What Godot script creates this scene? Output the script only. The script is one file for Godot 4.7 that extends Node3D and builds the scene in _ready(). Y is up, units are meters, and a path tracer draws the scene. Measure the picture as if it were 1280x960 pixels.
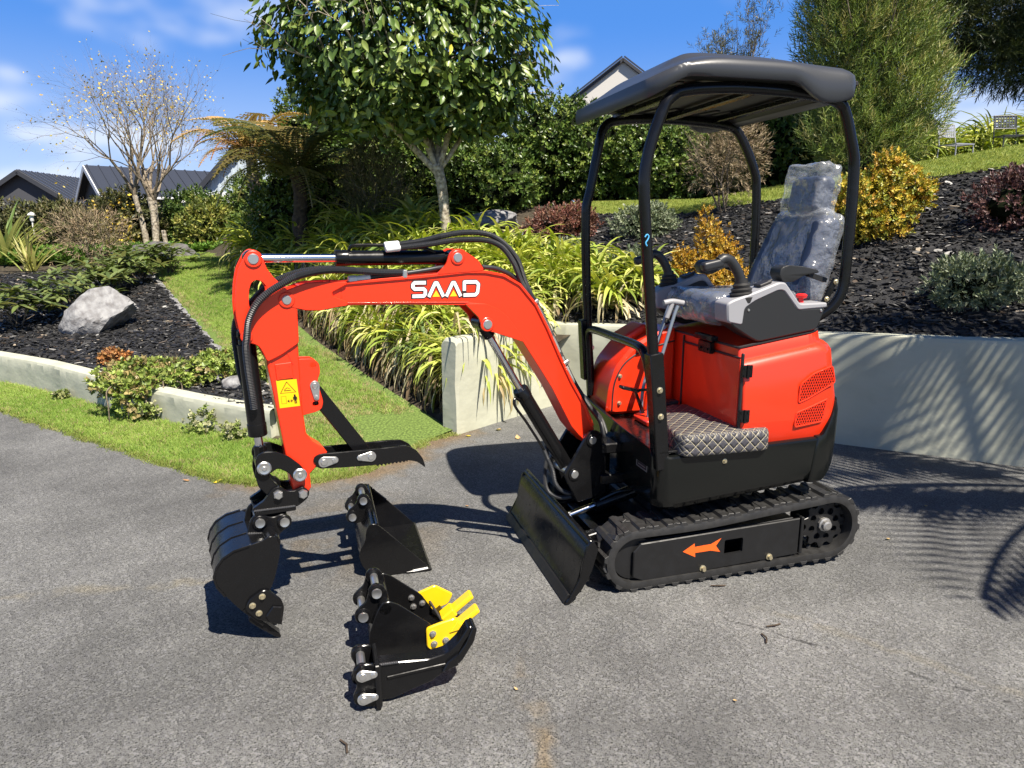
extends Node3D
# A mini excavator and three attachments on a driveway, garden behind. Metres; the camera looks along -z.

var M := {}
var names := {}
var rng := RandomNumberGenerator.new()
var fnl := FastNoiseLite.new()

# ---------------------------------------------------------------- mesh helper
class MB:
	var v := PackedVector3Array()
	var n := PackedVector3Array()
	var t := Transform3D()
	func tri(a: Vector3, b: Vector3, c: Vector3, h: Vector3) -> void:
		a = t * a; b = t * b; c = t * c
		var N := (b - a).cross(c - a)
		if N.length_squared() < 1e-18:
			return
		N = N.normalized()
		var out := N.dot(t.basis * h) > 0.0
		if out:
			v.append(a); v.append(c); v.append(b)
		else:
			N = -N
			v.append(a); v.append(b); v.append(c)
		n.append(N); n.append(N); n.append(N)
	func quad(a: Vector3, b: Vector3, c: Vector3, d: Vector3, h: Vector3) -> void:
		tri(a, b, c, h)
		tri(a, c, d, h)
	func fan(p: PackedVector3Array, h: Vector3) -> void:
		for i in range(1, p.size() - 1):
			tri(p[0], p[i], p[i + 1], h)
	# box with chamfered edges, centred, in a basis
	func box(c: Vector3, s: Vector3, bv := 0.0, b := Basis()) -> void:
		var o := t
		t = t * Transform3D(b, c)
		var e := s * 0.5
		bv = minf(bv, minf(e.x, minf(e.y, e.z)) * 0.9)
		for ax in 3:
			for sg in [-1.0, 1.0]:
				var u := (ax + 1) % 3
				var w := (ax + 2) % 3
				var q := PackedVector3Array()
				for k in [[-1, -1], [1, -1], [1, 1], [-1, 1]]:
					var p := Vector3()
					p[ax] = sg * e[ax]
					p[u] = k[0] * (e[u] - bv)
					p[w] = k[1] * (e[w] - bv)
					q.append(p)
				var h := Vector3()
				h[ax] = sg
				fan(q, h)
		if bv > 0.0:
			for ax in 3:
				var u := (ax + 1) % 3
				var w := (ax + 2) % 3
				for su in [-1.0, 1.0]:
					for sw in [-1.0, 1.0]:
						var q := PackedVector3Array()
						for k in [[0, -1], [0, 1], [1, 1], [1, -1]]:
							var p := Vector3()
							p[ax] = k[1] * (e[ax] - bv)
							p[u] = su * (e[u] - (bv if k[0] == 1 else 0.0))
							p[w] = sw * (e[w] - (0.0 if k[0] == 1 else bv))
							q.append(p)
						var h := Vector3()
						h[u] = su; h[w] = sw
						fan(q, h)
			for sx in [-1.0, 1.0]:
				for sy in [-1.0, 1.0]:
					for sz in [-1.0, 1.0]:
						var h := Vector3(sx, sy, sz)
						tri(h * Vector3(e.x, e.y - bv, e.z - bv), h * Vector3(e.x - bv, e.y, e.z - bv), h * Vector3(e.x - bv, e.y - bv, e.z), h)
		t = o
	# box from point to point
	func bar(a: Vector3, b: Vector3, w: float, hgt: float, up := Vector3.UP, bv := 0.0) -> void:
		var x := (b - a).normalized()
		var z := x.cross(up).normalized()
		var y := z.cross(x)
		box((a + b) * 0.5, Vector3(a.distance_to(b), hgt, w), bv, Basis(x, y, z))
	static func frame(d: Vector3) -> Basis:
		var y := d.normalized()
		var x := (Vector3.RIGHT if absf(y.x) < 0.8 else Vector3.BACK).cross(y).normalized()
		return Basis(x, y, x.cross(y))
	# profile (distance along the axis, radius) turned round the axis
	func lathe(p: Vector3, axis: Vector3, prof: Array, seg := 14, caps := true) -> void:
		var b := frame(axis)
		var o := t
		t = t * Transform3D(b, p)
		for i in prof.size() - 1:
			var a: Vector2 = prof[i]
			var c: Vector2 = prof[i + 1]
			for k in seg:
				var f0 := TAU * k / seg
				var f1 := TAU * (k + 1) / seg
				var d0 := Vector3(cos(f0), 0, sin(f0))
				var d1 := Vector3(cos(f1), 0, sin(f1))
				var h := (d0 + d1) * (c.x - a.x) + Vector3(0, -(c.y - a.y) * 2.0, 0)
				quad(d0 * a.y + Vector3(0, a.x, 0), d1 * a.y + Vector3(0, a.x, 0), d1 * c.y + Vector3(0, c.x, 0), d0 * c.y + Vector3(0, c.x, 0), h)
		if caps:
			for e in [0, prof.size() - 1]:
				var a: Vector2 = prof[e]
				if a.y > 1e-4:
					for k in seg:
						var f0 := TAU * k / seg
						var f1 := TAU * (k + 1) / seg
						tri(Vector3(0, a.x, 0), Vector3(cos(f0) * a.y, a.x, sin(f0) * a.y), Vector3(cos(f1) * a.y, a.x, sin(f1) * a.y), Vector3(0, -1 if e == 0 else 1, 0))
		t = o
	func cyl(a: Vector3, b: Vector3, r: float, seg := 14, bv := 0.0) -> void:
		var l := a.distance_to(b)
		if bv > 0.0:
			lathe(a, b - a, [Vector2(0, r - bv), Vector2(bv, r), Vector2(l - bv, r), Vector2(l, r - bv)], seg)
		else:
			lathe(a, b - a, [Vector2(0, r), Vector2(l, r)], seg)
	# tube along points; r a number or one radius per point
	func tube(p: PackedVector3Array, r: Variant, seg := 10, caps := true) -> void:
		var rings: Array = []
		var x := Vector3()
		for i in p.size():
			var d := (p[mini(i + 1, p.size() - 1)] - p[maxi(i - 1, 0)]).normalized()
			if i == 0:
				x = frame(d).x
			x = (x - d * x.dot(d)).normalized()
			var y := d.cross(x)
			var rr: float
			if r is Array or r is PackedFloat32Array:
				var f: float = float(i) / maxi(1, p.size() - 1) * (r.size() - 1)
				rr = lerpf(r[floori(f)], r[mini(floori(f) + 1, r.size() - 1)], f - floorf(f))
			else:
				rr = r
			var ring := PackedVector3Array()
			for k in seg:
				var f := TAU * k / seg
				ring.append(p[i] + (x * cos(f) + y * sin(f)) * rr)
			rings.append(ring)
		for i in p.size() - 1:
			for k in seg:
				var k1 := (k + 1) % seg
				var A: PackedVector3Array = rings[i]
				var B: PackedVector3Array = rings[i + 1]
				quad(A[k], A[k1], B[k1], B[k], A[k] + A[k1] + B[k] + B[k1] - (p[i] + p[i + 1]) * 2.0)
		if caps:
			fan(rings[0], p[0] - p[1])
			fan(rings[-1], p[-1] - p[-2])
	# plate with a drawn outline (xy) from z0 to z1, chamfered rim, holes cut through
	func plate(ol: PackedVector2Array, z0: float, z1: float, bv := 0.003, holes: Array = []) -> void:
		if Geometry2D.is_polygon_clockwise(ol):
			ol = ol.duplicate()
			ol.reverse()
		var clean := PackedVector2Array()
		for p in ol:
			if clean.is_empty() or (clean[-1].distance_to(p) > 2e-4 and clean[0].distance_to(p) > 2e-4):
				clean.append(p)
		ol = clean
		var N := ol.size()
		var ins := PackedVector2Array()
		for attempt in 5:
			ins.clear()
			for i in N:
				var e0 := (ol[i] - ol[(i + N - 1) % N]).normalized()
				var e1 := (ol[(i + 1) % N] - ol[i]).normalized()
				var n0 := Vector2(-e0.y, e0.x)
				var n1 := Vector2(-e1.y, e1.x)
				var m := (n0 + n1).normalized()
				ins.append(ol[i] + m * (bv / maxf(0.5, m.dot(n0))))
			var fine := Geometry2D.triangulate_polygon(ins).size() == (N - 2) * 3
			for i in N:
				if (ins[(i + 1) % N] - ins[i]).dot(ol[(i + 1) % N] - ol[i]) < 0.0:
					fine = false
			if fine:
				break
			bv = bv * 0.5 if attempt < 3 else 0.0
		for i in N:
			var j := (i + 1) % N
			var e := ol[j] - ol[i]
			var h := Vector3(e.y, -e.x, 0)
			var A := Vector3(ol[i].x, ol[i].y, 0)
			var B := Vector3(ol[j].x, ol[j].y, 0)
			quad(A + Vector3(0, 0, z0 + bv), B + Vector3(0, 0, z0 + bv), B + Vector3(0, 0, z1 - bv), A + Vector3(0, 0, z1 - bv), h)
			if bv > 0.0:
				var a := Vector3(ins[i].x, ins[i].y, 0)
				var b := Vector3(ins[j].x, ins[j].y, 0)
				var hn := h.normalized()
				quad(A + Vector3(0, 0, z1 - bv), B + Vector3(0, 0, z1 - bv), b + Vector3(0, 0, z1), a + Vector3(0, 0, z1), hn + Vector3(0, 0, 1))
				quad(A + Vector3(0, 0, z0 + bv), B + Vector3(0, 0, z0 + bv), b + Vector3(0, 0, z0), a + Vector3(0, 0, z0), hn + Vector3(0, 0, -1))
		var polys: Array = [ins]
		for hole: PackedVector2Array in holes:
			var c := Vector2()
			for q in hole:
				c += q / hole.size()
			var next: Array = []
			for pl: PackedVector2Array in polys:
				if Geometry2D.intersect_polygons(pl, hole).is_empty():
					next.append(pl)
					continue
				for sg in [-1.0, 1.0]:
					var half := PackedVector2Array([Vector2(c.x, -50), Vector2(c.x + sg * 50, -50), Vector2(c.x + sg * 50, 50), Vector2(c.x, 50)])
					for piece in Geometry2D.intersect_polygons(pl, half):
						for rest in Geometry2D.clip_polygons(piece, hole):
							next.append(rest)
			polys = next
			var H := hole.size()
			for i in H:
				var a: Vector2 = hole[i]
				var b: Vector2 = hole[(i + 1) % H]
				quad(Vector3(a.x, a.y, z0), Vector3(b.x, b.y, z0), Vector3(b.x, b.y, z1), Vector3(a.x, a.y, z1), Vector3(c.x - (a.x + b.x) * 0.5, c.y - (a.y + b.y) * 0.5, 0))
		for pl: PackedVector2Array in polys:
			var ix := Geometry2D.triangulate_polygon(pl)
			if ix.is_empty():
				for half in Geometry2D.decompose_polygon_in_convex(pl):
					var hp: PackedVector2Array = half
					for i in range(1, hp.size() - 1):
						for z in [z0, z1]:
							tri(Vector3(hp[0].x, hp[0].y, z), Vector3(hp[i].x, hp[i].y, z), Vector3(hp[i + 1].x, hp[i + 1].y, z), Vector3(0, 0, -1 if z == z0 else 1))
			for i in range(0, ix.size(), 3):
				for z in [z0, z1]:
					tri(Vector3(pl[ix[i]].x, pl[ix[i]].y, z), Vector3(pl[ix[i + 1]].x, pl[ix[i + 1]].y, z), Vector3(pl[ix[i + 2]].x, pl[ix[i + 2]].y, z), Vector3(0, 0, -1 if z == z0 else 1))
	# closed rings joined one to the next
	func loft(rings: Array, cap0 := true, cap1 := true) -> void:
		var N: int = rings[0].size()
		var sum := 0.0
		for pass_no in 2:
			for i in rings.size() - 1:
				var A: PackedVector3Array = rings[i]
				var B: PackedVector3Array = rings[i + 1]
				var c := Vector3()
				for k in N:
					c += (A[k] + B[k]) / (2.0 * N)
				for k in N:
					var j := (k + 1) % N
					var nn := (A[j] - A[k]).cross(B[k] - A[k]) + (B[j] - A[j]).cross(B[j] - B[k])
					if pass_no == 0:
						sum += nn.dot((A[k] + A[j] + B[k] + B[j]) * 0.25 - c)
					else:
						quad(A[k], A[j], B[j], B[k], nn * signf(sum))
		if cap0:
			cap(rings[0], rings[0][0] - rings[1][0])
		if cap1:
			cap(rings[-1], rings[-1][0] - rings[-2][0])
	func cap(r: PackedVector3Array, h: Vector3) -> void:
		var c := Vector3()
		for p in r:
			c += p / r.size()
		for k in r.size():
			tri(c, r[k], r[(k + 1) % r.size()], h)
	# box with rounded edges of radius r, k steps a side; nz pushes the surface about
	func rbox(c: Vector3, s: Vector3, r: float, k := 5, b := Basis(), nz: FastNoiseLite = null, amp := 0.0) -> void:
		var o := t
		t = t * Transform3D(b, c)
		var e := s * 0.5
		var f := func(p: Vector3) -> Vector3:
			var q := p * e
			var core := Vector3(clampf(q.x, -(e.x - r), e.x - r), clampf(q.y, -(e.y - r), e.y - r), clampf(q.z, -(e.z - r), e.z - r))
			var d := q - core
			if d.length() > 1e-6:
				q = core + d.normalized() * r
			if nz:
				q += (q.normalized()) * (absf(nz.get_noise_3dv(q * 1.0 + c)) * amp - amp * 0.3)
			return q
		# cuts that give the rounded edge its own steps
		for ax in 3:
			var u := (ax + 1) % 3
			var w := (ax + 2) % 3
			var cu := cuts(e[u], r, k)
			var cw := cuts(e[w], r, k)
			for sg in [-1.0, 1.0]:
				for i in cu.size() - 1:
					for j in cw.size() - 1:
						var q := PackedVector3Array()
						for m in [[0, 0], [1, 0], [1, 1], [0, 1]]:
							var p := Vector3()
							p[ax] = sg
							p[u] = cu[i + m[0]]
							p[w] = cw[j + m[1]]
							q.append(f.call(p))
						quad(q[0], q[1], q[2], q[3], q[0] + q[1] + q[2] + q[3])
		t = o
	static func cuts(e: float, r: float, k: int) -> PackedFloat32Array:
		var a := PackedFloat32Array()
		var m := (e - r) / e
		for i in 4:
			a.append(-1.0 + (1.0 - m) * i / 4.0)
		for i in k + 1:
			a.append(lerpf(-m, m, float(i) / k))
		for i in range(1, 5):
			a.append(m + (1.0 - m) * i / 4.0)
		return a
	# normals smoothed across edges that bend less than deg
	func mesh(deg := 38.0) -> ArrayMesh:
		var nn := n.duplicate()
		if deg > 0.0:
			var at := {}
			for i in v.size():
				var key := Vector3i((v[i] * 20000.0).round())
				if at.has(key):
					at[key].append(i)
				else:
					at[key] = PackedInt32Array([i])
			var lim := cos(deg_to_rad(deg))
			for key in at:
				var l: PackedInt32Array = at[key]
				for i in l:
					var s := Vector3()
					for j in l:
						if n[i].dot(n[j]) > lim:
							s += n[j]
					nn[i] = s.normalized()
		var a := []
		a.resize(Mesh.ARRAY_MAX)
		a[Mesh.ARRAY_VERTEX] = v
		a[Mesh.ARRAY_NORMAL] = nn
		var m := ArrayMesh.new()
		m.add_surface_from_arrays(Mesh.PRIMITIVE_TRIANGLES, a)
		return m

# ---------------------------------------------------------------- naming
func numbered(s: String) -> String:
	names[s] = names.get(s, -1) + 1
	return s if names[s] == 0 else "%s_%03d" % [s, names[s]]

func thing(called: String, label: String, category: String, at := Vector3(), turn := 0.0, group := "") -> Node3D:
	var o := Node3D.new()
	o.name = numbered(called)
	add_child(o, true)
	o.position = at
	o.rotation.y = turn
	tag(o, label, category, group)
	return o

func tag(o: Node, label: String, category: String, group := "") -> void:
	o.set_meta("label", label)
	o.set_meta("category", category)
	if group:
		o.set_meta("group", group)

func put(called: String, mesh: Mesh, m: Material, parent: Node, xf := Transform3D()) -> MeshInstance3D:
	var o := MeshInstance3D.new()
	var nm := called
	if parent == self:
		nm = numbered(called)
	else:
		var k := 1
		while parent.has_node(nm):
			nm = "%s_%03d" % [called, k]
			k += 1
	o.name = nm
	o.mesh = mesh
	o.material_override = m
	o.transform = xf
	parent.add_child(o, true)
	return o

func structure(called: String, mesh: Mesh, m: Material) -> MeshInstance3D:
	var o := put(called, mesh, m, self)
	o.set_meta("kind", "structure")
	return o

func dup(o: Node3D, called: String, at: Vector3, turn: float, label: String, group := "") -> Node3D:
	var r: Node3D = o.duplicate()
	r.name = numbered(called)
	add_child(r, true)
	r.position = at
	r.rotation = Vector3(0, turn, 0)
	r.set_meta("label", label)
	if group:
		r.set_meta("group", group)
	return r

# many small copies as one object of stuff; xf and col run together
func many(called: String, mesh: Mesh, m: Material, parent: Node, xf: Array[Transform3D], col: PackedColorArray) -> MultiMeshInstance3D:
	var mm := MultiMesh.new()
	mm.transform_format = MultiMesh.TRANSFORM_3D
	mm.use_colors = true
	mm.mesh = mesh
	mm.instance_count = xf.size()
	var b := PackedFloat32Array()
	b.resize(xf.size() * 16)
	var k := 0
	for i in xf.size():
		var x := xf[i]
		var c := col[i]
		b[k] = x.basis.x.x; b[k + 1] = x.basis.y.x; b[k + 2] = x.basis.z.x; b[k + 3] = x.origin.x
		b[k + 4] = x.basis.x.y; b[k + 5] = x.basis.y.y; b[k + 6] = x.basis.z.y; b[k + 7] = x.origin.y
		b[k + 8] = x.basis.x.z; b[k + 9] = x.basis.y.z; b[k + 10] = x.basis.z.z; b[k + 11] = x.origin.z
		b[k + 12] = c.r; b[k + 13] = c.g; b[k + 14] = c.b; b[k + 15] = 1.0
		k += 16
	mm.buffer = b
	var o := MultiMeshInstance3D.new()
	o.multimesh = mm
	o.material_override = m
	var nm := called
	if parent == self:
		nm = numbered(called)
	else:
		var q := 1
		while parent.has_node(nm):
			nm = "%s_%03d" % [called, q]
			q += 1
	o.name = nm
	o.set_meta("kind", "stuff")
	parent.add_child(o, true)
	return o

# ---------------------------------------------------------------- materials
func lin(r: float, g: float, b: float) -> Color:
	return Color(r, g, b).linear_to_srgb()

func mat(c: Color, rough: float, metal := 0.0, spec := 0.5) -> StandardMaterial3D:
	var m := StandardMaterial3D.new()
	m.albedo_color = c
	m.roughness = rough
	m.metallic = metal
	m.metallic_specular = spec
	return m

func noise_tex(kind: int, freq: float, oct: int, size: int, sd: int, ramp: Gradient = null, nrm := 0.0) -> NoiseTexture2D:
	var f := FastNoiseLite.new()
	f.noise_type = kind as FastNoiseLite.NoiseType
	f.frequency = freq
	f.seed = sd
	f.fractal_type = FastNoiseLite.FRACTAL_FBM if oct > 1 else FastNoiseLite.FRACTAL_NONE
	f.fractal_octaves = oct
	var t := NoiseTexture2D.new()
	t.width = size
	t.height = size
	t.seamless = true
	t.noise = f
	if ramp:
		t.color_ramp = ramp
	if nrm > 0.0:
		t.as_normal_map = true
		t.bump_strength = nrm
	return t

func ramp(offs: Array, cols: Array) -> Gradient:
	var g := Gradient.new()
	g.offsets = PackedFloat32Array(offs)
	g.colors = PackedColorArray(cols)
	return g

func tri_map(m: StandardMaterial3D, s: float, world := false) -> StandardMaterial3D:
	m.uv1_triplanar = true
	m.uv1_world_triplanar = world
	m.uv1_scale = Vector3(s, s, s)
	return m

func leaf_mat(rough: float, thru: float, spec := 0.5) -> StandardMaterial3D:
	var m := mat(Color.WHITE, rough, 0.0, spec)
	m.vertex_color_use_as_albedo = true
	m.cull_mode = BaseMaterial3D.CULL_DISABLED
	if thru > 0.0:
		m.backlight_enabled = true
		m.backlight = Color(thru, thru, thru * 0.55)
	return m

func vcol_mat(rough: float) -> StandardMaterial3D:
	var m := mat(Color.WHITE, rough)
	m.vertex_color_use_as_albedo = true
	return m

func make_materials() -> void:
	var r := mat(lin(0.80, 0.031, 0.003), 0.42)
	r.clearcoat_enabled = true
	r.clearcoat = 0.5
	r.clearcoat_roughness = 0.11
	r.normal_enabled = true
	r.normal_texture = noise_tex(FastNoiseLite.TYPE_SIMPLEX_SMOOTH, 0.03, 3, 256, 3, null, 1.2)
	r.normal_scale = 0.10
	tri_map(r, 3.0)
	M.red = r
	var k := mat(lin(0.006, 0.006, 0.0065), 0.3, 0.0, 0.42)
	k.roughness_texture = noise_tex(FastNoiseLite.TYPE_SIMPLEX_SMOOTH, 0.02, 4, 256, 5, ramp([0.2, 0.8], [Color(0.55, 0.55, 0.55), Color(1, 1, 1)]))
	k.normal_enabled = true
	k.normal_texture = r.normal_texture
	k.normal_scale = 0.12
	tri_map(k, 3.0)
	M.black = k
	var kd: StandardMaterial3D = k.duplicate()
	kd.albedo_color = lin(0.012, 0.012, 0.0125)
	kd.roughness = 0.52
	M.black_dusty = kd
	M.skirt = mat(lin(0.006, 0.0068, 0.0062), 0.17, 0.0, 0.45)
	M.rubber = mat(lin(0.021, 0.0205, 0.020), 0.72)
	M.rubber.roughness_texture = k.roughness_texture
	tri_map(M.rubber, 4.0)
	M.hose = mat(lin(0.022, 0.023, 0.025), 0.42)
	M.zinc = mat(lin(0.62, 0.62, 0.60), 0.32, 0.9)
	M.zinc_yellow = mat(lin(0.66, 0.58, 0.38), 0.35, 0.85)
	M.chrome = mat(lin(0.72, 0.73, 0.76), 0.14, 1.0)
	M.white_paint = mat(lin(0.78, 0.77, 0.74), 0.5)
	M.yellow = mat(lin(0.84, 0.53, 0.006), 0.4)
	M.yellow.clearcoat_enabled = true
	M.yellow.clearcoat = 0.4
	M.yellow.clearcoat_roughness = 0.2
	M.logo_yellow = mat(lin(0.80, 0.62, 0.02), 0.4)
	M.dark_print = mat(lin(0.02, 0.018, 0.018), 0.5)
	M.arrow = mat(lin(0.85, 0.12, 0.012), 0.45)
	var cp := mat(lin(0.040, 0.043, 0.050), 0.38)
	M.canopy = cp
	M.canopy_under = mat(lin(0.03, 0.03, 0.032), 0.6)
	M.silver = mat(lin(0.29, 0.29, 0.305), 0.42)
	M.console = mat(lin(0.016, 0.0165, 0.017), 0.5)
	M.lever = mat(lin(0.22, 0.26, 0.31), 0.4, 0.3)
	M.vinyl = mat(lin(0.020, 0.030, 0.062), 0.42)
	var film := mat(Color(0.95, 0.97, 1.0, 0.11), 0.22, 0.0, 0.6)
	film.transparency = BaseMaterial3D.TRANSPARENCY_ALPHA
	film.cull_mode = BaseMaterial3D.CULL_DISABLED
	film.normal_enabled = true
	film.normal_texture = noise_tex(FastNoiseLite.TYPE_SIMPLEX_SMOOTH, 0.02, 4, 256, 21, null, 12.0)
	film.normal_scale = 0.8
	tri_map(film, 2.2)
	M.film = film
	M.red_knob = mat(lin(0.75, 0.02, 0.02), 0.35)
	M.blue_mark = mat(lin(0.08, 0.42, 0.75), 0.7)
	M.steel_worn = mat(lin(0.35, 0.34, 0.32), 0.45, 0.7)
	M.weld = mat(lin(0.05, 0.05, 0.052), 0.32, 0.3)
	# quilted mat: cream stitches on charcoal vinyl
	var im := Image.create(128, 128, false, Image.FORMAT_RGB8)
	var hm := Image.create(128, 128, false, Image.FORMAT_RGB8)
	for y in 128:
		for x in 128:
			var a := absf(fposmod(x + y, 64.0) - 32.0)
			var b := absf(fposmod(x - y, 64.0) - 32.0)
			var d := 32.0 - maxf(a, b)
			var c := Color(0.27, 0.265, 0.285)
			if d < 2.4 and (x + (y / 2)) % 7 != 0:
				c = Color(0.80, 0.76, 0.62)
			im.set_pixel(x, y, c)
			var q := clampf(d / 20.0, 0.0, 1.0)
			q = 1.0 - (1.0 - q) * (1.0 - q)
			hm.set_pixel(x, y, Color(q, q, q))
	var quilt := mat(Color.WHITE, 0.5)
	quilt.albedo_texture = ImageTexture.create_from_image(im)
	quilt.heightmap_enabled = true
	quilt.heightmap_texture = ImageTexture.create_from_image(hm)
	quilt.heightmap_scale = 0.6
	tri_map(quilt, 9.5)
	M.quilt = quilt
	# rendered garden walls
	var w := mat(lin(0.49, 0.495, 0.395), 0.88)
	w.albedo_texture = noise_tex(FastNoiseLite.TYPE_SIMPLEX_SMOOTH, 0.006, 5, 512, 31, ramp([0.0, 0.45, 1.0], [Color(0.90, 0.90, 0.89), Color(0.98, 0.98, 0.97), Color(1, 1, 1)]))
	w.heightmap_enabled = true
	w.heightmap_texture = noise_tex(FastNoiseLite.TYPE_SIMPLEX_SMOOTH, 0.012, 4, 512, 33)
	w.heightmap_scale = 0.5
	tri_map(w, 0.9, true)
	M.wall = w
	M.soil = mat(lin(0.10, 0.075, 0.05), 0.95)
	M.mulch_base = mat(lin(0.010, 0.010, 0.011), 0.9)
	M.chip = vcol_mat(0.42)
	M.leaf_gloss = leaf_mat(0.40, 0.5, 0.5)
	M.leaf = leaf_mat(0.48, 0.5)
	M.leaf_dry = leaf_mat(0.75, 0.5)
	M.blade = leaf_mat(0.55, 0.7)
	var bk := mat(lin(0.32, 0.27, 0.21), 0.9)
	bk.albedo_texture = noise_tex(FastNoiseLite.TYPE_SIMPLEX_SMOOTH, 0.03, 4, 256, 41, ramp([0.1, 0.5, 0.9], [Color(0.45, 0.42, 0.40), Color(0.8, 0.78, 0.74), Color(1, 1, 1)]))
	bk.heightmap_enabled = true
	bk.heightmap_texture = bk.albedo_texture
	bk.heightmap_scale = 0.6
	tri_map(bk, 2.0)
	M.bark = bk
	var bp: StandardMaterial3D = bk.duplicate()
	bp.albedo_color = lin(0.60, 0.55, 0.46)
	M.bark_pale = bp
	var bd: StandardMaterial3D = bk.duplicate()
	bd.albedo_color = lin(0.09, 0.065, 0.045)
	M.bark_dark = bd
	var bt: StandardMaterial3D = bk.duplicate()
	bt.albedo_color = lin(0.40, 0.34, 0.26)
	M.bark_twig = bt
	var bc: StandardMaterial3D = bk.duplicate()
	bc.albedo_color = lin(0.045, 0.032, 0.024)
	M.bark_black = bc
	M.inner = mat(lin(0.012, 0.016, 0.008), 1.0, 0.0, 0.1)  # near-black, so shrub cores look like shaded gaps between leaves
	var rk := mat(lin(0.33, 0.33, 0.325), 0.85)
	rk.albedo_texture = noise_tex(FastNoiseLite.TYPE_SIMPLEX_SMOOTH, 0.012, 6, 512, 51, ramp([0.15, 0.5, 0.8], [Color(0.62, 0.60, 0.60), Color(0.86, 0.86, 0.87), Color(1, 1, 1)]))
	rk.heightmap_enabled = true
	rk.heightmap_texture = noise_tex(FastNoiseLite.TYPE_SIMPLEX_SMOOTH, 0.02, 5, 512, 52)
	rk.heightmap_scale = 1.2
	tri_map(rk, 1.6)
	M.rock = rk
	var rd: StandardMaterial3D = rk.duplicate()
	rd.albedo_color = lin(0.15, 0.145, 0.14)
	M.rock_dark = rd

func hash2(a: float, b: float) -> float:
	return fposmod(sin(a * 127.1 + b * 311.7) * 43758.5453, 1.0)

# ---------------------------------------------------------------- the lie of the land
const HEDGE := [Vector2(-0.50, -5.50), Vector2(-1.17, -6.4), Vector2(-2.12, -7.81), Vector2(-2.63, -8.67), Vector2(-4.28, -11.36), Vector2(-5.7, -14.2)]
const BED_EDGE := [Vector2(-1.86, -5.52), Vector2(-2.11, -6.2), Vector2(-2.68, -6.83), Vector2(-3.73, -8.41), Vector2(-4.89, -10.22), Vector2(-6.1, -12.1)]
const DRIVE_EDGE := [Vector2(-9.5, -9.25), Vector2(-4.56, -6.19), Vector2(-3.36, -5.35), Vector2(-2.42, -4.71), Vector2(-1.91, -4.38), Vector2(-1.61, -4.28), Vector2(-1.23, -4.35), Vector2(-1.0, -4.51), Vector2(-0.79, -4.85), Vector2(-0.61, -5.25), Vector2(-0.46, -5.42)]
const WALL_L := [Vector2(-9.5, -9.72), Vector2(-7.2, -8.40), Vector2(-5.38, -7.36), Vector2(-4.59, -6.89), Vector2(-3.45, -6.11), Vector2(-2.65, -5.62), Vector2(-2.03, -5.29), Vector2(-1.82, -5.20)]
const WALL_R := [Vector2(-0.41, -5.40), Vector2(0.0, -5.90), Vector2(0.37, -6.34), Vector2(1.4, -5.75), Vector2(2.45, -5.14), Vector2(3.46, -4.60), Vector2(4.15, -4.10), Vector2(4.65, -3.2), Vector2(4.95, -1.6), Vector2(5.1, 0.6)]

func sm(a: float, b: float, x: float) -> float:
	var t := clampf((x - a) / (b - a), 0.0, 1.0)
	return t * t * (3.0 - 2.0 * t)

func lawn_h(x: float, z: float) -> float:
	var D := -z
	# level in front of the low wall
	var f := (x + 1.82) * 0.519 - (z + 5.2) * 0.855
	return sm(-0.02, 0.22, f) * 0.13 * maxf(0.0, minf(D, 13.0) - 5.2) + 0.05 * maxf(0.0, minf(D, 40.0) - 13.0)

func hill_sd(x: float, z: float) -> Vector2:
	return Vector2((x - 0.37) * 0.873 + (z + 6.34) * 0.486, (x - 0.37) * 0.486 - (z + 6.34) * 0.873)

func hill_xz(s: float, d: float) -> Vector2:
	return Vector2(0.37 + 0.873 * s + 0.486 * d, -6.34 + 0.486 * s - 0.873 * d)

# height of the ground behind the walls
func land(x: float, z: float) -> float:
	var q := hill_sd(x, z)
	var e := (x + 0.55) * 0.841 - (z + 5.6) * 0.541
	var s := clampf(q.x, 0.0, 6.0)
	var rise := 1.14 + 0.105 * s
	var d := maxf(0.0, q.y)
	var r := 0.755 + 0.03 * minf(4.0, s) - 0.06 + rise * pow(minf(d, 4.7) / 4.2, 0.95) + 0.03 * maxf(0.0, minf(d, 40.0) - 4.7)
	var l := lawn_h(x, z)
	return lerpf(l, r, sm(0.0, 1.3, e))

func seg_dist(p: Vector2, line: Array) -> float:
	var best := 1e9
	for i in line.size() - 1:
		var q := Geometry2D.get_closest_point_to_segment(p, line[i], line[i + 1])
		best = minf(best, p.distance_to(q))
	return best

func bed_h(x: float, z: float) -> float:
	var d := seg_dist(Vector2(x, z), WALL_L)
	return maxf(lawn_h(x, z) + 0.03, 0.235 - 0.10 * d) + 0.03 * sin(x * 2.1) * sin(z * 1.7) * sm(0.0, 1.0, d)

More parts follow.
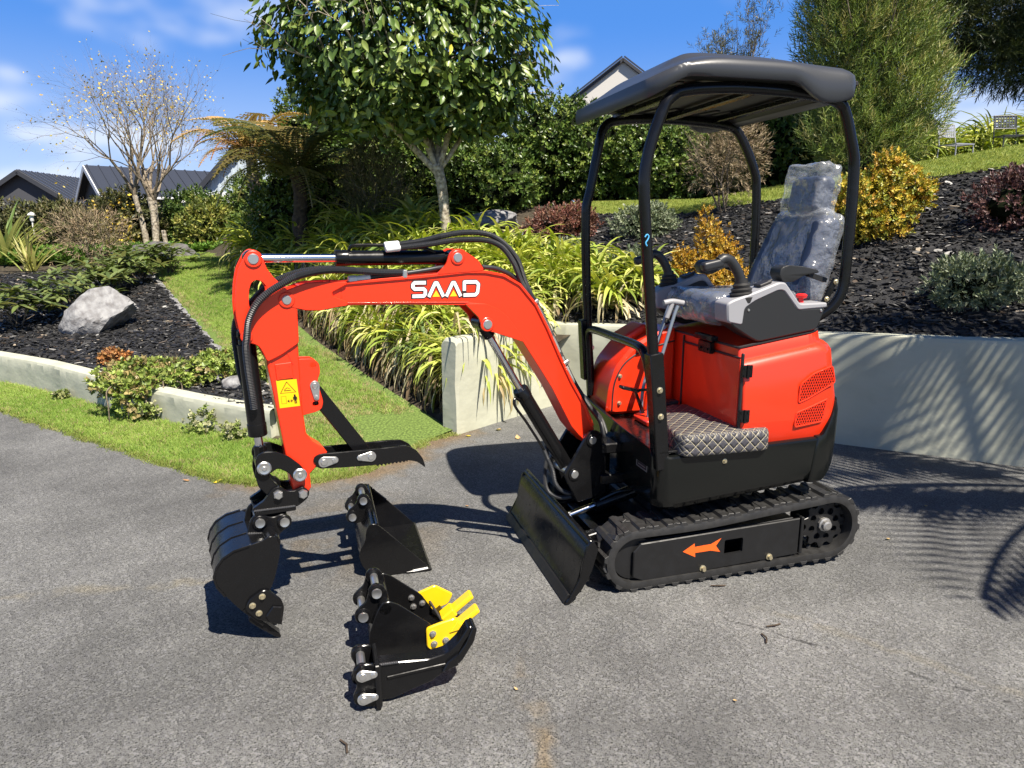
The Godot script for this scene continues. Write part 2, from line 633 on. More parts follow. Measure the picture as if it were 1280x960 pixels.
# a sheet over a drawn area, cut on a grid; h gives its height
func sheet(area: PackedVector2Array, cell: float, h: Callable, up: float, tint = null) -> ArrayMesh:
	var lo := area[0]
	var hi := area[0]
	for p in area:
		lo = lo.min(p)
		hi = hi.max(p)
	var v := PackedVector3Array()
	var n := PackedVector3Array()
	var u := PackedVector2Array()
	var cc := PackedColorArray()
	var nx := ceili((hi.x - lo.x) / cell)
	var nz := ceili((hi.y - lo.y) / cell)
	for i in nx:
		for j in nz:
			var a := lo + Vector2(i, j) * cell
			var sq := PackedVector2Array([a, a + Vector2(cell, 0), a + Vector2(cell, cell), a + Vector2(0, cell)])
			for piece in Geometry2D.intersect_polygons(sq, area):
				var pp: PackedVector2Array = piece
				if pp.size() < 3:
					continue
				if Geometry2D.is_polygon_clockwise(pp):
					pp.reverse()
				var ix := PackedInt32Array()
				for k in range(1, pp.size() - 1):
					ix.append(0); ix.append(k); ix.append(k + 1)
				for k in ix:
					var p := pp[k]
					var y: float = h.call(p.x, p.y)
					v.append(Vector3(p.x, y + up, p.y))
					var gx: float = h.call(p.x + 0.03, p.y) - y
					var gz: float = h.call(p.x, p.y + 0.03) - y
					n.append(Vector3(-gx, 0.03, -gz).normalized())
					u.append(Vector2((p.x + 5.0) / 10.0, (p.y + 8.0) / 10.0))
					if tint != null:
						cc.append(tint.call(p.x, p.y))
	# clockwise from above
	for k in range(0, v.size(), 3):
		if (v[k + 1] - v[k]).cross(v[k + 2] - v[k]).y > 0.0:
			var t := v[k + 1]; v[k + 1] = v[k + 2]; v[k + 2] = t
			var s := n[k + 1]; n[k + 1] = n[k + 2]; n[k + 2] = s
			var w := u[k + 1]; u[k + 1] = u[k + 2]; u[k + 2] = w
			if cc.size():
				var c := cc[k + 1]; cc[k + 1] = cc[k + 2]; cc[k + 2] = c
	var arr := []
	arr.resize(Mesh.ARRAY_MAX)
	arr[Mesh.ARRAY_VERTEX] = v
	arr[Mesh.ARRAY_NORMAL] = n
	arr[Mesh.ARRAY_TEX_UV] = u
	if cc.size():
		arr[Mesh.ARRAY_COLOR] = cc
	var m := ArrayMesh.new()
	m.add_surface_from_arrays(Mesh.PRIMITIVE_TRIANGLES, arr)
	return m

func area_of(p: PackedVector2Array) -> float:
	var s := 0.0
	for i in p.size():
		s += p[i].cross(p[(i + 1) % p.size()])
	return absf(s) * 0.5

func scatter(area: PackedVector2Array, count: int) -> PackedVector2Array:
	var lo := area[0]
	var hi := area[0]
	for p in area:
		lo = lo.min(p)
		hi = hi.max(p)
	var out := PackedVector2Array()
	var tries := 0
	while out.size() < count and tries < count * 12:
		tries += 1
		var p := Vector2(rng.randf_range(lo.x, hi.x), rng.randf_range(lo.y, hi.y))
		if Geometry2D.is_point_in_polygon(p, area):
			out.append(p)
	return out

func poly(parts: Array) -> PackedVector2Array:
	var o := PackedVector2Array()
	for a in parts:
		if a is Vector2:
			o.append(a)
		else:
			for p in a:
				o.append(p)
	return o

func back(a: Array) -> Array:
	var b := a.duplicate()
	b.reverse()
	return b

func shift(line: Array, d: float) -> Array:
	var o := []
	for i in line.size():
		var t: Vector2 = (line[mini(i + 1, line.size() - 1)] - line[maxi(i - 1, 0)]).normalized()
		o.append(line[i] + Vector2(-t.y, t.x) * d)
	return o

# garden wall along a line, its front face on the line, hand-rendered
func garden_wall(line: Array, thick: float, hfun: Callable, sd: int) -> ArrayMesh:
	var nz := FastNoiseLite.new()
	nz.seed = sd
	nz.frequency = 1.6
	var pts: Array[Vector2] = []
	for i in line.size() - 1:
		var l: float = line[i].distance_to(line[i + 1])
		var k := maxi(1, roundi(l / 0.12))
		for j in k:
			pts.append(line[i].lerp(line[i + 1], float(j) / k))
	pts.append(line[-1])
	var back_line := []
	for i in pts.size():
		# offset by the mean of the neighbouring segment normals
		var t0 := (pts[i] - pts[maxi(i - 1, 0)]).normalized()
		var t1 := (pts[mini(i + 1, pts.size() - 1)] - pts[i]).normalized()
		var n0 := Vector2(t0.y, -t0.x)
		var n1 := Vector2(t1.y, -t1.x)
		if i == 0: n0 = n1
		if i == pts.size() - 1: n1 = n0
		var m := (n0 + n1).normalized()
		back_line.append(pts[i] + m * thick / maxf(0.4, m.dot(n0)))
	var rings: Array = []
	var wob := func(p: Vector3, n: Vector2) -> Vector3:
		var a := nz.get_noise_3dv(p) * 0.012 + nz.get_noise_3dv(p * 4.0) * 0.004
		return p + Vector3(n.x * a, a * 0.6, n.y * a)
	for i in pts.size():
		var f := pts[i]
		var b: Vector2 = back_line[i]
		var n := (f - b).normalized()
		var h: float = hfun.call(f)
		var r := PackedVector3Array()
		for k in 6:
			r.append(wob.call(Vector3(f.x, -0.12 + (h + 0.12 - 0.035) * k / 5.0, f.y), n))
		r.append(wob.call(Vector3(f.x - n.x * 0.010, h - 0.010, f.y - n.y * 0.010), n))
		r.append(wob.call(Vector3(f.x - n.x * 0.035, h, f.y - n.y * 0.035), n))
		r.append(wob.call(Vector3(b.x + n.x * 0.035, h, b.y + n.y * 0.035), n))
		r.append(wob.call(Vector3(b.x, h - 0.035, b.y), n))
		r.append(Vector3(b.x, -0.12, b.y))
		rings.append(r)
	var mb := MB.new()
	# soften the two ends
	for e in [0, rings.size() - 1]:
		var c := Vector3()
		for p in rings[e]:
			c += p / rings[e].size()
		var o: Vector3 = rings[e][0] - rings[1 if e == 0 else e - 1][0]
		o.y = 0.0
		o = o.normalized() * 0.025
		var r := PackedVector3Array()
		for p: Vector3 in rings[e]:
			r.append(p + (c - p).normalized() * 0.025 + o)
		if e == 0:
			rings.insert(0, r)
		else:
			rings.append(r)
	mb.loft(rings)
	return mb.mesh(35.0)

# ---------------------------------------------------------------- leaves and branches
# a leaf along +z, face up, length 1: folded along the midrib and bent down
func leaf_mesh(w: float, bend: float, fold := 0.18, steps := 3) -> ArrayMesh:
	var mb := MB.new()
	var L := PackedVector3Array()
	var C := PackedVector3Array()
	var R := PackedVector3Array()
	for i in steps + 1:
		var t := float(i) / steps
		var ww := w * sin(PI * pow(t, 0.8)) * 0.5
		var y := -bend * t * t
		C.append(Vector3(0, y - ww * fold * 2.0, t))
		L.append(Vector3(-ww, y, t))
		R.append(Vector3(ww, y, t))
	for i in steps:
		mb.quad(L[i], C[i], C[i + 1], L[i + 1], Vector3.UP)
		mb.quad(C[i], R[i], R[i + 1], C[i + 1], Vector3.UP)
	return mb.mesh(60.0)

# a twig's end: several leaves round a short stem, one unit leaf length
func sprig_mesh(count: int, w: float, stem: float, spread: float, sd: int, bend := 0.12) -> ArrayMesh:
	var r := RandomNumberGenerator.new()
	r.seed = sd
	var mb := MB.new()
	for i in count:
		var t := float(i) / count
		var yaw := i * 2.4 + r.randf() * 0.6
		var pitch := lerpf(spread, 0.15, t) + r.randf_range(-0.25, 0.25)
		var b := Basis(Vector3.UP, yaw) * Basis(Vector3.RIGHT, -(PI / 2 - pitch))
		b = b * Basis(Vector3.BACK, r.randf_range(-0.5, 0.5))
		mb.t = Transform3D(b.scaled(Vector3.ONE * r.randf_range(0.75, 1.1)), Vector3(0, stem * t, 0))
		var c := Vector3(0, -bend * 0.25 - w * 0.1, 0.5)
		var l := Vector3(-w * 0.5, 0, 0.45)
		var q := Vector3(w * 0.5, 0, 0.45)
		var tip := Vector3(0, -bend, 1.0)
		mb.tri(Vector3(), c, l, Vector3.UP)
		mb.tri(Vector3(), q, c, Vector3.UP)
		mb.tri(l, c, tip, Vector3.UP)
		mb.tri(c, q, tip, Vector3.UP)
	return mb.mesh(50.0)

# a strap leaf: rises, arches over and hangs; length 1 along its arc
func strap_mesh(w: float, rise: float, arch: float, steps := 7, twist := 0.0) -> ArrayMesh:
	var mb := MB.new()
	var p := Vector3()
	var prev: Array = []
	for i in steps + 1:
		var t := float(i) / steps
		var ang := rise - arch * pow(t, 1.25)
		var ww := w * 0.5 * (1.0 - pow(t, 3.0)) * (0.6 + 0.4 * minf(1.0, t * 4.0))
		var side := Vector3(cos(twist * t), sin(twist * t), 0)
		var up := Vector3(0, cos(ang), -sin(ang))
		var row := [p - side * ww + up * ww * 0.35, p, p + side * ww + up * ww * 0.35]
		if i > 0:
			mb.quad(prev[0], prev[1], row[1], row[0], up)
			mb.quad(prev[1], prev[2], row[2], row[1], up)
		prev = row
		p += Vector3(0, sin(ang), cos(ang)) / steps
	return mb.mesh(60.0)

func any_basis(out: Vector3, jitter: float, r: RandomNumberGenerator) -> Basis:
	var d := (out + Vector3(r.randf_range(-1, 1), r.randf_range(-1, 1), r.randf_range(-1, 1)) * jitter).normalized()
	var b := MB.frame(d)
	return Basis(d, r.randf() * TAU) * b

# leaf clumps spread through ellipsoids [centre, radii]; colours drawn from a palette
func foliage(parent: Node3D, called: String, mesh: Mesh, m: Material, blobs: Array, count: int, size: Vector2, palette: Array, o := {}) -> MultiMeshInstance3D:
	var r := RandomNumberGenerator.new()
	r.seed = o.get("seed", 7)
	var shell: float = o.get("shell", 0.6)
	var jit: float = o.get("jitter", 0.7)
	var lift: float = o.get("lift", 0.35)
	var gap: float = o.get("gap", 0.0)
	var lie: bool = o.get("lie", false)      # leaves face up and out rather than stand on end
	var nz := FastNoiseLite.new()
	nz.seed = r.seed
	nz.frequency = o.get("gap_freq", 2.2)
	var vol := PackedFloat32Array()
	var tot := 0.0
	for b in blobs:
		var q: Vector3 = b[1]
		tot += pow(q.x * q.y * q.z, 0.67)
		vol.append(tot)
	var xf: Array[Transform3D] = []
	var col := PackedColorArray()
	var tries := 0
	while xf.size() < count and tries < count * 8:
		tries += 1
		var pick := r.randf() * tot
		var bi := 0
		while vol[bi] < pick:
			bi += 1
		var c: Vector3 = blobs[bi][0]
		var rad: Vector3 = blobs[bi][1]
		var d := Vector3(r.randfn(), r.randfn(), r.randfn()).normalized()
		var lumpy: float = 1.0 + o.get("ragged", 0.45) * nz.get_noise_3dv(d * o.get("ragged_freq", 0.9) + c)
		var p := c + d * rad * lumpy * lerpf(shell, 1.0, pow(r.randf(), 0.6))
		if r.randf() < 0.05:
			p += d * rad * r.randf_range(0.0, 0.18)
		var g := nz.get_noise_3dv(p)
		if g < -0.55 + gap + r.randf() * 0.2:
			continue
		if p.y < o.get("floor", -1e9):
			continue
		var out := (d / rad).normalized() + Vector3(0, lift, 0)
		var bs: Basis
		if lie:
			var nrm := (out + Vector3(r.randf_range(-1, 1), r.randf_range(-0.4, 1), r.randf_range(-1, 1)) * jit).normalized()
			var fwd := Vector3(d.x, -0.25 + r.randf_range(-0.5, 0.4), d.z) + Vector3(r.randf_range(-1, 1), 0, r.randf_range(-1, 1)) * 0.8
			var x := nrm.cross(fwd).normalized()
			bs = Basis(x, nrm, x.cross(nrm))
		else:
			bs = any_basis(out, jit, r)
		xf.append(Transform3D(bs.scaled(Vector3.ONE * r.randf_range(size.x, size.y)), p))
		var cc: Color = palette[r.randi() % palette.size()]
		var dark := r.randf_range(0.75, 1.2)
		col.append(Color(cc.r * dark, cc.g * dark, cc.b * dark))
	var near: int = o.get("parts", 0)
	if near > 0:
		# the leaves that show largest are parts of their own
		var base := parent.global_position
		var order := range(xf.size())
		var dist := PackedFloat32Array()
		var eye := Vector3(0, 1.56, 0)
		for i in xf.size():
			dist.append((base + xf[i].origin).distance_to(eye))
		order.sort_custom(func(a, b): return dist[a] < dist[b])
		var mats := []
		for k in 5:
			var lm: StandardMaterial3D = m.duplicate()
			lm.vertex_color_use_as_albedo = false
			var cc: Color = palette[k % palette.size()]
			lm.albedo_color = cc.linear_to_srgb()
			mats.append(lm)
		var keep := {}
		for i in mini(near, order.size()):
			var q: int = order[i]
			keep[q] = true
			var mi := MeshInstance3D.new()
			mi.name = "leaf" if i == 0 else "leaf_%03d" % i
			mi.mesh = mesh
			mi.material_override = mats[q % 5]
			mi.transform = xf[q]
			parent.add_child(mi, true)
		var xf2: Array[Transform3D] = []
		var col2 := PackedColorArray()
		for i in xf.size():
			if not keep.has(i):
				xf2.append(xf[i])
				col2.append(col[i])
		xf = xf2
		col = col2
	return many(called, mesh, m, parent, xf, col)

# a lumpy solid: ellipsoid pushed about by noise
func lump(r: Vector3, amp: float, freq: float, sd: int, rows := 14, cols := 20, squash := 0.0) -> ArrayMesh:
	var nz := FastNoiseLite.new()
	nz.seed = sd
	nz.frequency = freq
	nz.fractal_type = FastNoiseLite.FRACTAL_FBM
	nz.fractal_octaves = 3
	var mb := MB.new()
	var f := func(i: int, j: int) -> Vector3:
		var a := PI * i / rows
		var b := TAU * (j % cols) / cols
		var d := Vector3(sin(a) * cos(b), cos(a), sin(a) * sin(b))
		var p := d * (1.0 + nz.get_noise_3dv(d * 1.0) * amp) * r
		if p.y < -squash * r.y and squash > 0.0:
			p.y = -squash * r.y
		return p
	for i in rows:
		for j in cols:
			var a: Vector3 = f.call(i, j)
			var b: Vector3 = f.call(i, j + 1)
			var c: Vector3 = f.call(i + 1, j + 1)
			var d: Vector3 = f.call(i + 1, j)
			mb.quad(a, b, c, d, a + b + c + d)
	return mb.mesh(50.0)

# a stone cut by flat breaks: points of a sphere pressed onto random planes
func boulder_mesh(r: Vector3, sd: int, cuts: int, rough := 0.03) -> ArrayMesh:
	var q := RandomNumberGenerator.new()
	q.seed = sd
	var pl := []
	for i in cuts:
		var d := Vector3(q.randfn(), q.randfn() * 0.8, q.randfn()).normalized()
		pl.append([d, q.randf_range(0.50, 0.80)])
	var nz := FastNoiseLite.new()
	nz.seed = sd
	nz.frequency = 2.4
	nz.fractal_type = FastNoiseLite.FRACTAL_FBM
	var rows := 30
	var cols := 44
	var mb := MB.new()
	var f := func(i: int, j: int) -> Vector3:
		var a := PI * i / rows
		var b := TAU * (j % cols) / cols
		var d := Vector3(sin(a) * cos(b), cos(a), sin(a) * sin(b))
		var s := 1.0
		for k in pl:
			var g: float = d.dot(k[0])
			if g > 0.01:
				s = minf(s, k[1] / g)
		s *= 1.0 + nz.get_noise_3dv(d) * rough * 2.0 + nz.get_noise_3dv(d * 3.0) * rough
		return d * s * r
	for i in rows:
		for j in cols:
			var a: Vector3 = f.call(i, j)
			var b: Vector3 = f.call(i, j + 1)
			var c: Vector3 = f.call(i + 1, j + 1)
			var d: Vector3 = f.call(i + 1, j)
			mb.quad(a, b, c, d, a + b + c + d)
	return mb.mesh(24.0)

# branches that fork; tips collects where twigs end
func grow(mb: MB, p: Vector3, d: Vector3, l: float, r: float, depth: int, rr: RandomNumberGenerator, tips: Array, o: Dictionary) -> void:
	var pts := PackedVector3Array([p])
	var rad := PackedFloat32Array([r])
	var q := p
	var dir := d.normalized()
	var steps := 3 if depth > 1 else 2
	var taper: float = o.get("taper", 0.72)
	for i in steps:
		dir = (dir + Vector3(rr.randf_range(-1, 1), rr.randf_range(-1, 1), rr.randf_range(-1, 1)) * o.get("wander", 0.14) + Vector3(0, o.get("lift", 0.06), 0)).normalized()
		q += dir * l / steps
		pts.append(q)
		rad.append(lerpf(r, r * taper, float(i + 1) / steps))
	mb.tube(pts, rad, 8 if r > 0.03 else (5 if r > 0.008 else 3), false)
	if depth <= 0:
		tips.append(q)
		return
	if depth <= int(o.get("tip_depth", 1)):
		for k in range(1, pts.size()):
			tips.append(pts[k])
	var kids: int = o.get("kids", 3) if rr.randf() < 0.6 else o.get("kids", 3) - 1
	for k in kids:
		var ang: float = o.get("fork", 0.55) * rr.randf_range(0.5, 1.25)
		var ax := MB.frame(dir)
		var az := TAU * k / kids + rr.randf() * 1.2
		var nd := (dir * cos(ang) + (ax.x * cos(az) + ax.z * sin(az)) * sin(ang)).normalized()
		var from := q if k == 0 else pts[pts.size() - 1 - (rr.randi() % 2)]
		grow(mb, from, nd, l * rr.randf_range(0.62, 0.9), r * taper * rr.randf_range(0.55, 0.85), depth - 1, rr, tips, o)

func at_tips(parent: Node3D, called: String, mesh: Mesh, m: Material, tips: Array, count: int, spread: float, size: Vector2, palette: Array, sd: int, droop := 0.0) -> MultiMeshInstance3D:
	var r := RandomNumberGenerator.new()
	r.seed = sd
	var xf: Array[Transform3D] = []
	var col := PackedColorArray()
	for i in count:
		var p: Vector3 = tips[r.randi() % tips.size()]
		p += Vector3(r.randfn(), r.randfn(), r.randfn()) * spread
		xf.append(Transform3D(any_basis(Vector3(0, 0.2 - droop, 0), 1.0, r).scaled(Vector3.ONE * r.randf_range(size.x, size.y)), p))
		var cc: Color = palette[r.randi() % palette.size()]
		var k := r.randf_range(0.75, 1.2)
		col.append(Color(cc.r * k, cc.g * k, cc.b * k))
	return many(called, mesh, m, parent, xf, col)

# ---------------------------------------------------------------- the excavator
# its own axes: x towards its tail, y up, z towards the side with the near track
func V2(a: Array) -> PackedVector2Array:
	var o := PackedVector2Array()
	for i in range(0, a.size(), 2):
		o.append(Vector2(a[i], a[i + 1]))
	return o

func V3(a: Array) -> PackedVector3Array:
	var o := PackedVector3Array()
	for i in range(0, a.size(), 3):
		o.append(Vector3(a[i], a[i + 1], a[i + 2]))
	return o

# outline with its corners rounded off
func rounded(p: PackedVector2Array, r: float, k := 4) -> PackedVector2Array:
	var o := PackedVector2Array()
	var N := p.size()
	for i in N:
		var a := p[(i + N - 1) % N]
		var b := p[i]
		var c := p[(i + 1) % N]
		var d := minf(r, minf(a.distance_to(b), b.distance_to(c)) * 0.45)
		var s := b + (a - b).normalized() * d
		var e := b + (c - b).normalized() * d
		for j in k + 1:
			var t := float(j) / k
			o.append(s.lerp(b, t).lerp(b.lerp(e, t), t))
	return o

func circle2(c: Vector2, r: float, k := 16) -> PackedVector2Array:
	var o := PackedVector2Array()
	for i in k:
		o.append(c + Vector2(cos(TAU * i / k), sin(TAU * i / k)) * r)
	return o

# smooth run through a few points
func spline(p: PackedVector3Array, step: float) -> PackedVector3Array:
	var c := Curve3D.new()
	c.bake_interval = step
	for i in p.size():
		var q0 := p[maxi(i - 1, 0)]
		var q1 := p[mini(i + 1, p.size() - 1)]
		var d := (q1 - q0).normalized()
		c.add_point(p[i], -d * p[i].distance_to(q0) * 0.32, d * p[i].distance_to(q1) * 0.32)
	return c.get_baked_points()

func hose_mesh(p: Array, r: float, ribs := true) -> ArrayMesh:
	var mb := MB.new()
	var pts := spline(V3(p), 0.0042 if ribs else 0.02)
	if ribs:
		var rad := PackedFloat32Array()
		for i in pts.size():
			rad.append(r if i % 2 == 0 else r * 0.84)
		mb.tube(pts, rad, 9)
		return mb.mesh(0.0)
	mb.tube(pts, r, 10)
	return mb.mesh()

func bolt_mesh(r: float, l: float) -> ArrayMesh:
	var mb := MB.new()
	mb.lathe(Vector3(), Vector3.BACK, [Vector2(0, r * 1.45), Vector2(l * 0.22, r * 1.45), Vector2(l * 0.25, r * 1.35)], 14)
	mb.lathe(Vector3(0, 0, l * 0.2), Vector3.BACK, [Vector2(0, r), Vector2(l * 0.6, r), Vector2(l * 0.8, r * 0.85)], 6)
	return mb.mesh(30.0)

# a pin with a collar, along z from z0 to z1
func pin_mesh(z0: float, z1: float, r: float, collar: float) -> ArrayMesh:
	var mb := MB.new()
	mb.cyl(Vector3(0, 0, z0), Vector3(0, 0, z1), r, 16, 0.003)
	if collar > 0.0:
		for s in [[z0 + 0.006, z0 + 0.020], [z1 - 0.020, z1 - 0.006]]:
			mb.cyl(Vector3(0, 0, s[0]), Vector3(0, 0, s[1]), collar, 18, 0.002)
	return mb.mesh()

# teardrop washer plate that keeps a pin from turning
func keeper_mesh(len: float, r0: float, r1: float) -> ArrayMesh:
	var ol := PackedVector2Array()
	for i in 13:
		var a := PI * 0.5 + PI * i / 12.0
		ol.append(Vector2(cos(a) * r0, sin(a) * r0))
	for i in 9:
		var a := -PI * 0.5 + PI * i / 8.0
		ol.append(Vector2(len + cos(a) * r1, sin(a) * r1))
	var mb := MB.new()
	mb.plate(ol, 0.0, 0.006, 0.0015)
	mb.cyl(Vector3(0, 0, 0.005), Vector3(0, 0, 0.010), r0 * 0.62, 16, 0.002)
	mb.lathe(Vector3(len * 0.92, 0, 0.005), Vector3.BACK, [Vector2(0, r1 * 0.62), Vector2(0.008, r1 * 0.55)], 6)
	return mb.mesh(30.0)

func track_path(t: float) -> Array:
	# belt centre line: point and outward normal at t (0..1), round a small idler and a larger sprocket
	var a := Vector2(-0.480, 0.150)
	var b := Vector2(0.510, 0.192)
	var ra := 0.121
	var rb := 0.141
	var L := a.distance_to(b)
	var u := (b - a) / L
	var up := Vector2(-u.y, u.x)
	var f := asin((ra - rb) / L)
	var run := L * cos(f)
	var arc_b := rb * (PI - 2.0 * f)
	var arc_a := ra * (PI + 2.0 * f)
	var d := fposmod(t, 1.0) * (2.0 * run + arc_a + arc_b)
	var n := up * cos(f) + u * sin(f)
	if d < run:
		var k := d / run
		var sag := -0.012 * sin(PI * k) * (1.0 + 0.4 * sin(TAU * k))
		return [(a + n * ra).lerp(b + n * rb, k) + up * sag, n]
	d -= run
	if d < arc_b:
		var g := f + d / rb
		n = up * cos(g) + u * sin(g)
		return [b + n * rb, n]
	d -= arc_b
	n = -up * cos(f) + u * sin(f)
	if d < run:
		return [(b + n * rb).lerp(a + n * ra, d / run), n]
	d -= run
	var h := PI - f + d / ra
	n = up * cos(h) + u * sin(h)
	return [a + n * ra, n]

func build_track(root: Node3D, side: float) -> void:
	var z0 := 0.285
	var z1 := 0.465
	var mb := MB.new()
	var N := 150
	var half := 0.017
	var prof := [Vector2(z0, -half), Vector2(z1, -half), Vector2(z1 + 0.002, 0.0), Vector2(z1 - 0.004, half), Vector2(z0 + 0.004, half), Vector2(z0 - 0.002, 0.0)]
	var rows: Array = []
	for i in N:
		var q := track_path(float(i) / N)
		var row := PackedVector3Array()
		for k: Vector2 in prof:
			var p: Vector2 = q[0] + q[1] * k.y
			row.append(Vector3(p.x, p.y, k.x * side))
		rows.append(row)
	for i in N:
		var A: PackedVector3Array = rows[i]
		var B: PackedVector3Array = rows[(i + 1) % N]
		var q := track_path((i + 0.5) / N)
		for k in 6:
			var j := (k + 1) % 6
			var mid: Vector2 = (prof[k] + prof[j]) * 0.5
			var h := Vector3(q[1].x * mid.y * 8.0, q[1].y * mid.y * 8.0, (mid.x - 0.375) * side)
			if absf(mid.y) > 0.9 * half:
				h.z = 0.0
			mb.quad(A[k], A[j], B[j], B[k], h)
	# guide teeth on the inside
	for i in 42:
		var q := track_path((i + 0.5) / 42.0)
		var n := Vector3(q[1].x, q[1].y, 0)
		var b := Basis(Vector3(n.y, -n.x, 0), n, Vector3.BACK)
		for s in [-0.024, 0.024]:
			mb.box(Vector3(q[0].x, q[0].y, (0.375 + s) * side) - n * 0.022, Vector3(0.022, 0.024, 0.018), 0.004, b)
	var tr := put("track", mb.mesh(), M.rubber, root)
	# tread lugs
	var lugs := []
	for k in 2:
		var lb := MB.new()
		var w := 0.176
		var pr := PackedVector2Array([Vector2(-0.021, 0), Vector2(-0.012, 0.018), Vector2(0.010, 0.018), Vector2(0.021, 0)])
		lb.plate(pr, -w * 0.5, w * 0.5, 0.002)
		var s := 1.0 if k == 0 else -1.0
		lb.t = Transform3D(Basis(Vector3.UP, 0.35 * s), Vector3(0.017 * s, 0, 0.045))
		lb.plate(PackedVector2Array([Vector2(-0.018, 0), Vector2(-0.010, 0.015), Vector2(0.012, 0.015), Vector2(0.020, 0)]), -0.04, 0.036, 0.002)
		lb.t = Transform3D(Basis(Vector3.UP, -0.35 * s), Vector3(-0.017 * s, 0, -0.045))
		lb.plate(PackedVector2Array([Vector2(-0.018, 0), Vector2(-0.010, 0.015), Vector2(0.012, 0.015), Vector2(0.020, 0)]), -0.036, 0.04, 0.002)
		lugs.append(lb.mesh(30.0))
	for i in 42:
		var q := track_path((i + 0.5) / 42.0)
		var n := Vector3(q[1].x, q[1].y, 0)
		put("tread_lug", lugs[i % 2], M.rubber, tr, Transform3D(Basis(Vector3(n.y, -n.x, 0), n, Vector3.BACK), Vector3(q[0].x, q[0].y, 0.375 * side) + n * (half - 0.005)))
	# side frame with its window
	var fb := MB.new()
	var ol := V2([-0.490, 0.066, -0.490, 0.186, -0.456, 0.222, 0.350, 0.252, 0.350, 0.074, -0.434, 0.040])
	var win := rounded(V2([-0.043, 0.118, -0.043, 0.190, 0.052, 0.193, 0.052, 0.122]), 0.008, 2)
	var zo := 0.455 * side
	var zi := 0.440 * side
	fb.plate(ol, minf(zo, zi), maxf(zo, zi), 0.004, [win])
	fb.plate(ol, 0.300 if side > 0 else -0.315, 0.315 if side > 0 else -0.300, 0.003)
	fb.box(Vector3(-0.07, 0.232, 0.376 * side), Vector3(0.79, 0.014, 0.125), 0.003, Basis(Vector3.BACK, 0.035))
	fb.box(Vector3(-0.05, 0.058, 0.376 * side), Vector3(0.76, 0.014, 0.125), 0.003, Basis(Vector3.BACK, 0.028))
	fb.box(Vector3(0.366, 0.165, 0.430 * side), Vector3(0.016, 0.18, 0.05), 0.003)
	fb.box(Vector3(0.30, 0.150, 0.376 * side), Vector3(0.05, 0.18, 0.11), 0.003)
	var fr := put("track_frame", fb.mesh(30.0), M.black_dusty, root)
	var ib := MB.new()
	ib.lathe(Vector3(-0.480, 0.150, 0.315 * side), Vector3(0, 0, side), [Vector2(0, 0.098), Vector2(0.03, 0.104), Vector2(0.034, 0.085), Vector2(0.085, 0.085), Vector2(0.09, 0.104), Vector2(0.12, 0.098)], 28)
	put("idler_wheel", ib.mesh(), M.black_dusty, root)
	for x in [-0.148, 0.195]:
		var rb := MB.new()
		rb.lathe(Vector3(x, 0.068 + x * 0.04, 0.31 * side), Vector3(0, 0, side), [Vector2(0, 0.046), Vector2(0.045, 0.046), Vector2(0.05, 0.035), Vector2(0.08, 0.035), Vector2(0.085, 0.046), Vector2(0.142, 0.046)], 20)
		put("track_roller", rb.mesh(), M.black_dusty, root)
		var bm := bolt_mesh(0.011, 0.018)
		put("bolt", bm, M.zinc_yellow, fr, Transform3D(Basis() if side > 0 else Basis(Vector3.UP, PI), Vector3(x, 0.072 + x * 0.04, 0.455 * side)))
	# drive sprocket
	var sb := MB.new()
	var teeth := PackedVector2Array()
	for i in 44:
		var a := TAU * i / 44.0
		var rr := 0.118 if i % 4 < 2 else 0.098
		teeth.append(Vector2(cos(a), sin(a)) * rr)
	var holes := []
	for i in 8:
		holes.append(circle2(Vector2(cos(TAU * (i + 0.37) / 8.0), sin(TAU * (i + 0.37) / 8.0)) * 0.068, 0.017, 12))
	sb.t = Transform3D(Basis(), Vector3(0.510, 0.192, 0.41 * side))
	sb.plate(teeth, -0.009, 0.009, 0.002, holes)
	sb.t = Transform3D(Basis(), Vector3(0.510, 0.192, 0))
	sb.cyl(Vector3(0, 0, 0.28 * side), Vector3(0, 0, 0.398 * side), 0.088, 22, 0.004)
	var sp := put("drive_sprocket", sb.mesh(30.0), M.black_dusty, root)
	var hb := MB.new()
	hb.lathe(Vector3(0.510, 0.192, 0.419 * side), Vector3(0, 0, side), [Vector2(0, 0.034), Vector2(0.012, 0.034), Vector2(0.016, 0.026), Vector2(0.03, 0.024), Vector2(0.034, 0.016)], 10)
	put("hub_nut", hb.mesh(25.0), M.steel_worn, sp)
	if side > 0.0:
		var ab := MB.new()
		ab.plate(V2([-0.252, 0.160, -0.195, 0.193, -0.195, 0.176, -0.112, 0.180, -0.062, 0.203, -0.087, 0.169, -0.064, 0.137, -0.113, 0.149, -0.191, 0.147, -0.189, 0.127]), 0.4552, 0.4562, 0.0)
		put("arrow_sticker", ab.mesh(0.0), M.arrow, fr)

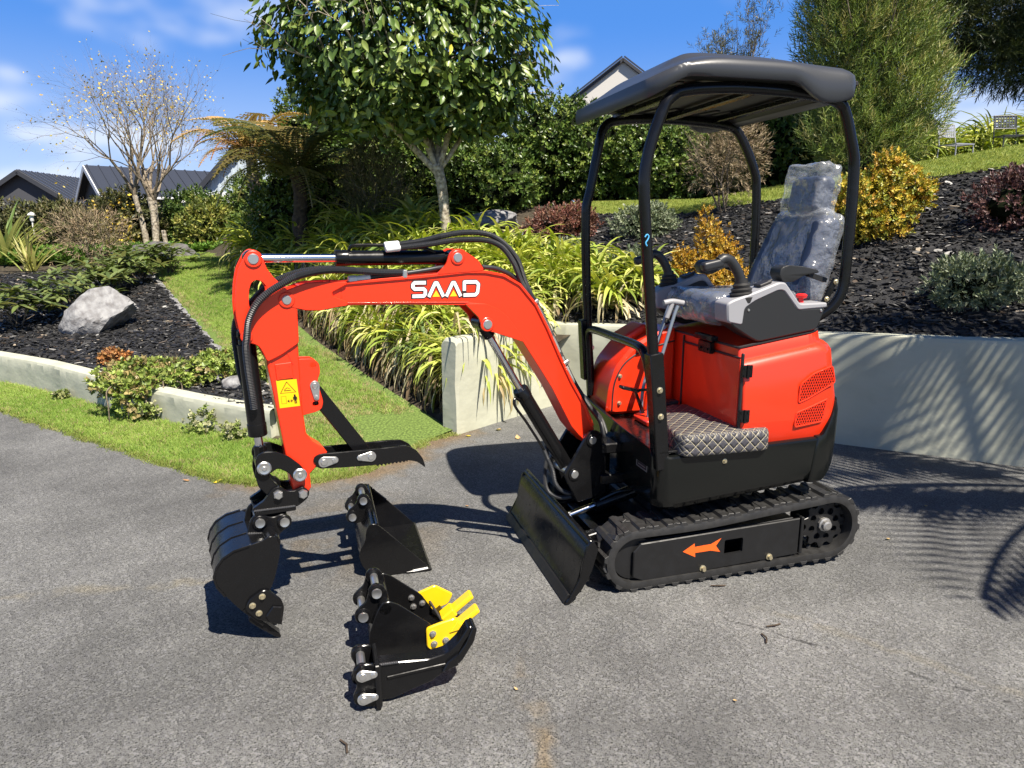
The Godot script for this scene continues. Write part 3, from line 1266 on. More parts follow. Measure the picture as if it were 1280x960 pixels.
func build_blade(root: Node3D) -> void:
	# curved push blade
	var pts := [Vector2(-0.705, 0.262), Vector2(-0.728, 0.235), Vector2(-0.742, 0.19), Vector2(-0.752, 0.14), Vector2(-0.768, 0.085), Vector2(-0.797, 0.028), Vector2(-0.815, 0.012)]
	var prof := PackedVector2Array(pts)
	for i in range(pts.size() - 1, -1, -1):
		prof.append(pts[i] + Vector2(0.014, 0.003))
	var mb := MB.new()
	mb.plate(prof, -0.482, 0.482, 0.002)
	mb.cyl(Vector3(-0.700, 0.262, -0.482), Vector3(-0.700, 0.262, 0.482), 0.017, 12, 0.003)
	# back ribs
	mb.box(Vector3(-0.715, 0.10, 0), Vector3(0.05, 0.05, 0.90), 0.004)
	for z in [-0.2, 0.2]:
		mb.plate(V2([-0.74, 0.20, -0.66, 0.16, -0.66, 0.10, -0.76, 0.06]), z - 0.008, z + 0.008, 0.002)
	var bl := put("dozer_blade", mb.mesh(30.0), M.black, root)
	for s in [-1.0, 1.0]:
		var eb := MB.new()
		eb.plate(rounded(V2([-0.695, 0.283, -0.722, 0.262, -0.742, 0.19, -0.752, 0.12, -0.80, 0.030, -0.822, 0.004, -0.800, 0.004, -0.745, 0.06, -0.700, 0.14, -0.672, 0.240]), 0.01, 2), minf(0.4825 * s, 0.4945 * s), maxf(0.4825 * s, 0.4945 * s), 0.002)
		put("end_plate", eb.mesh(30.0), M.black, bl)
	var cb := MB.new()
	cb.box(Vector3(-0.806, 0.022, 0), Vector3(0.012, 0.045, 0.955), 0.002, Basis(Vector3.BACK, -0.5))
	put("cutting_edge", cb.mesh(30.0), M.black_dusty, bl)
	var ar := MB.new()
	for z in [-0.2, 0.2]:
		ar.bar(Vector3(-0.69, 0.135, z), Vector3(-0.30, 0.215, z), 0.05, 0.06, Vector3.UP, 0.004)
	ar.bar(Vector3(-0.55, 0.16, -0.2), Vector3(-0.55, 0.16, 0.2), 0.05, 0.05, Vector3.UP, 0.004)
	put("blade_arm", ar.mesh(30.0), M.black, root)
	var cy := MB.new()
	cy.cyl(Vector3(-0.52, 0.255, 0.06), Vector3(-0.30, 0.315, 0.06), 0.032, 16, 0.004)
	cy.cyl(Vector3(-0.30, 0.315, 0.06), Vector3(-0.24, 0.33, 0.06), 0.026, 12, 0.004)
	cy.tube(spline(V3([-0.50, 0.29, 0.08, -0.42, 0.325, 0.09, -0.33, 0.34, 0.10, -0.26, 0.38, 0.10]), 0.02), 0.009, 8)
	var cyl := put("blade_cylinder", cy.mesh(), M.black, root)
	var rd := MB.new()
	rd.cyl(Vector3(-0.72, 0.20, 0.06), Vector3(-0.52, 0.255, 0.06), 0.017, 14)
	put("cylinder_rod", rd.mesh(), M.chrome, cyl)

func build_undercarriage(root: Node3D) -> void:
	var mb := MB.new()
	mb.box(Vector3(0, 0.215, 0), Vector3(0.66, 0.11, 0.62), 0.012)
	mb.box(Vector3(-0.1, 0.285, 0), Vector3(0.42, 0.05, 0.44), 0.012)
	mb.cyl(Vector3(0, 0.29, 0), Vector3(0, 0.375, 0), 0.225, 32, 0.008)
	put("undercarriage", mb.mesh(30.0), M.black_dusty, root)
	build_track(root, 1.0)
	build_track(root, -1.0)
	build_blade(root)

# outline in plan, rounded; front corners f, tail corners r
func plan(x0: float, x1: float, zn: float, f: float, r: float) -> PackedVector2Array:
	var o := PackedVector2Array()
	for c in [[x0, zn, f, PI * 0.5], [x0, -zn, f, PI], [x1, -zn, r, PI * 1.5], [x1, zn, r, TAU]]:
		var cx: float = c[0] + (c[2] if c[0] == x0 else -c[2])
		var cz: float = c[1] - signf(c[1]) * c[2]
		for i in 9:
			var a: float = c[3] + PI * 0.5 * i / 8.0
			o.append(Vector2(cx + cos(a) * c[2], cz + sin(a) * c[2]))
	return o

func build_house(root: Node3D) -> void:
	# lower black shell
	var yb := func(x: float) -> float: return 0.350 + 0.10 * (x + 0.30) + 0.09 * sm(0.43, 0.53, x)
	var yt := func(x: float) -> float: return 0.612 + 0.028 * sm(-0.35, 0.30, x)
	var rings := []
	for k in [[0.045, 0.0, 0], [0.012, 0.03, 0], [0.0, 0.07, 0], [0.0, 0.012, 1], [0.004, 0.004, 1], [0.012, 0.0, 1]]:
		var pl := plan(-0.395 + k[0], 0.515 - k[0], 0.462 - k[0], 0.075, 0.12)
		var r := PackedVector3Array()
		for p in pl:
			r.append(Vector3(p.x, (yb.call(p.x) + k[1]) if k[2] == 0 else (yt.call(p.x) - k[1]), p.y))
		rings.append(r)
	var sb := MB.new()
	sb.loft(rings)
	var skirt := put("lower_shell", sb.mesh(32.0), M.skirt, root)
	put("bolt", bolt_mesh(0.008, 0.010), M.zinc_yellow, skirt, Transform3D(Basis(), Vector3(-0.075, 0.57, 0.462)))
	var ib := MB.new()
	ib.box(Vector3(-0.396, 0.555, 0.31), Vector3(0.003, 0.078, 0.105), 0.0)
	var plate := put("data_plate", ib.mesh(0.0), M.dark_print, skirt)
	var ob := MB.new()
	for q in [[0.593, 0.31, 0.004, 0.108], [0.517, 0.31, 0.004, 0.108], [0.555, 0.258, 0.078, 0.004], [0.555, 0.362, 0.078, 0.004], [0.575, 0.30, 0.003, 0.05], [0.560, 0.31, 0.003, 0.07], [0.545, 0.30, 0.003, 0.05], [0.530, 0.31, 0.003, 0.07]]:
		ob.box(Vector3(-0.3985, q[0], q[1]), Vector3(0.002, q[2], q[3]), 0.0)
	put("plate_border", ob.mesh(0.0), M.steel_worn, plate)
	# counterweight corners that rise behind the red body
	var cw := []
	for k in [[0.018, 0.0], [0.004, 0.02], [0.0, 0.05], [-0.003, 0.35], [-0.003, 0.80], [0.004, 0.97], [0.012, 1.0]]:
		var r := PackedVector3Array()
		for p in plan(0.395, 0.538 - k[0], 0.468 - k[0], 0.012, 0.105):
			var lo: float = yb.call(p.x) + 0.004
			var hi: float = lerpf(0.645, 0.818, clampf((p.x - 0.420) / 0.085, 0.0, 1.0))
			r.append(Vector3(p.x - 0.03 * (1.0 - k[1]) * sm(0.44, 0.39, p.x), lerpf(lo, hi, k[1]), p.y))
		cw.append(r)
	var cb := MB.new()
	cb.loft(cw)
	put("counterweight", cb.mesh(32.0), M.skirt, root)
	# red engine housing
	var top := func(x: float) -> float: return 1.058 + 0.155 * clampf(x, 0.0, 0.5)
	var rr := []
	for k in [[0.014, 0.0, 0, 0.518], [0.004, 0.03, 0, 0.530], [-0.006, 0.10, 0, 0.533], [-0.005, 0.19, 0, 0.528], [0.003, 0.29, 0, 0.512], [0.012, -0.098, 1, 0.498], [0.020, -0.076, 1, 0.486], [0.032, -0.062, 1, 0.474], [0.048, -0.055, 1, 0.464], [0.051, -0.048, 1, 0.460], [0.053, -0.008, 1, 0.452], [0.058, -0.002, 1, 0.446], [0.068, 0.0, 1, 0.438]]:
		var r := PackedVector3Array()
		for p in plan(0.004, k[3], 0.448 - k[0], 0.012, 0.10):
			r.append(Vector3(p.x, (0.630 + k[1]) if k[2] == 0 else (top.call(p.x) + k[1]), p.y))
		rr.append(r)
	var eb := MB.new()
	eb.loft(rr)
	var body := put("engine_cover", eb.mesh(40.0), M.red, root)
	# black seal round the lid and the seams of the front door
	var seam := MB.new()
	var lid := PackedVector3Array()
	for p in plan(0.0, 0.448, 0.394, 0.012, 0.10):
		lid.append(Vector3(p.x, top.call(p.x) + 0.002, p.y))
	lid.append(lid[0])
	seam.tube(lid, 0.006, 6, false)
	put("lid_seal", seam.mesh(), M.dark_print, body)
	var st := MB.new()
	st.box(Vector3(0.0, 0.862, 0.434), Vector3(0.012, 0.36, 0.018), 0.004)
	st.box(Vector3(-0.001, 1.018, 0.17), Vector3(0.010, 0.007, 0.50), 0.002)
	st.box(Vector3(-0.001, 0.85, -0.085), Vector3(0.010, 0.40, 0.006), 0.002)
	put("door_seam", st.mesh(30.0), M.dark_print, body)
	var dm := MB.new()
	dm.box(Vector3(0.0015, 0.83, 0.17), Vector3(0.008, 0.365, 0.488), 0.002)
	put("front_door", dm.mesh(30.0), M.red, body)
	for y in [0.965, 0.765]:
		var hb := MB.new()
		for s in [-1.0, 1.0]:
			hb.box(Vector3(0.012 + s * 0.014, y, 0.453), Vector3(0.024, 0.055, 0.012), 0.002)
			for q in [-0.017, 0.017]:
				hb.cyl(Vector3(0.012 + s * 0.016, y + q, 0.456), Vector3(0.012 + s * 0.016, y + q, 0.462), 0.005, 8)
		hb.cyl(Vector3(0.012, y - 0.03, 0.460), Vector3(0.012, y + 0.03, 0.460), 0.006, 8)
		put("hinge", hb.mesh(30.0), M.black, body)
	var lt := MB.new()
	lt.box(Vector3(-0.016, 1.030, 0.155), Vector3(0.025, 0.055, 0.11), 0.004)
	lt.box(Vector3(-0.02, 1.075, 0.155), Vector3(0.035, 0.025, 0.16), 0.004)
	for z in [0.125, 0.185]:
		lt.cyl(Vector3(-0.028, 1.022, z), Vector3(-0.034, 1.022, z), 0.007, 8)
	put("seat_bracket", lt.mesh(30.0), M.black, body)
	# side vents: dark plates stand in for recess shade behind slanting red bars
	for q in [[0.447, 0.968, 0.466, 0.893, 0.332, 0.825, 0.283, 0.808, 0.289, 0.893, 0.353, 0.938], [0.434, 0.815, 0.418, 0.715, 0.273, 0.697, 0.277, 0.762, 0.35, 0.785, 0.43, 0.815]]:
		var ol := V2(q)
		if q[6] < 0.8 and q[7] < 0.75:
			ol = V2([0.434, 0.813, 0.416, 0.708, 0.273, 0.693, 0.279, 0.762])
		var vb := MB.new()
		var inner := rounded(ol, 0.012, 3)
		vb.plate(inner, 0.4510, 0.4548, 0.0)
		var ve := put("vent_shade_plate", vb.mesh(0.0), mat(lin(0.02, 0.003, 0.002), 0.8), body)
		var rim := MB.new()
		var path := PackedVector3Array()
		for p in inner:
			path.append(Vector3(p.x, p.y, 0.4550))
		path.append(path[0])
		path.append(path[1])
		rim.tube(path, 0.004, 6, false)
		for dirn in [0.9, -0.9]:
			for k in range(-30, 31):
				var c := Vector2(0.36 + k * 0.0125, 0.82)
				var d := Vector2(0.55 * dirn, 1.0).normalized()
				for piece in Geometry2D.intersect_polyline_with_polygon(PackedVector2Array([c - d * 0.5, c + d * 0.5]), ol):
					var pp: PackedVector2Array = piece
					rim.bar(Vector3(pp[0].x, pp[0].y, 0.4562), Vector3(pp[1].x, pp[1].y, 0.4562), 0.0026, 0.0036, Vector3.BACK)
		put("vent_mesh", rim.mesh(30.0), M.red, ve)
	# crease that runs back along the flank
	# far side hood beside the footwell
	var hb2 := MB.new()
	var hood := rounded(V2([-0.375, 0.64, -0.36, 0.78, -0.325, 0.89, -0.245, 0.985, -0.13, 1.05, 0.0, 1.085, 0.0, 0.64]), 0.03, 4)
	hb2.plate(hood, -0.452, -0.165, 0.016)
	var hd := put("side_hood", hb2.mesh(40.0), M.red, root)
	var hs := MB.new()
	hs.tube(spline(V3([-0.345, 0.66, -0.164, -0.335, 0.80, -0.164, -0.29, 0.895, -0.164, -0.21, 0.955, -0.164, -0.10, 0.99, -0.164, -0.01, 1.01, -0.164]), 0.02), 0.004, 6)
	put("hood_seam", hs.mesh(), M.dark_print, hd)
	var cap2 := MB.new()
	cap2.rbox(Vector3(-0.19, 1.035, -0.33), Vector3(0.16, 0.05, 0.16), 0.02, 3, Basis(Vector3.BACK, 0.5))
	put("hood_ledge", cap2.mesh(), M.red, hd)
	for p in [Vector3(-0.305, 0.84, -0.165), Vector3(-0.305, 0.70, -0.165), Vector3(-0.17, 0.95, -0.165)]:
		put("bolt", bolt_mesh(0.008, 0.012), M.zinc_yellow, hd, Transform3D(Basis(), p))
	# floor, front sill and the quilted mat
	var fl := MB.new()
	fl.box(Vector3(-0.19, 0.628, 0.0), Vector3(0.40, 0.012, 0.90), 0.003)
	put("floor_plate", fl.mesh(30.0), M.black, root)
	var mt := MB.new()
	var mo := rounded(V2([-0.310, 0.420, -0.285, 0.489, 0.112, 0.492, 0.140, 0.465, 0.120, 0.40, 0.02, -0.04, -0.09, -0.06, -0.24, 0.14]), 0.035, 5)
	var mc := Vector2(-0.06, 0.27)
	var mr := []
	for k in [[0.975, 0.612], [0.997, 0.617], [1.0, 0.628], [1.0, 0.678], [0.994, 0.692], [0.978, 0.702], [0.950, 0.707], [0.5, 0.710]]:
		var ring := PackedVector3Array()
		for p in mo:
			var q: Vector2 = mc + (p - mc) * k[0]
			ring.append(Vector3(q.x, k[1], q.y))
		mr.append(ring)
	mt.loft(mr)
	put("quilted_mat", mt.mesh(50.0), M.quilt, root)
	var pl2 := MB.new()
	pl2.box(Vector3(-0.205, 0.66, 0.0), Vector3(0.12, 0.03, 0.16), 0.006, Basis(Vector3.BACK, 0.2))
	put("floor_step", pl2.mesh(30.0), M.red, root)
	# pedals
	var pd := MB.new()
	pd.rbox(Vector3(-0.09, 0.705, -0.08), Vector3(0.13, 0.022, 0.055), 0.010, 3, Basis(Vector3.BACK, 0.12))
	for k in 5:
		pd.box(Vector3(-0.13 + k * 0.02, 0.718, -0.08), Vector3(0.006, 0.006, 0.05), 0.001)
	put("pedal", pd.mesh(), M.rubber, root)
	var pe := MB.new()
	pe.rbox(Vector3(-0.305, 0.80, -0.05), Vector3(0.10, 0.018, 0.05), 0.008, 3, Basis(Vector3.BACK, -0.25))
	pe.bar(Vector3(-0.28, 0.80, -0.05), Vector3(-0.22, 0.66, -0.05), 0.014, 0.014)
	pe.bar(Vector3(-0.27, 0.79, -0.05), Vector3(-0.20, 0.79, -0.05), 0.012, 0.012)
	put("travel_pedal", pe.mesh(), M.black, root)
	# front guard: low olive-black plate between the posts
	var gp := MB.new()
	gp.plate(V2([-0.46, 0.63, -0.46, 0.70, -0.22, 0.68, 0.10, 0.655, 0.40, 0.64, 0.43, 0.61, 0.43, 0.55, -0.46, 0.55]), -0.008, 0.008, 0.002)
	put("front_guard", gp.mesh(30.0), M.skirt, root, Transform3D(Basis(Vector3.UP, -PI / 2), Vector3(-0.402, 0, 0)))
	# travel levers
	for z in [-0.06, 0.02]:
		var lb := MB.new()
		lb.tube(spline(V3([-0.232, 0.64, z, -0.225, 0.80, z, -0.17, 0.98, z, -0.115, 1.17, z, -0.10, 1.21, z]), 0.02), 0.0085, 10)
		put("travel_lever", lb.mesh(), M.lever, root)
	var tb := MB.new()
	tb.tube(spline(V3([-0.165, 1.222, 0.0, -0.12, 1.228, 0.0, -0.06, 1.218, 0.0]), 0.01), 0.014, 10)
	tb.tube(V3([-0.12, 1.22, 0.0, -0.145, 1.15, 0.0]), 0.012, 10)
	put("lever_handle", tb.mesh(), M.silver, root)

# narrow a seat back towards its shoulders
func taper(mb: MB, c: Vector3, tilt: Basis) -> void:
	for i in mb.v.size():
		var q := tilt.inverse() * (mb.v[i] - c)
		var k := clampf((q.y + 0.22) / 0.44, 0.0, 1.0)
		q.z *= lerpf(1.06, 0.82, k * k)
		mb.v[i] = c + tilt * q

func build_controls(root: Node3D) -> void:
	var blk := V2([-0.060, 1.178, -0.040, 1.155, 0.045, 1.104, 0.088, 1.083, 0.385, 1.127, 0.424, 1.225, 0.280, 1.222, 0.200, 1.318, 0.172, 1.318, 0.057, 1.275, 0.0, 1.240])
	var sil := V2([-0.078, 1.255, -0.048, 1.270, 0.057, 1.302, 0.172, 1.342, 0.204, 1.340, 0.285, 1.246, 0.427, 1.248, 0.429, 1.224, 0.276, 1.216, 0.196, 1.304, 0.170, 1.305, 0.060, 1.262, 0.012, 1.232, 0.006, 1.165, -0.006, 1.160, -0.070, 1.174])
	for s in [[0.300, 0.410, 0.0], [-0.330, -0.220, -0.02]]:
		var mb := MB.new()
		mb.t = Transform3D(Basis(), Vector3(s[2], 0, 0))
		mb.plate(rounded(blk, 0.02, 3), s[0] + 0.004, s[1] - 0.004, 0.012)
		var cs := put("control_console", mb.mesh(40.0), M.console, root)
		var tb := MB.new()
		tb.t = mb.t
		tb.plate(rounded(sil, 0.012, 3), s[0], s[1], 0.007)
		put("silver_trim", tb.mesh(40.0), M.silver, cs)
		var sw := MB.new()
		sw.t = mb.t
		sw.box(Vector3(0.125, 1.334, (s[0] + s[1]) * 0.5), Vector3(0.06, 0.012, 0.055), 0.003, Basis(Vector3.BACK, 0.33))
		sw.box(Vector3(0.150, 1.346, (s[0] + s[1]) * 0.5 + 0.01), Vector3(0.025, 0.008, 0.018), 0.002, Basis(Vector3.BACK, 0.33))
		put("switch_panel", sw.mesh(30.0), M.dark_print, cs)
		if s[0] > 0:
			for p in [Vector2(0.030, 1.225), Vector2(0.398, 1.212)]:
				put("screw", bolt_mesh(0.006, 0.006), M.zinc, cs, Transform3D(Basis(), Vector3(p.x, p.y, 0.404)))
		# joystick in its rubber boot
		var jb := MB.new()
		var base := Vector3(0.025 + s[2], 1.275, (s[0] + s[1]) * 0.5)
		jb.lathe(base, Vector3(-0.10, 1, 0), [Vector2(-0.02, 0.056), Vector2(0.004, 0.058), Vector2(0.010, 0.048), Vector2(0.020, 0.053), Vector2(0.026, 0.042), Vector2(0.038, 0.046), Vector2(0.044, 0.035), Vector2(0.056, 0.038), Vector2(0.064, 0.027), Vector2(0.082, 0.026)], 20)
		var boot := put("joystick", jb.mesh(45.0), M.rubber, root)
		var gb := MB.new()
		var p0 := base + Vector3(-0.008, 0.07, 0)
		gb.tube(spline(PackedVector3Array([p0, p0 + Vector3(-0.022, 0.045, 0), p0 + Vector3(-0.058, 0.088, 0), p0 + Vector3(-0.090, 0.098, 0), p0 + Vector3(-0.112, 0.086, 0)]), 0.008), 0.022, 14)
		gb.rbox(p0 + Vector3(-0.145, 0.072, 0), Vector3(0.10, 0.040, 0.042), 0.014, 4, Basis(Vector3.BACK, 0.20))
		put("joystick_grip", gb.mesh(45.0), M.hose, boot)
		# armrest
		var ab := MB.new()
		var ol := rounded(V2([0.190, 1.372, 0.196, 1.400, 0.225, 1.412, 0.300, 1.408, 0.385, 1.390, 0.392, 1.378, 0.320, 1.368, 0.262, 1.340, 0.215, 1.338]), 0.014, 3)
		ab.t = mb.t
		ab.plate(ol, s[0] + 0.004, s[0] + 0.080, 0.012)
		ab.bar(Vector3(0.36, 1.37, (s[0] + s[1]) * 0.5 - 0.01), Vector3(0.47, 1.34, (s[0] + s[1]) * 0.5 - 0.03), 0.02, 0.02)
		put("armrest", ab.mesh(45.0), M.console, root)
	var kb := MB.new()
	kb.lathe(Vector3(0.325, 1.245, 0.36), Vector3.UP, [Vector2(0, 0.012), Vector2(0.018, 0.010), Vector2(0.022, 0.022), Vector2(0.034, 0.026), Vector2(0.040, 0.018)], 12)
	put("red_knob", kb.mesh(), M.red_knob, root)
	# seat under clear film
	var sb := MB.new()
	var tilt := Basis(Vector3.BACK, -0.36)
	sb.rbox(Vector3(0.20, 1.205, 0.02), Vector3(0.42, 0.13, 0.44), 0.05, 6)
	var seat := put("seat", sb.mesh(), M.vinyl, root)
	var bb := MB.new()
	var c := Vector3(0.545, 1.425, 0.0)
	bb.rbox(c, Vector3(0.11, 0.43, 0.43), 0.045, 6, tilt)
	bb.rbox(c + tilt * Vector3(-0.045, 0.0, 0.175), Vector3(0.08, 0.36, 0.075), 0.03, 4, tilt)
	bb.rbox(c + tilt * Vector3(-0.045, 0.0, -0.175), Vector3(0.08, 0.36, 0.075), 0.03, 4, tilt)
	taper(bb, c, tilt)
	put("backrest", bb.mesh(), M.vinyl, seat)
	var hb := MB.new()
	var hc := Vector3(0.605, 1.725, 0.0)
	hb.rbox(hc, Vector3(0.105, 0.185, 0.235), 0.04, 5, Basis(Vector3.BACK, -0.15))
	put("headrest", hb.mesh(), M.vinyl, seat)
	var wz := FastNoiseLite.new()
	wz.seed = 4
	wz.frequency = 5.0
	wz.fractal_type = FastNoiseLite.FRACTAL_RIDGED
	wz.fractal_octaves = 3
	var fb := MB.new()
	fb.rbox(c + Vector3(-0.004, 0.01, 0), Vector3(0.150, 0.46, 0.465), 0.05, 22, tilt, wz, 0.016)
	taper(fb, c, tilt)
	put("film_cover", fb.mesh(60.0), M.film, seat)
	var f2 := MB.new()
	f2.rbox(hc + Vector3(-0.005, 0.024, 0), Vector3(0.130, 0.250, 0.268), 0.022, 16, Basis(Vector3.BACK, -0.12), wz, 0.018)
	put("film_cover", f2.mesh(60.0), M.film, seat)
	var f3 := MB.new()
	f3.rbox(Vector3(0.18, 1.21, 0.02), Vector3(0.47, 0.15, 0.46), 0.05, 18, Basis(), wz, 0.016)
	put("film_cover", f3.mesh(60.0), M.film, seat)
	# recline levers on the seat's side
	var rb := MB.new()
	rb.bar(Vector3(0.545, 1.22, 0.235), Vector3(0.60, 1.34, 0.235), 0.012, 0.03, Vector3.RIGHT, 0.003)
	put("seat_recliner", rb.mesh(30.0), M.black, seat)
	for p in [Vector3(0.555, 1.245, 0.242), Vector3(0.597, 1.325, 0.242)]:
		put("bolt", bolt_mesh(0.009, 0.01), M.zinc_yellow, seat, Transform3D(Basis(), p))

func build_canopy(root: Node3D) -> void:
	var tubes := [
		["canopy_post", [-0.378, 0.60, 0.42, -0.394, 0.79, 0.42, -0.430, 1.15, 0.42, -0.490, 1.735, 0.42, -0.474, 1.87, 0.42, -0.425, 2.015, 0.42, -0.40, 2.06, 0.42, -0.35, 2.092, 0.42, -0.15, 2.115, 0.42, 0.02, 2.118, 0.42]],
		["canopy_post", [0.360, 1.150, 0.36, 0.405, 1.180, 0.375, 0.452, 1.222, 0.40, 0.482, 1.275, 0.415, 0.494, 1.346, 0.42, 0.488, 1.83, 0.42, 0.456, 1.945, 0.42, 0.405, 2.065, 0.42, 0.36, 2.09, 0.42, 0.20, 2.112, 0.42, 0.0, 2.118, 0.42]],
		["canopy_post", [-0.350, 0.60, -0.42, -0.384, 1.05, -0.42, -0.410, 1.655, -0.42, -0.388, 1.765, -0.42, -0.345, 1.99, -0.42, -0.325, 2.06, -0.42, -0.28, 2.096, -0.42, -0.10, 2.115, -0.42, 0.02, 2.118, -0.42]],
		["canopy_post", [0.50, 1.05, -0.36, 0.555, 1.20, -0.37, 0.560, 1.30, -0.37, 0.542, 1.80, -0.37, 0.50, 1.92, -0.37, 0.435, 2.05, -0.39, 0.39, 2.09, -0.40, 0.15, 2.115, -0.42, 0.0, 2.118, -0.42]],
	]
	var post: Node3D
	for k in tubes.size():
		var mb := MB.new()
		mb.tube(spline(V3(tubes[k][1]), 0.015), 0.0235, 16)
		if k == 0:
			mb.bar(Vector3(-0.362, 0.55, 0.42), Vector3(-0.417, 1.06, 0.42), 0.060, 0.062, Vector3.RIGHT, 0.004)
		if k == 2:
			mb.bar(Vector3(-0.395, 0.78, -0.42), Vector3(-0.418, 1.10, -0.42), 0.058, 0.030, Vector3.RIGHT, 0.004)
		var p := put(tubes[k][0], mb.mesh(), M.black, root)
		if k == 0:
			post = p
			for y in [0.79, 0.905]:
				put("bolt", bolt_mesh(0.0095, 0.014), M.zinc_yellow, p, Transform3D(Basis(), Vector3(-0.372 - (y - 0.6) * 0.085, y, 0.450)))
			var bm := MB.new()
			bm.tube(spline(V3([-0.489, 1.535, 0.4445, -0.481, 1.545, 0.4445, -0.473, 1.538, 0.4445, -0.477, 1.525, 0.4445, -0.485, 1.512, 0.4445, -0.479, 1.500, 0.4445]), 0.004), 0.0028, 6)
			put("paint_mark", bm.mesh(), M.blue_mark, p)
		if k == 2:
			for y in [0.83, 0.955]:
				put("bolt", bolt_mesh(0.010, 0.014), M.zinc, p, Transform3D(Basis(), Vector3(-0.372, y, -0.392)))
	# cross rails under the roof
	var cr := MB.new()
	for x in [-0.26, 0.02, 0.30]:
		cr.bar(Vector3(x, 2.120, -0.42), Vector3(x, 2.120, 0.42), 0.04, 0.022, Vector3.UP, 0.003)
	put("roof_rail", cr.mesh(30.0), M.black, root)
	# grab rail across the front
	var gr := MB.new()
	gr.tube(spline(V3([-0.372, 0.70, -0.385, -0.385, 0.90, -0.385, -0.392, 0.995, -0.385, -0.398, 1.045, -0.365, -0.400, 1.062, -0.31, -0.418, 1.070, 0.0, -0.432, 1.072, 0.29, -0.432, 1.060, 0.345, -0.425, 1.02, 0.375, -0.410, 0.93, 0.385]), 0.015), 0.020, 14)
	put("grab_rail", gr.mesh(), M.black, root)
	# moulded roof
	var base := PackedVector2Array()
	var pl := plan(-0.47, 0.47, 0.50, 0.10, 0.07)
	for i in pl.size():
		var p := pl[i]
		var q := pl[(i + 1) % pl.size()]
		var k := maxi(1, roundi(p.distance_to(q) / 0.025))
		for j in k:
			base.append(p.lerp(q, float(j) / k))
	var N := base.size()
	var ringf := func(s: float, hfun: Callable) -> PackedVector3Array:
		var r := PackedVector3Array()
		for i in N:
			var x := base[i].x * s
			var z := base[i].y * s
			# the nose narrows and bows a little
			if x < 0.0:
				z *= 1.0 - 0.06 * pow(-x / 0.47, 2.0)
			if x < -0.2:
				x += 0.05 * pow(absf(z) / 0.5, 2.0) * sm(-0.2, -0.45, x)
			r.append(Vector3(x - 0.045, hfun.call(x - 0.045, z), z))
		return r
	# lower rim: droops at the corners, arches between
	var low := func(x: float, z: float) -> float:
		return 2.142 - 0.070 * sm(0.10, 0.26, x) + 0.02 * sm(0.30, 0.43, x) - 0.085 * sm(-0.33, -0.52, x) + 0.015 * cos(z * 3.0) * 0.0
	var topf := func(x: float, z: float) -> float:
		var u := x
		var side := 1.0 - pow(absf(z) / 0.5, 3.0)
		var nose := sm(-0.52, -0.24, x)
		var h := 2.112 + 0.104 * (1.0 - pow(1.0 - clampf((x + 0.515) / 0.36, 0.0, 1.0), 2.2)) - 0.016 * sm(0.0, 0.43, u)
		h += 0.038 * sm(0.0, 1.0, side) * nose
		# raised centre panel
		h += 0.022 * sm(0.34, 0.28, absf(z)) * sm(-0.42, -0.26, x) * sm(0.40, 0.30, x)
		return h
	var rings := []
	rings.append(ringf.call(0.90, func(x, z): return low.call(x, z) + 0.020))
	rings.append(ringf.call(0.955, func(x, z): return low.call(x, z) - 0.002))
	rings.append(ringf.call(0.985, func(x, z): return low.call(x, z) - 0.002))
	rings.append(ringf.call(1.0, func(x, z): return low.call(x, z) + 0.010))
	rings.append(ringf.call(1.005, func(x, z): return lerpf(low.call(x, z), topf.call(x * 0.9, z * 0.9), 0.45)))
	rings.append(ringf.call(0.995, func(x, z): return lerpf(low.call(x, z), topf.call(x * 0.9, z * 0.9), 0.72)))
	rings.append(ringf.call(0.965, func(x, z): return lerpf(low.call(x, z), topf.call(x, z), 0.92)))
	for s in [0.92, 0.86, 0.80, 0.74, 0.70, 0.66, 0.62, 0.58, 0.5, 0.4, 0.28, 0.14, 0.03]:
		rings.append(ringf.call(s, topf))
	var mb := MB.new()
	mb.loft(rings, false, true)
	for i in range(0, mb.v.size(), 3):
		var m := (mb.v[i] + mb.v[i + 1] + mb.v[i + 2]) / 3.0
		if absf(mb.n[i].y) < 0.7 and mb.n[i].dot(Vector3(m.x + 0.045, 0, m.z)) < 0.0:
			var w := mb.v[i + 1]
			mb.v[i + 1] = mb.v[i + 2]
			mb.v[i + 2] = w
			for k in 3:
				mb.n[i + k] = -mb.n[i + k]
	var roof := put("canopy_roof", mb.mesh(80.0), M.canopy, root)
	# lining under the roof with its pressed slots
	var ub := MB.new()
	var lin_r := []
	lin_r.append(ringf.call(0.91, func(x, z): return low.call(x, z) + 0.018))
	lin_r.append(ringf.call(0.84, func(x, z): return 2.138))
	lin_r.append(ringf.call(0.70, func(x, z): return 2.144))
	lin_r.append(ringf.call(0.02, func(x, z): return 2.146))
	ub.loft(lin_r, false, true)
	put("roof_lining", ub.mesh(30.0), M.canopy_under, roof)
	var sl := MB.new()
	for z in [-0.30, 0.30]:
		for i in 9:
			sl.rbox(Vector3(-0.33 + i * 0.075, 2.141, z), Vector3(0.028, 0.012, 0.13), 0.005, 2, Basis(Vector3.UP, 0.25))
	put("lining_slot", sl.mesh(), M.dark_print, roof)
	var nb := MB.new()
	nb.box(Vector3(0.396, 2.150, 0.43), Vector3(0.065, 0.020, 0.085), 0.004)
	put("rim_notch_shade", nb.mesh(30.0), M.dark_print, roof)  # dark block set in the rim, standing in for a notch's shade

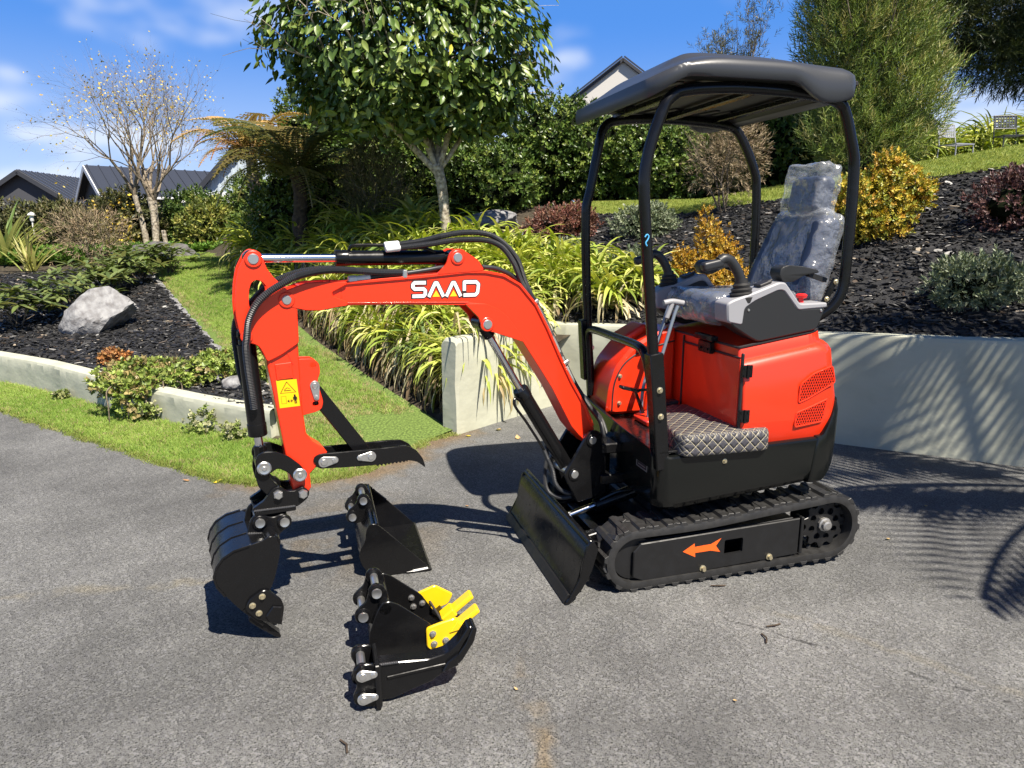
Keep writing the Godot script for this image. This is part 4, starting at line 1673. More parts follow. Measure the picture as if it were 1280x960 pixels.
# ---------------------------------------------------------------- boom, stick, bucket: axes of the swung boom
func logo(parent: Node3D, m: Transform3D) -> void:
	# white stroke letters with dark outlines and two yellow peaks
	var w := 0.30
	var strokes := [
		[0.058, 0.062, 0.010, 0.062, 0.003, 0.055, 0.003, 0.044, 0.010, 0.037, 0.048, 0.037, 0.055, 0.030, 0.055, 0.016, 0.048, 0.008, 0.0, 0.008],
		[0.070, 0.004, 0.098, 0.060, 0.106, 0.060, 0.134, 0.004],
		[0.146, 0.004, 0.174, 0.060, 0.182, 0.060, 0.210, 0.004],
		[0.226, 0.026, 0.226, 0.062, 0.280, 0.062, 0.290, 0.052, 0.286, 0.018, 0.276, 0.008, 0.222, 0.008],
	]
	for layer in [[0.022, 0.0, M.dark_print, "letter_outline"], [0.0145, 0.0012, M.white_paint, "letter"]]:
		for s in strokes:
			var p := V2(s)
			var mb := MB.new()
			mb.t = m
			for i in p.size() - 1:
				var e: float = 0.4 if (i == 0 or i == p.size() - 2) else 0.0
				var d := (p[i + 1] - p[i]).normalized()
				var a: Vector2 = p[i] - (d * layer[0] * (0.25 if layer[1] == 0.0 else 0.0) if i == 0 else Vector2())
				var b: Vector2 = p[i + 1] + (d * layer[0] * (0.25 if layer[1] == 0.0 else 0.0) if i == p.size() - 2 else Vector2())
				var n: Vector2 = Vector2(-d.y, d.x) * layer[0] * 0.5
				var z: float = layer[1] + 0.0012 + i * 0.00004
				mb.quad(Vector3(a.x - n.x, a.y - n.y, z), Vector3(b.x - n.x, b.y - n.y, z), Vector3(b.x + n.x, b.y + n.y, z), Vector3(a.x + n.x, a.y + n.y, z), Vector3.BACK)
				if i > 0:
					var k := PackedVector3Array()
					for q in 10:
						k.append(Vector3(p[i].x + cos(TAU * q / 10.0) * layer[0] * 0.5, p[i].y + sin(TAU * q / 10.0) * layer[0] * 0.5, z + 0.00002))
					mb.fan(k, Vector3.BACK)
			put(layer[3], mb.mesh(0.0), layer[2], parent)
	for x in [0.102, 0.178]:
		var yb := MB.new()
		yb.t = m
		yb.tri(Vector3(x - 0.016, 0.004, 0.0018), Vector3(x + 0.016, 0.004, 0.0018), Vector3(x, 0.030, 0.0018), Vector3.BACK)
		put("logo_peak", yb.mesh(0.0), M.logo_yellow, parent)

func sticker_texture() -> ImageTexture:
	var w := 120
	var h := 176
	var im := Image.create(w, h, false, Image.FORMAT_RGB8)
	im.fill(Color(0.98, 0.76, 0.02))
	var k := Color(0.10, 0.08, 0.02)
	var seg := func(a: Vector2, b: Vector2, t: float) -> void:
		var n := int(a.distance_to(b) * 2.0) + 1
		for i in n + 1:
			var p := a.lerp(b, float(i) / n)
			im.fill_rect(Rect2i(int(p.x - t * 0.5), int(p.y - t * 0.5), maxi(1, int(t)), maxi(1, int(t))), k)
	seg.call(Vector2(60, 14), Vector2(16, 84), 3); seg.call(Vector2(60, 14), Vector2(106, 84), 3); seg.call(Vector2(16, 84), Vector2(106, 84), 3)
	# small digger pictogram
	seg.call(Vector2(44, 62), Vector2(58, 52), 3); seg.call(Vector2(58, 52), Vector2(72, 58), 3); seg.call(Vector2(48, 70), Vector2(76, 70), 5)
	seg.call(Vector2(44, 62), Vector2(42, 72), 4)
	# machine outline, double arrow, man
	for y in range(104, 150, 6):
		seg.call(Vector2(16, y), Vector2(16, y + 3), 2); seg.call(Vector2(44, y), Vector2(44, y + 3), 2)
	for x in range(16, 44, 6):
		seg.call(Vector2(x, 104), Vector2(x + 3, 104), 2); seg.call(Vector2(x, 150), Vector2(x + 3, 150), 2)
	seg.call(Vector2(52, 138), Vector2(80, 138), 4)
	seg.call(Vector2(52, 138), Vector2(59, 131), 4); seg.call(Vector2(52, 138), Vector2(59, 145), 4)
	seg.call(Vector2(80, 138), Vector2(73, 131), 4); seg.call(Vector2(80, 138), Vector2(73, 145), 4)
	seg.call(Vector2(97, 104), Vector2(97, 106), 11); seg.call(Vector2(97, 116), Vector2(97, 134), 13); seg.call(Vector2(88, 116), Vector2(87, 132), 5); seg.call(Vector2(106, 116), Vector2(107, 132), 5)
	seg.call(Vector2(93, 136), Vector2(93, 156), 6); seg.call(Vector2(101, 136), Vector2(101, 156), 6)
	return ImageTexture.create_from_image(im)

func flat_quad(a: Vector3, b: Vector3, c: Vector3, d: Vector3, n: Vector3) -> ArrayMesh:
	var arr := []
	arr.resize(Mesh.ARRAY_MAX)
	arr[Mesh.ARRAY_VERTEX] = PackedVector3Array([a, b, c, a, c, d])
	arr[Mesh.ARRAY_NORMAL] = PackedVector3Array([n, n, n, n, n, n])
	arr[Mesh.ARRAY_TEX_UV] = PackedVector2Array([Vector2(0, 0), Vector2(1, 0), Vector2(1, 1), Vector2(0, 0), Vector2(1, 1), Vector2(0, 1)])
	var m := ArrayMesh.new()
	m.add_surface_from_arrays(Mesh.PRIMITIVE_TRIANGLES, arr)
	return m

# bead of weld: a row of small lumps
func weld_mesh(a: Vector3, b: Vector3, r: float) -> ArrayMesh:
	var mb := MB.new()
	var n := maxi(4, int(a.distance_to(b) / (r * 1.1)))
	var pts := PackedVector3Array()
	var rad := PackedFloat32Array()
	for i in n * 2 + 1:
		pts.append(a.lerp(b, i / (n * 2.0)))
		rad.append(r if i % 2 == 0 else r * 0.72)
	mb.tube(pts, rad, 7)
	return mb.mesh(60.0)

func cylinder_part(root: Node3D, called: String, X: Transform3D, p0: Vector3, p1: Vector3, p2: Vector3, rb: float, rr: float) -> Node3D:
	# barrel p0-p1, rod p1-p2
	var mb := MB.new()
	mb.t = X
	var d := (p1 - p0).normalized()
	var l := p0.distance_to(p1)
	mb.lathe(p0, d, [Vector2(0, rb * 0.7), Vector2(0.004, rb * 0.82), Vector2(0.018, rb * 0.82), Vector2(0.02, rb), Vector2(l - 0.05, rb), Vector2(l - 0.048, rb * 1.07), Vector2(l - 0.004, rb * 1.07), Vector2(l, rb * 1.0), Vector2(l + 0.001, rr * 1.1)], 22)
	var b := put(called, mb.mesh(), M.black, root)
	var r := MB.new()
	r.t = X
	r.cyl(p1, p2, rr, 18)
	put("cylinder_rod", r.mesh(), M.chrome, b)
	return b

func build_front(root: Node3D) -> void:
	var X := Transform3D(Basis(Vector3.UP, deg_to_rad(10.0)), Vector3(-0.55, 0, 0))
	var part := func(called: String, mb: MB, m: Material, parent: Node, deg := 32.0) -> MeshInstance3D:
		return put(called, mb.mesh(deg), m, parent, X if parent == root else Transform3D())
	var mk := func() -> MB: return MB.new()
	# swing post
	var sp: MB = mk.call()
	var pl := rounded(V2([-0.041, 0.632, -0.024, 0.648, 0.021, 0.636, 0.056, 0.565, 0.062, 0.322, -0.094, 0.300, -0.168, 0.450]), 0.012, 3)
	sp.plate(pl, 0.078, 0.096, 0.003)
	sp.plate(pl, -0.096, -0.078, 0.003)
	sp.box(Vector3(0.045, 0.44, 0), Vector3(0.03, 0.26, 0.17), 0.004)
	sp.cyl(Vector3(0.085, 0.27, 0), Vector3(0.085, 0.56, 0), 0.05, 22, 0.005)
	sp.box(Vector3(-0.02, 0.315, 0), Vector3(0.15, 0.022, 0.165), 0.004)
	var post: Node3D = part.call("swing_post", sp, M.black, root)
	for p in [Vector2(-0.020, 0.599), Vector2(-0.114, 0.445)]:
		var pm: MB = mk.call()
		pm.cyl(Vector3(p.x, p.y, -0.105), Vector3(p.x, p.y, 0.104), 0.021, 18, 0.003)
		part.call("pivot_pin", pm, M.zinc, post)
		var cm: MB = mk.call()
		cm.lathe(Vector3(p.x, p.y, 0.094), Vector3.BACK, [Vector2(0, 0.031), Vector2(0.007, 0.031), Vector2(0.009, 0.028)], 20)
		part.call("pin_collar", cm, M.black, post)
	# the bracket on the chassis that carries it
	var br := MB.new()
	br.box(Vector3(-0.43, 0.40, 0), Vector3(0.16, 0.05, 0.22), 0.006)
	br.box(Vector3(-0.43, 0.55, 0), Vector3(0.14, 0.05, 0.20), 0.006)
	put("swing_bracket", br.mesh(30.0), M.black, root)
	# boom
	var bm: MB = mk.call()
	var ol := V2([-1.20, 1.366, -1.151, 1.360, -0.81, 1.382, -0.62, 1.396, -0.538, 1.393, -0.453, 1.376, -0.377, 1.334, -0.298, 1.245, -0.237, 1.135, -0.174, 1.004, -0.109, 0.879, -0.033, 0.755, 0.020, 0.640, 0.018, 0.590, -0.022, 0.570, -0.060, 0.610, -0.109, 0.670, -0.213, 0.860, -0.276, 0.956, -0.368, 1.092, -0.415, 1.148, -0.453, 1.193, -0.500, 1.228, -0.545, 1.248, -0.616, 1.256, -0.914, 1.272, -1.20, 1.280])
	bm.plate(ol, -0.048, 0.048, 0.004)
	# flanges stand proud along the top and bottom
	var boom: Node3D = part.call("boom", bm, M.red, root, 24.0)
	var fm: MB = mk.call()
	var topl := V2([-1.17, 1.362, -0.81, 1.382, -0.62, 1.396, -0.538, 1.393, -0.453, 1.376, -0.377, 1.334, -0.298, 1.245, -0.237, 1.135, -0.174, 1.004, -0.109, 0.879, -0.033, 0.755, 0.012, 0.655])
	var botl := V2([-1.17, 1.279, -0.914, 1.272, -0.616, 1.256, -0.545, 1.248, -0.500, 1.228, -0.453, 1.193, -0.415, 1.148, -0.368, 1.092, -0.276, 0.956, -0.213, 0.860, -0.109, 0.670, -0.062, 0.615])
	for q in [[topl, 1.0], [botl, -1.0]]:
		var l: PackedVector2Array = q[0]
		var o2 := PackedVector2Array()
		var i2 := PackedVector2Array()
		for i in l.size():
			var t := (l[mini(i + 1, l.size() - 1)] - l[maxi(i - 1, 0)]).normalized()
			var n: Vector2 = Vector2(-t.y, t.x) * q[1]
			o2.append(l[i] + n * 0.003)
			i2.append(l[i] - n * 0.009)
		i2.reverse()
		o2.append_array(i2)
		fm.plate(o2, -0.056, 0.056, 0.002)
	part.call("boom_flange", fm, M.red, boom, 24.0)
	var lug := rounded(V2([-0.640, 1.262, -0.577, 1.200, -0.566, 1.165, -0.545, 1.142, -0.515, 1.136, -0.434, 1.108, -0.366, 1.082, -0.395, 1.135, -0.440, 1.195, -0.490, 1.235, -0.545, 1.258]), 0.012, 3)
	var lm: MB = mk.call()
	lm.plate(lug, 0.056, 0.068, 0.003)
	lm.plate(lug, -0.068, -0.056, 0.003)
	lm.box(Vector3(-0.50, 1.190, 0), Vector3(0.012, 0.06, 0.11), 0.003, Basis(Vector3.BACK, -0.5))
	part.call("cylinder_lug", lm, M.red, boom)
	var tl := rounded(V2([-0.760, 1.385, -0.715, 1.425, -0.702, 1.468, -0.680, 1.487, -0.645, 1.487, -0.617, 1.467, -0.575, 1.442, -0.545, 1.396]), 0.016, 3)
	var tm: MB = mk.call()
	tm.plate(tl, 0.046, 0.058, 0.003)
	tm.plate(tl, -0.058, -0.046, 0.003)
	part.call("top_lug", tm, M.red, boom)
	var nose := rounded(V2([-1.384, 1.306, -1.374, 1.328, -1.350, 1.344, -1.280, 1.367, -1.196, 1.370, -1.128, 1.368, -1.126, 1.357, -1.185, 1.328, -1.182, 1.314, -1.126, 1.290, -1.128, 1.274, -1.170, 1.270, -1.232, 1.260, -1.286, 1.263, -1.345, 1.278, -1.376, 1.290]), 0.010, 3)
	var nm: MB = mk.call()
	nm.plate(nose, 0.050, 0.064, 0.003)
	nm.plate(nose, -0.064, -0.050, 0.003)
	nm.box(Vector3(-1.225, 1.322, 0), Vector3(0.16, 0.075, 0.10), 0.004)
	part.call("boom_nose", nm, M.red, boom)
	for p in [[-1.355, 1.306, 0.072, 0.018, 0.030], [-0.667, 1.452, 0.068, 0.020, 0.030], [-0.540, 1.170, 0.078, 0.021, 0.031]]:
		var pm: MB = mk.call()
		pm.cyl(Vector3(p[0], p[1], -p[2]), Vector3(p[0], p[1], p[2]), p[3], 18, 0.003)
		part.call("pivot_pin", pm, M.zinc, boom)
		var cm: MB = mk.call()
		cm.lathe(Vector3(p[0], p[1], p[2] - 0.014), Vector3.BACK, [Vector2(0, p[4]), Vector2(0.008, p[4]), Vector2(0.010, p[4] - 0.003)], 20)
		part.call("pin_boss", cm, M.red, boom)
	put("weld_bead", weld_mesh(Vector3(-1.165, 1.286, 0.057), Vector3(-0.62, 1.266, 0.057), 0.0035), M.red, boom)
	logo(boom, Transform3D(Basis(Vector3.BACK, -0.015), Vector3(-0.862, 1.292, 0.0482)))
	# stick
	var stk: MB = mk.call()
	var so := V2([-1.318, 1.30, -1.322, 1.14, -1.322, 1.068, -1.321, 0.884, -1.312, 0.776, -1.288, 0.742, -1.250, 0.712, -1.235, 0.692, -1.245, 0.655, -1.285, 0.632, -1.308, 0.610, -1.306, 0.553, -1.322, 0.530, -1.345, 0.522, -1.368, 0.535, -1.378, 0.557, -1.384, 0.608, -1.414, 0.862, -1.440, 1.068, -1.45, 1.20, -1.40, 1.30])
	stk.plate(so, -0.050, 0.050, 0.004)
	var stick: Node3D = part.call("stick", stk, M.red, root, 24.0)
	var ho := rounded(V2([-1.487, 1.480, -1.463, 1.496, -1.436, 1.482, -1.427, 1.455, -1.418, 1.424, -1.394, 1.388, -1.362, 1.358, -1.335, 1.325, -1.318, 1.29, -1.320, 1.14, -1.385, 1.10, -1.440, 1.075, -1.451, 1.108, -1.466, 1.138, -1.488, 1.150, -1.515, 1.150, -1.530, 1.195, -1.537, 1.248, -1.538, 1.298, -1.531, 1.365, -1.518, 1.422]), 0.012, 3)
	var hole := rounded(V2([-1.476, 1.375, -1.457, 1.386, -1.433, 1.376, -1.415, 1.346, -1.418, 1.330, -1.443, 1.303, -1.465, 1.274, -1.483, 1.266, -1.490, 1.296, -1.486, 1.346]), 0.008, 2)
	var hm: MB = mk.call()
	hm.plate(ho, 0.051, 0.062, 0.003, [hole])
	hm.plate(ho, -0.062, -0.051, 0.003, [hole])
	part.call("stick_bracket", hm, M.red, stick)
	# raised panel seam, hatch cover and the flange that carries the thumb strut
	var pn: MB = mk.call()
	for q in [[-1.345, 1.060, -1.385, 1.165], [-1.385, 1.165, -1.405, 1.135], [-1.405, 1.135, -1.432, 1.060]]:
		pn.bar(Vector3(q[0], q[1], 0.0505), Vector3(q[2], q[3], 0.0505), 0.004, 0.004, Vector3.BACK)
	pn.box(Vector3(-1.380, 1.035, 0.052), Vector3(0.062, 0.062, 0.006), 0.002, Basis(Vector3.BACK, 0.06))
	for q in [[-1.402, 1.052], [-1.360, 1.055], [-1.398, 1.014], [-1.358, 1.016]]:
		pn.cyl(Vector3(q[0], q[1], 0.054), Vector3(q[0], q[1], 0.0565), 0.003, 8)
	part.call("hatch_cover", pn, M.red, stick)
	var fo := rounded(V2([-1.325, 1.075, -1.268, 1.072, -1.244, 1.052, -1.242, 1.012, -1.254, 0.986, -1.246, 0.940, -1.236, 0.895, -1.244, 0.866, -1.268, 0.857, -1.325, 0.848]), 0.012, 3)
	var slot := rounded(V2([-1.279, 0.882, -1.254, 0.882, -1.254, 0.900, -1.279, 0.900]), 0.007, 3)
	var eye := circle2(Vector2(-1.268, 1.047), 0.012, 12)
	var fl: MB = mk.call()
	fl.plate(fo, 0.022, 0.034, 0.002, [slot, eye])
	fl.plate(fo, -0.034, -0.022, 0.002)
	part.call("strut_flange", fl, M.red, stick)
	put("pin_keeper", keeper_mesh(0.050, 0.019, 0.011), M.zinc, stick, Transform3D(Basis(Vector3.BACK, -PI / 2 + 0.08), Vector3(-1.266, 0.965, 0.034)))
	var sm2 := StandardMaterial3D.new()
	sm2.albedo_texture = sticker_texture()
	sm2.roughness = 0.45
	put("warning_sticker", flat_quad(Vector3(-1.412, 1.000, 0.0512), Vector3(-1.336, 1.000, 0.0512), Vector3(-1.329, 0.893, 0.0512), Vector3(-1.405, 0.891, 0.0512), Vector3.BACK), sm2, stick)
	for p in [[-1.463, 1.459, 0.073, 0.020, 0.031], [-1.506, 1.176, 0.070, 0.015, 0.022]]:
		var pm: MB = mk.call()
		pm.cyl(Vector3(p[0], p[1], -p[2]), Vector3(p[0], p[1], p[2]), p[3], 18, 0.003)
		part.call("pivot_pin", pm, M.zinc, stick)
		var cm: MB = mk.call()
		cm.lathe(Vector3(p[0], p[1], 0.060), Vector3.BACK, [Vector2(0, p[4]), Vector2(0.007, p[4]), Vector2(0.009, p[4] - 0.003)], 20)
		part.call("pin_boss", cm, M.red, stick)
	# hydraulic cylinders
	var c1 := cylinder_part(root, "stick_cylinder", X, Vector3(-0.690, 1.4515, 0), Vector3(-1.155, 1.455, 0), Vector3(-1.440, 1.459, 0), 0.030, 0.0165)
	var e1 := MB.new()
	e1.t = X
	e1.cyl(Vector3(-0.667, 1.4515, -0.030), Vector3(-0.667, 1.4515, 0.030), 0.032, 16, 0.003)
	e1.cyl(Vector3(-1.463, 1.459, -0.030), Vector3(-1.463, 1.459, 0.030), 0.032, 16, 0.003)
	e1.tube(spline(V3([-1.10, 1.478, 0.0, -1.095, 1.498, 0.01, -1.07, 1.504, 0.015, -0.95, 1.503, 0.02]), 0.012), 0.007, 8)
	e1.tube(spline(V3([-0.75, 1.475, 0.02, -0.80, 1.490, 0.02, -0.95, 1.490, 0.03]), 0.012), 0.007, 8)
	put("cylinder_pipe", e1.mesh(), M.black, c1)
	var c2 := cylinder_part(root, "boom_cylinder", X, Vector3(-0.092, 0.438, 0), Vector3(-0.352, 0.858, 0), Vector3(-0.500, 1.105, 0), 0.034, 0.0165)
	var e2 := MB.new()
	e2.t = X
	e2.cyl(Vector3(-0.500, 1.105, 0), Vector3(-0.534, 1.160, 0), 0.026, 16, 0.003)
	e2.cyl(Vector3(-0.540, 1.170, -0.045), Vector3(-0.540, 1.170, 0.045), 0.032, 16, 0.003)
	e2.tube(spline(V3([-0.365, 0.812, 0.02, -0.392, 0.822, 0.03, -0.396, 0.795, 0.035, -0.34, 0.715, 0.035, -0.275, 0.615, 0.035, -0.245, 0.565, 0.035]), 0.012), 0.0065, 8)
	put("cylinder_pipe", e2.mesh(), M.black, c2)
	put("hydraulic_hose", hose_mesh([-0.245, 0.565, 0.035, -0.225, 0.52, 0.035, -0.20, 0.46, 0.04, -0.19, 0.40, 0.05, -0.16, 0.36, 0.05, -0.10, 0.33, 0.04, 0.0, 0.34, 0.02], 0.011), M.hose, c2, X)
	put("hydraulic_hose", hose_mesh([-0.20, 0.57, -0.02, -0.20, 0.50, -0.02, -0.22, 0.42, 0.0, -0.21, 0.35, 0.02, -0.14, 0.31, 0.03, -0.04, 0.31, 0.02], 0.011), M.hose, c2, X)
	var c3 := cylinder_part(root, "bucket_cylinder", X, Vector3(-1.505, 1.160, 0), Vector3(-1.487, 0.780, 0), Vector3(-1.483, 0.700, 0), 0.034, 0.0165)
	var e3 := MB.new()
	e3.t = X
	e3.cyl(Vector3(-1.506, 1.176, -0.030), Vector3(-1.506, 1.176, 0.030), 0.030, 16, 0.003)
	e3.cyl(Vector3(-1.484, 0.74, 0), Vector3(-1.482, 0.690, 0), 0.024, 14, 0.003)
	e3.cyl(Vector3(-1.480, 0.667, -0.05), Vector3(-1.480, 0.667, 0.05), 0.028, 16, 0.003)
	put("cylinder_eye", e3.mesh(), M.black, c3)
	# linkage
	for s in [1.0, -1.0]:
		var l1: MB = mk.call()
		var a1 := rounded(V2([-1.512, 0.690, -1.505, 0.718, -1.478, 0.732, -1.438, 0.728, -1.390, 0.704, -1.345, 0.660, -1.322, 0.622, -1.330, 0.598, -1.355, 0.592, -1.376, 0.606, -1.390, 0.634, -1.430, 0.660, -1.464, 0.640, -1.495, 0.640]), 0.012, 3)
		l1.plate(a1, minf(0.064 * s, 0.076 * s), maxf(0.064 * s, 0.076 * s), 0.003)
		part.call("rocker_link", l1, M.black, root)
		var l2: MB = mk.call()
		var a2 := rounded(V2([-1.506, 0.690, -1.514, 0.640, -1.506, 0.590, -1.478, 0.552, -1.440, 0.530, -1.418, 0.545, -1.420, 0.570, -1.445, 0.596, -1.466, 0.632, -1.458, 0.672, -1.475, 0.695]), 0.012, 3)
		l2.plate(a2, minf(0.050 * s, 0.062 * s), maxf(0.050 * s, 0.062 * s), 0.003)
		part.call("bucket_link", l2, M.black, root)
	for p in [[-1.481, 0.668, 0.084, 0.017, 0.027], [-1.350, 0.622, 0.084, 0.017, 0.027], [-1.437, 0.553, 0.080, 0.018, 0.0], [-1.343, 0.541, 0.080, 0.018, 0.0]]:
		var pm: MB = mk.call()
		if p[4] > 0.0:
			pm.cyl(Vector3(p[0], p[1], -p[2]), Vector3(p[0], p[1], p[2] + 0.004), p[3] * 0.55, 14, 0.002)
			pm.lathe(Vector3(p[0], p[1], 0.076), Vector3.BACK, [Vector2(0, p[4]), Vector2(0.006, p[4]), Vector2(0.010, p[4] * 0.82), Vector2(0.008, p[4] * 0.5)], 20)
		else:
			pm.cyl(Vector3(p[0], p[1], -p[2]), Vector3(p[0], p[1], 0.074), 0.012, 14, 0.002)
			pm.lathe(Vector3(p[0], p[1], 0.072), Vector3.BACK, [Vector2(0, 0.020), Vector2(0.014, 0.019), Vector2(0.020, 0.014)], 6)
		part.call("linkage_pin", pm, M.zinc, root, 28.0)
	# quick hitch
	var qh: MB = mk.call()
	var qo := rounded(V2([-1.428, 0.585, -1.457, 0.578, -1.489, 0.534, -1.532, 0.509, -1.533, 0.500, -1.366, 0.490, -1.325, 0.518, -1.315, 0.544, -1.340, 0.570, -1.372, 0.556, -1.406, 0.560]), 0.010, 3)
	qh.plate(qo, 0.052, 0.072, 0.003)
	qh.plate(qo, -0.072, -0.052, 0.003)
	qh.box(Vector3(-1.450, 0.486, 0), Vector3(0.155, 0.020, 0.15), 0.003)
	qh.box(Vector3(-1.462, 0.463, 0), Vector3(0.11, 0.030, 0.10), 0.004)
	var hitch: Node3D = part.call("quick_hitch", qh, M.black, root)
	put("weld_bead", weld_mesh(Vector3(-1.530, 0.499, 0.073), Vector3(-1.375, 0.494, 0.073), 0.006), M.weld, hitch)
	# digging bucket
	build_bucket(root, X)
	# thumb grab
	var to := rounded(V2([-1.293, 0.655, -1.290, 0.678, -1.265, 0.690, -1.188, 0.686, -1.073, 0.682, -0.955, 0.679, -0.900, 0.674, -0.865, 0.652, -0.838, 0.612, -0.826, 0.568, -0.862, 0.600, -0.895, 0.611]), 0.010, 2)
	var tp := to.duplicate()
	var xs := -0.905
	for i in 9:
		tp.append(Vector2(xs, 0.606 - 0.0002 * i)); tp.append(Vector2(xs - 0.008, 0.612)); xs -= 0.016
	tp.append_array(PackedVector2Array([Vector2(-1.060, 0.612), Vector2(-1.175, 0.620), Vector2(-1.265, 0.628), Vector2(-1.285, 0.640)]))
	var th: MB = mk.call()
	th.plate(tp, 0.044, 0.058, 0.002)
	th.plate(tp, -0.058, -0.044, 0.002)
	th.box(Vector3(-0.945, 0.655, 0), Vector3(0.10, 0.012, 0.09), 0.003)
	th.box(Vector3(-1.06, 0.640, 0), Vector3(0.012, 0.05, 0.09), 0.003)
	var thumb: Node3D = part.call("thumb_grab", th, M.black, root)
	put("weld_bead", weld_mesh(Vector3(-0.99, 0.664, 0.02), Vector3(-0.90, 0.664, 0.02), 0.007), M.weld, thumb)
	put("pin_keeper", keeper_mesh(0.044, 0.022, 0.014), M.zinc, thumb, Transform3D(Basis(Vector3.BACK, 0.06), Vector3(-1.252, 0.655, 0.058)))
	put("pin_keeper", keeper_mesh(0.046, 0.022, 0.012), M.zinc, thumb, Transform3D(Basis(Vector3.BACK, PI - 0.02), Vector3(-1.062, 0.652, 0.058)))
	var tpi: MB = mk.call()
	tpi.cyl(Vector3(-1.252, 0.655, -0.07), Vector3(-1.252, 0.655, 0.06), 0.014, 14)
	tpi.cyl(Vector3(-1.062, 0.652, -0.07), Vector3(-1.062, 0.652, 0.06), 0.014, 14)
	part.call("thumb_pin", tpi, M.zinc, thumb)
	var stt: MB = mk.call()
	stt.bar(Vector3(-1.270, 0.945, 0.0), Vector3(-1.070, 0.645, 0.0), 0.030, 0.062, Vector3.RIGHT, 0.003)
	part.call("thumb_strut", stt, M.black, root)
	# hoses and pipes along the boom
	put("hydraulic_hose", hose_mesh([-0.95, 1.503, 0.030, -0.877, 1.510, 0.030, -0.80, 1.521, 0.03, -0.731, 1.537, 0.030, -0.618, 1.553, 0.030, -0.51, 1.543, 0.030, -0.436, 1.500, 0.030, -0.379, 1.436, 0.030, -0.340, 1.349, 0.020, -0.30, 1.275, 0.01], 0.0125), M.hose, boom)
	put("hydraulic_hose", hose_mesh([-0.95, 1.490, 0.045, -0.877, 1.496, 0.045, -0.78, 1.507, 0.045, -0.67, 1.522, 0.045, -0.53, 1.520, 0.045, -0.46, 1.492, 0.045, -0.405, 1.425, 0.045, -0.362, 1.345, 0.03, -0.32, 1.28, 0.02], 0.0125), M.hose, boom)
	put("hydraulic_hose", hose_mesh([-0.30, 1.275, 0.012, -0.260, 1.215, 0.012, -0.206, 1.115, 0.012, -0.145, 0.995, 0.012, -0.078, 0.870, 0.012, 0.008, 0.745, 0.012, 0.075, 0.660, 0.010, 0.10, 0.59, 0.0, 0.12, 0.54, -0.02], 0.0125), M.hose, boom)
	put("hydraulic_hose", hose_mesh([-0.30, 1.27, -0.018, -0.255, 1.21, -0.018, -0.202, 1.11, -0.018, -0.140, 0.99, -0.018, -0.070, 0.865, -0.018, 0.02, 0.745, -0.018, 0.095, 0.665, -0.018, 0.13, 0.59, -0.02], 0.0125), M.hose, boom)
	put("boom_pipe", hose_mesh([-0.545, 1.41, 0.025, -0.48, 1.402, 0.025, -0.40, 1.368, 0.025, -0.335, 1.31, 0.025, -0.29, 1.255, 0.02], 0.010, false), M.hose, boom)
	put("hydraulic_hose", hose_mesh([-0.889, 1.396, 0.040, -0.996, 1.400, 0.055, -1.096, 1.409, 0.070, -1.172, 1.414, 0.080, -1.246, 1.410, 0.088, -1.320, 1.393, 0.092, -1.373, 1.368, 0.094, -1.423, 1.338, 0.094, -1.467, 1.296, 0.092, -1.496, 1.241, 0.088, -1.506, 1.183, 0.084, -1.512, 1.140, 0.074, -1.509, 1.050, 0.058, -1.502, 0.955, 0.056, -1.498, 0.90, 0.05], 0.0145), M.hose, boom)
	put("hydraulic_hose", hose_mesh([-0.93, 1.395, -0.030, -1.05, 1.402, -0.045, -1.18, 1.412, -0.070, -1.30, 1.395, -0.085, -1.40, 1.35, -0.09, -1.47, 1.285, -0.09, -1.522, 1.230, -0.085, -1.536, 1.180, -0.08, -1.535, 1.10, -0.07, -1.528, 1.02, -0.06, -1.515, 0.95, -0.04], 0.0145), M.hose, boom)
	put("boom_pipe", hose_mesh([-1.06, 1.373, 0.040, -1.0, 1.384, 0.040, -0.91, 1.390, 0.040, -0.803, 1.402, 0.040, -0.73, 1.412, 0.035, -0.66, 1.412, 0.02], 0.0095, false), M.hose, boom)
	var cn: MB = mk.call()
	cn.cyl(Vector3(-1.116, 1.374, 0.044), Vector3(-1.085, 1.376, 0.043), 0.014, 6)
	cn.cyl(Vector3(-1.085, 1.376, 0.043), Vector3(-1.03, 1.381, 0.042), 0.0115, 12, 0.002)
	cn.cyl(Vector3(-0.965, 1.503, 0.03), Vector3(-0.905, 1.508, 0.03), 0.0135, 12, 0.003)
	cn.cyl(Vector3(-0.965, 1.489, 0.045), Vector3(-0.905, 1.494, 0.045), 0.0135, 12, 0.003)
	part.call("hose_coupling", cn, M.white_paint, boom)
	for p in [[-0.890, 1.390, 0.040, 0.04], [-0.288, 1.250, 0.014, 1.05], [-0.128, 0.965, 0.014, 1.05]]:
		var cl: MB = mk.call()
		cl.box(Vector3(p[0], p[1], p[2]), Vector3(0.020, 0.034, 0.036), 0.004, Basis(Vector3.BACK, -p[3]))
		part.call("hose_clip", cl, M.zinc, boom)

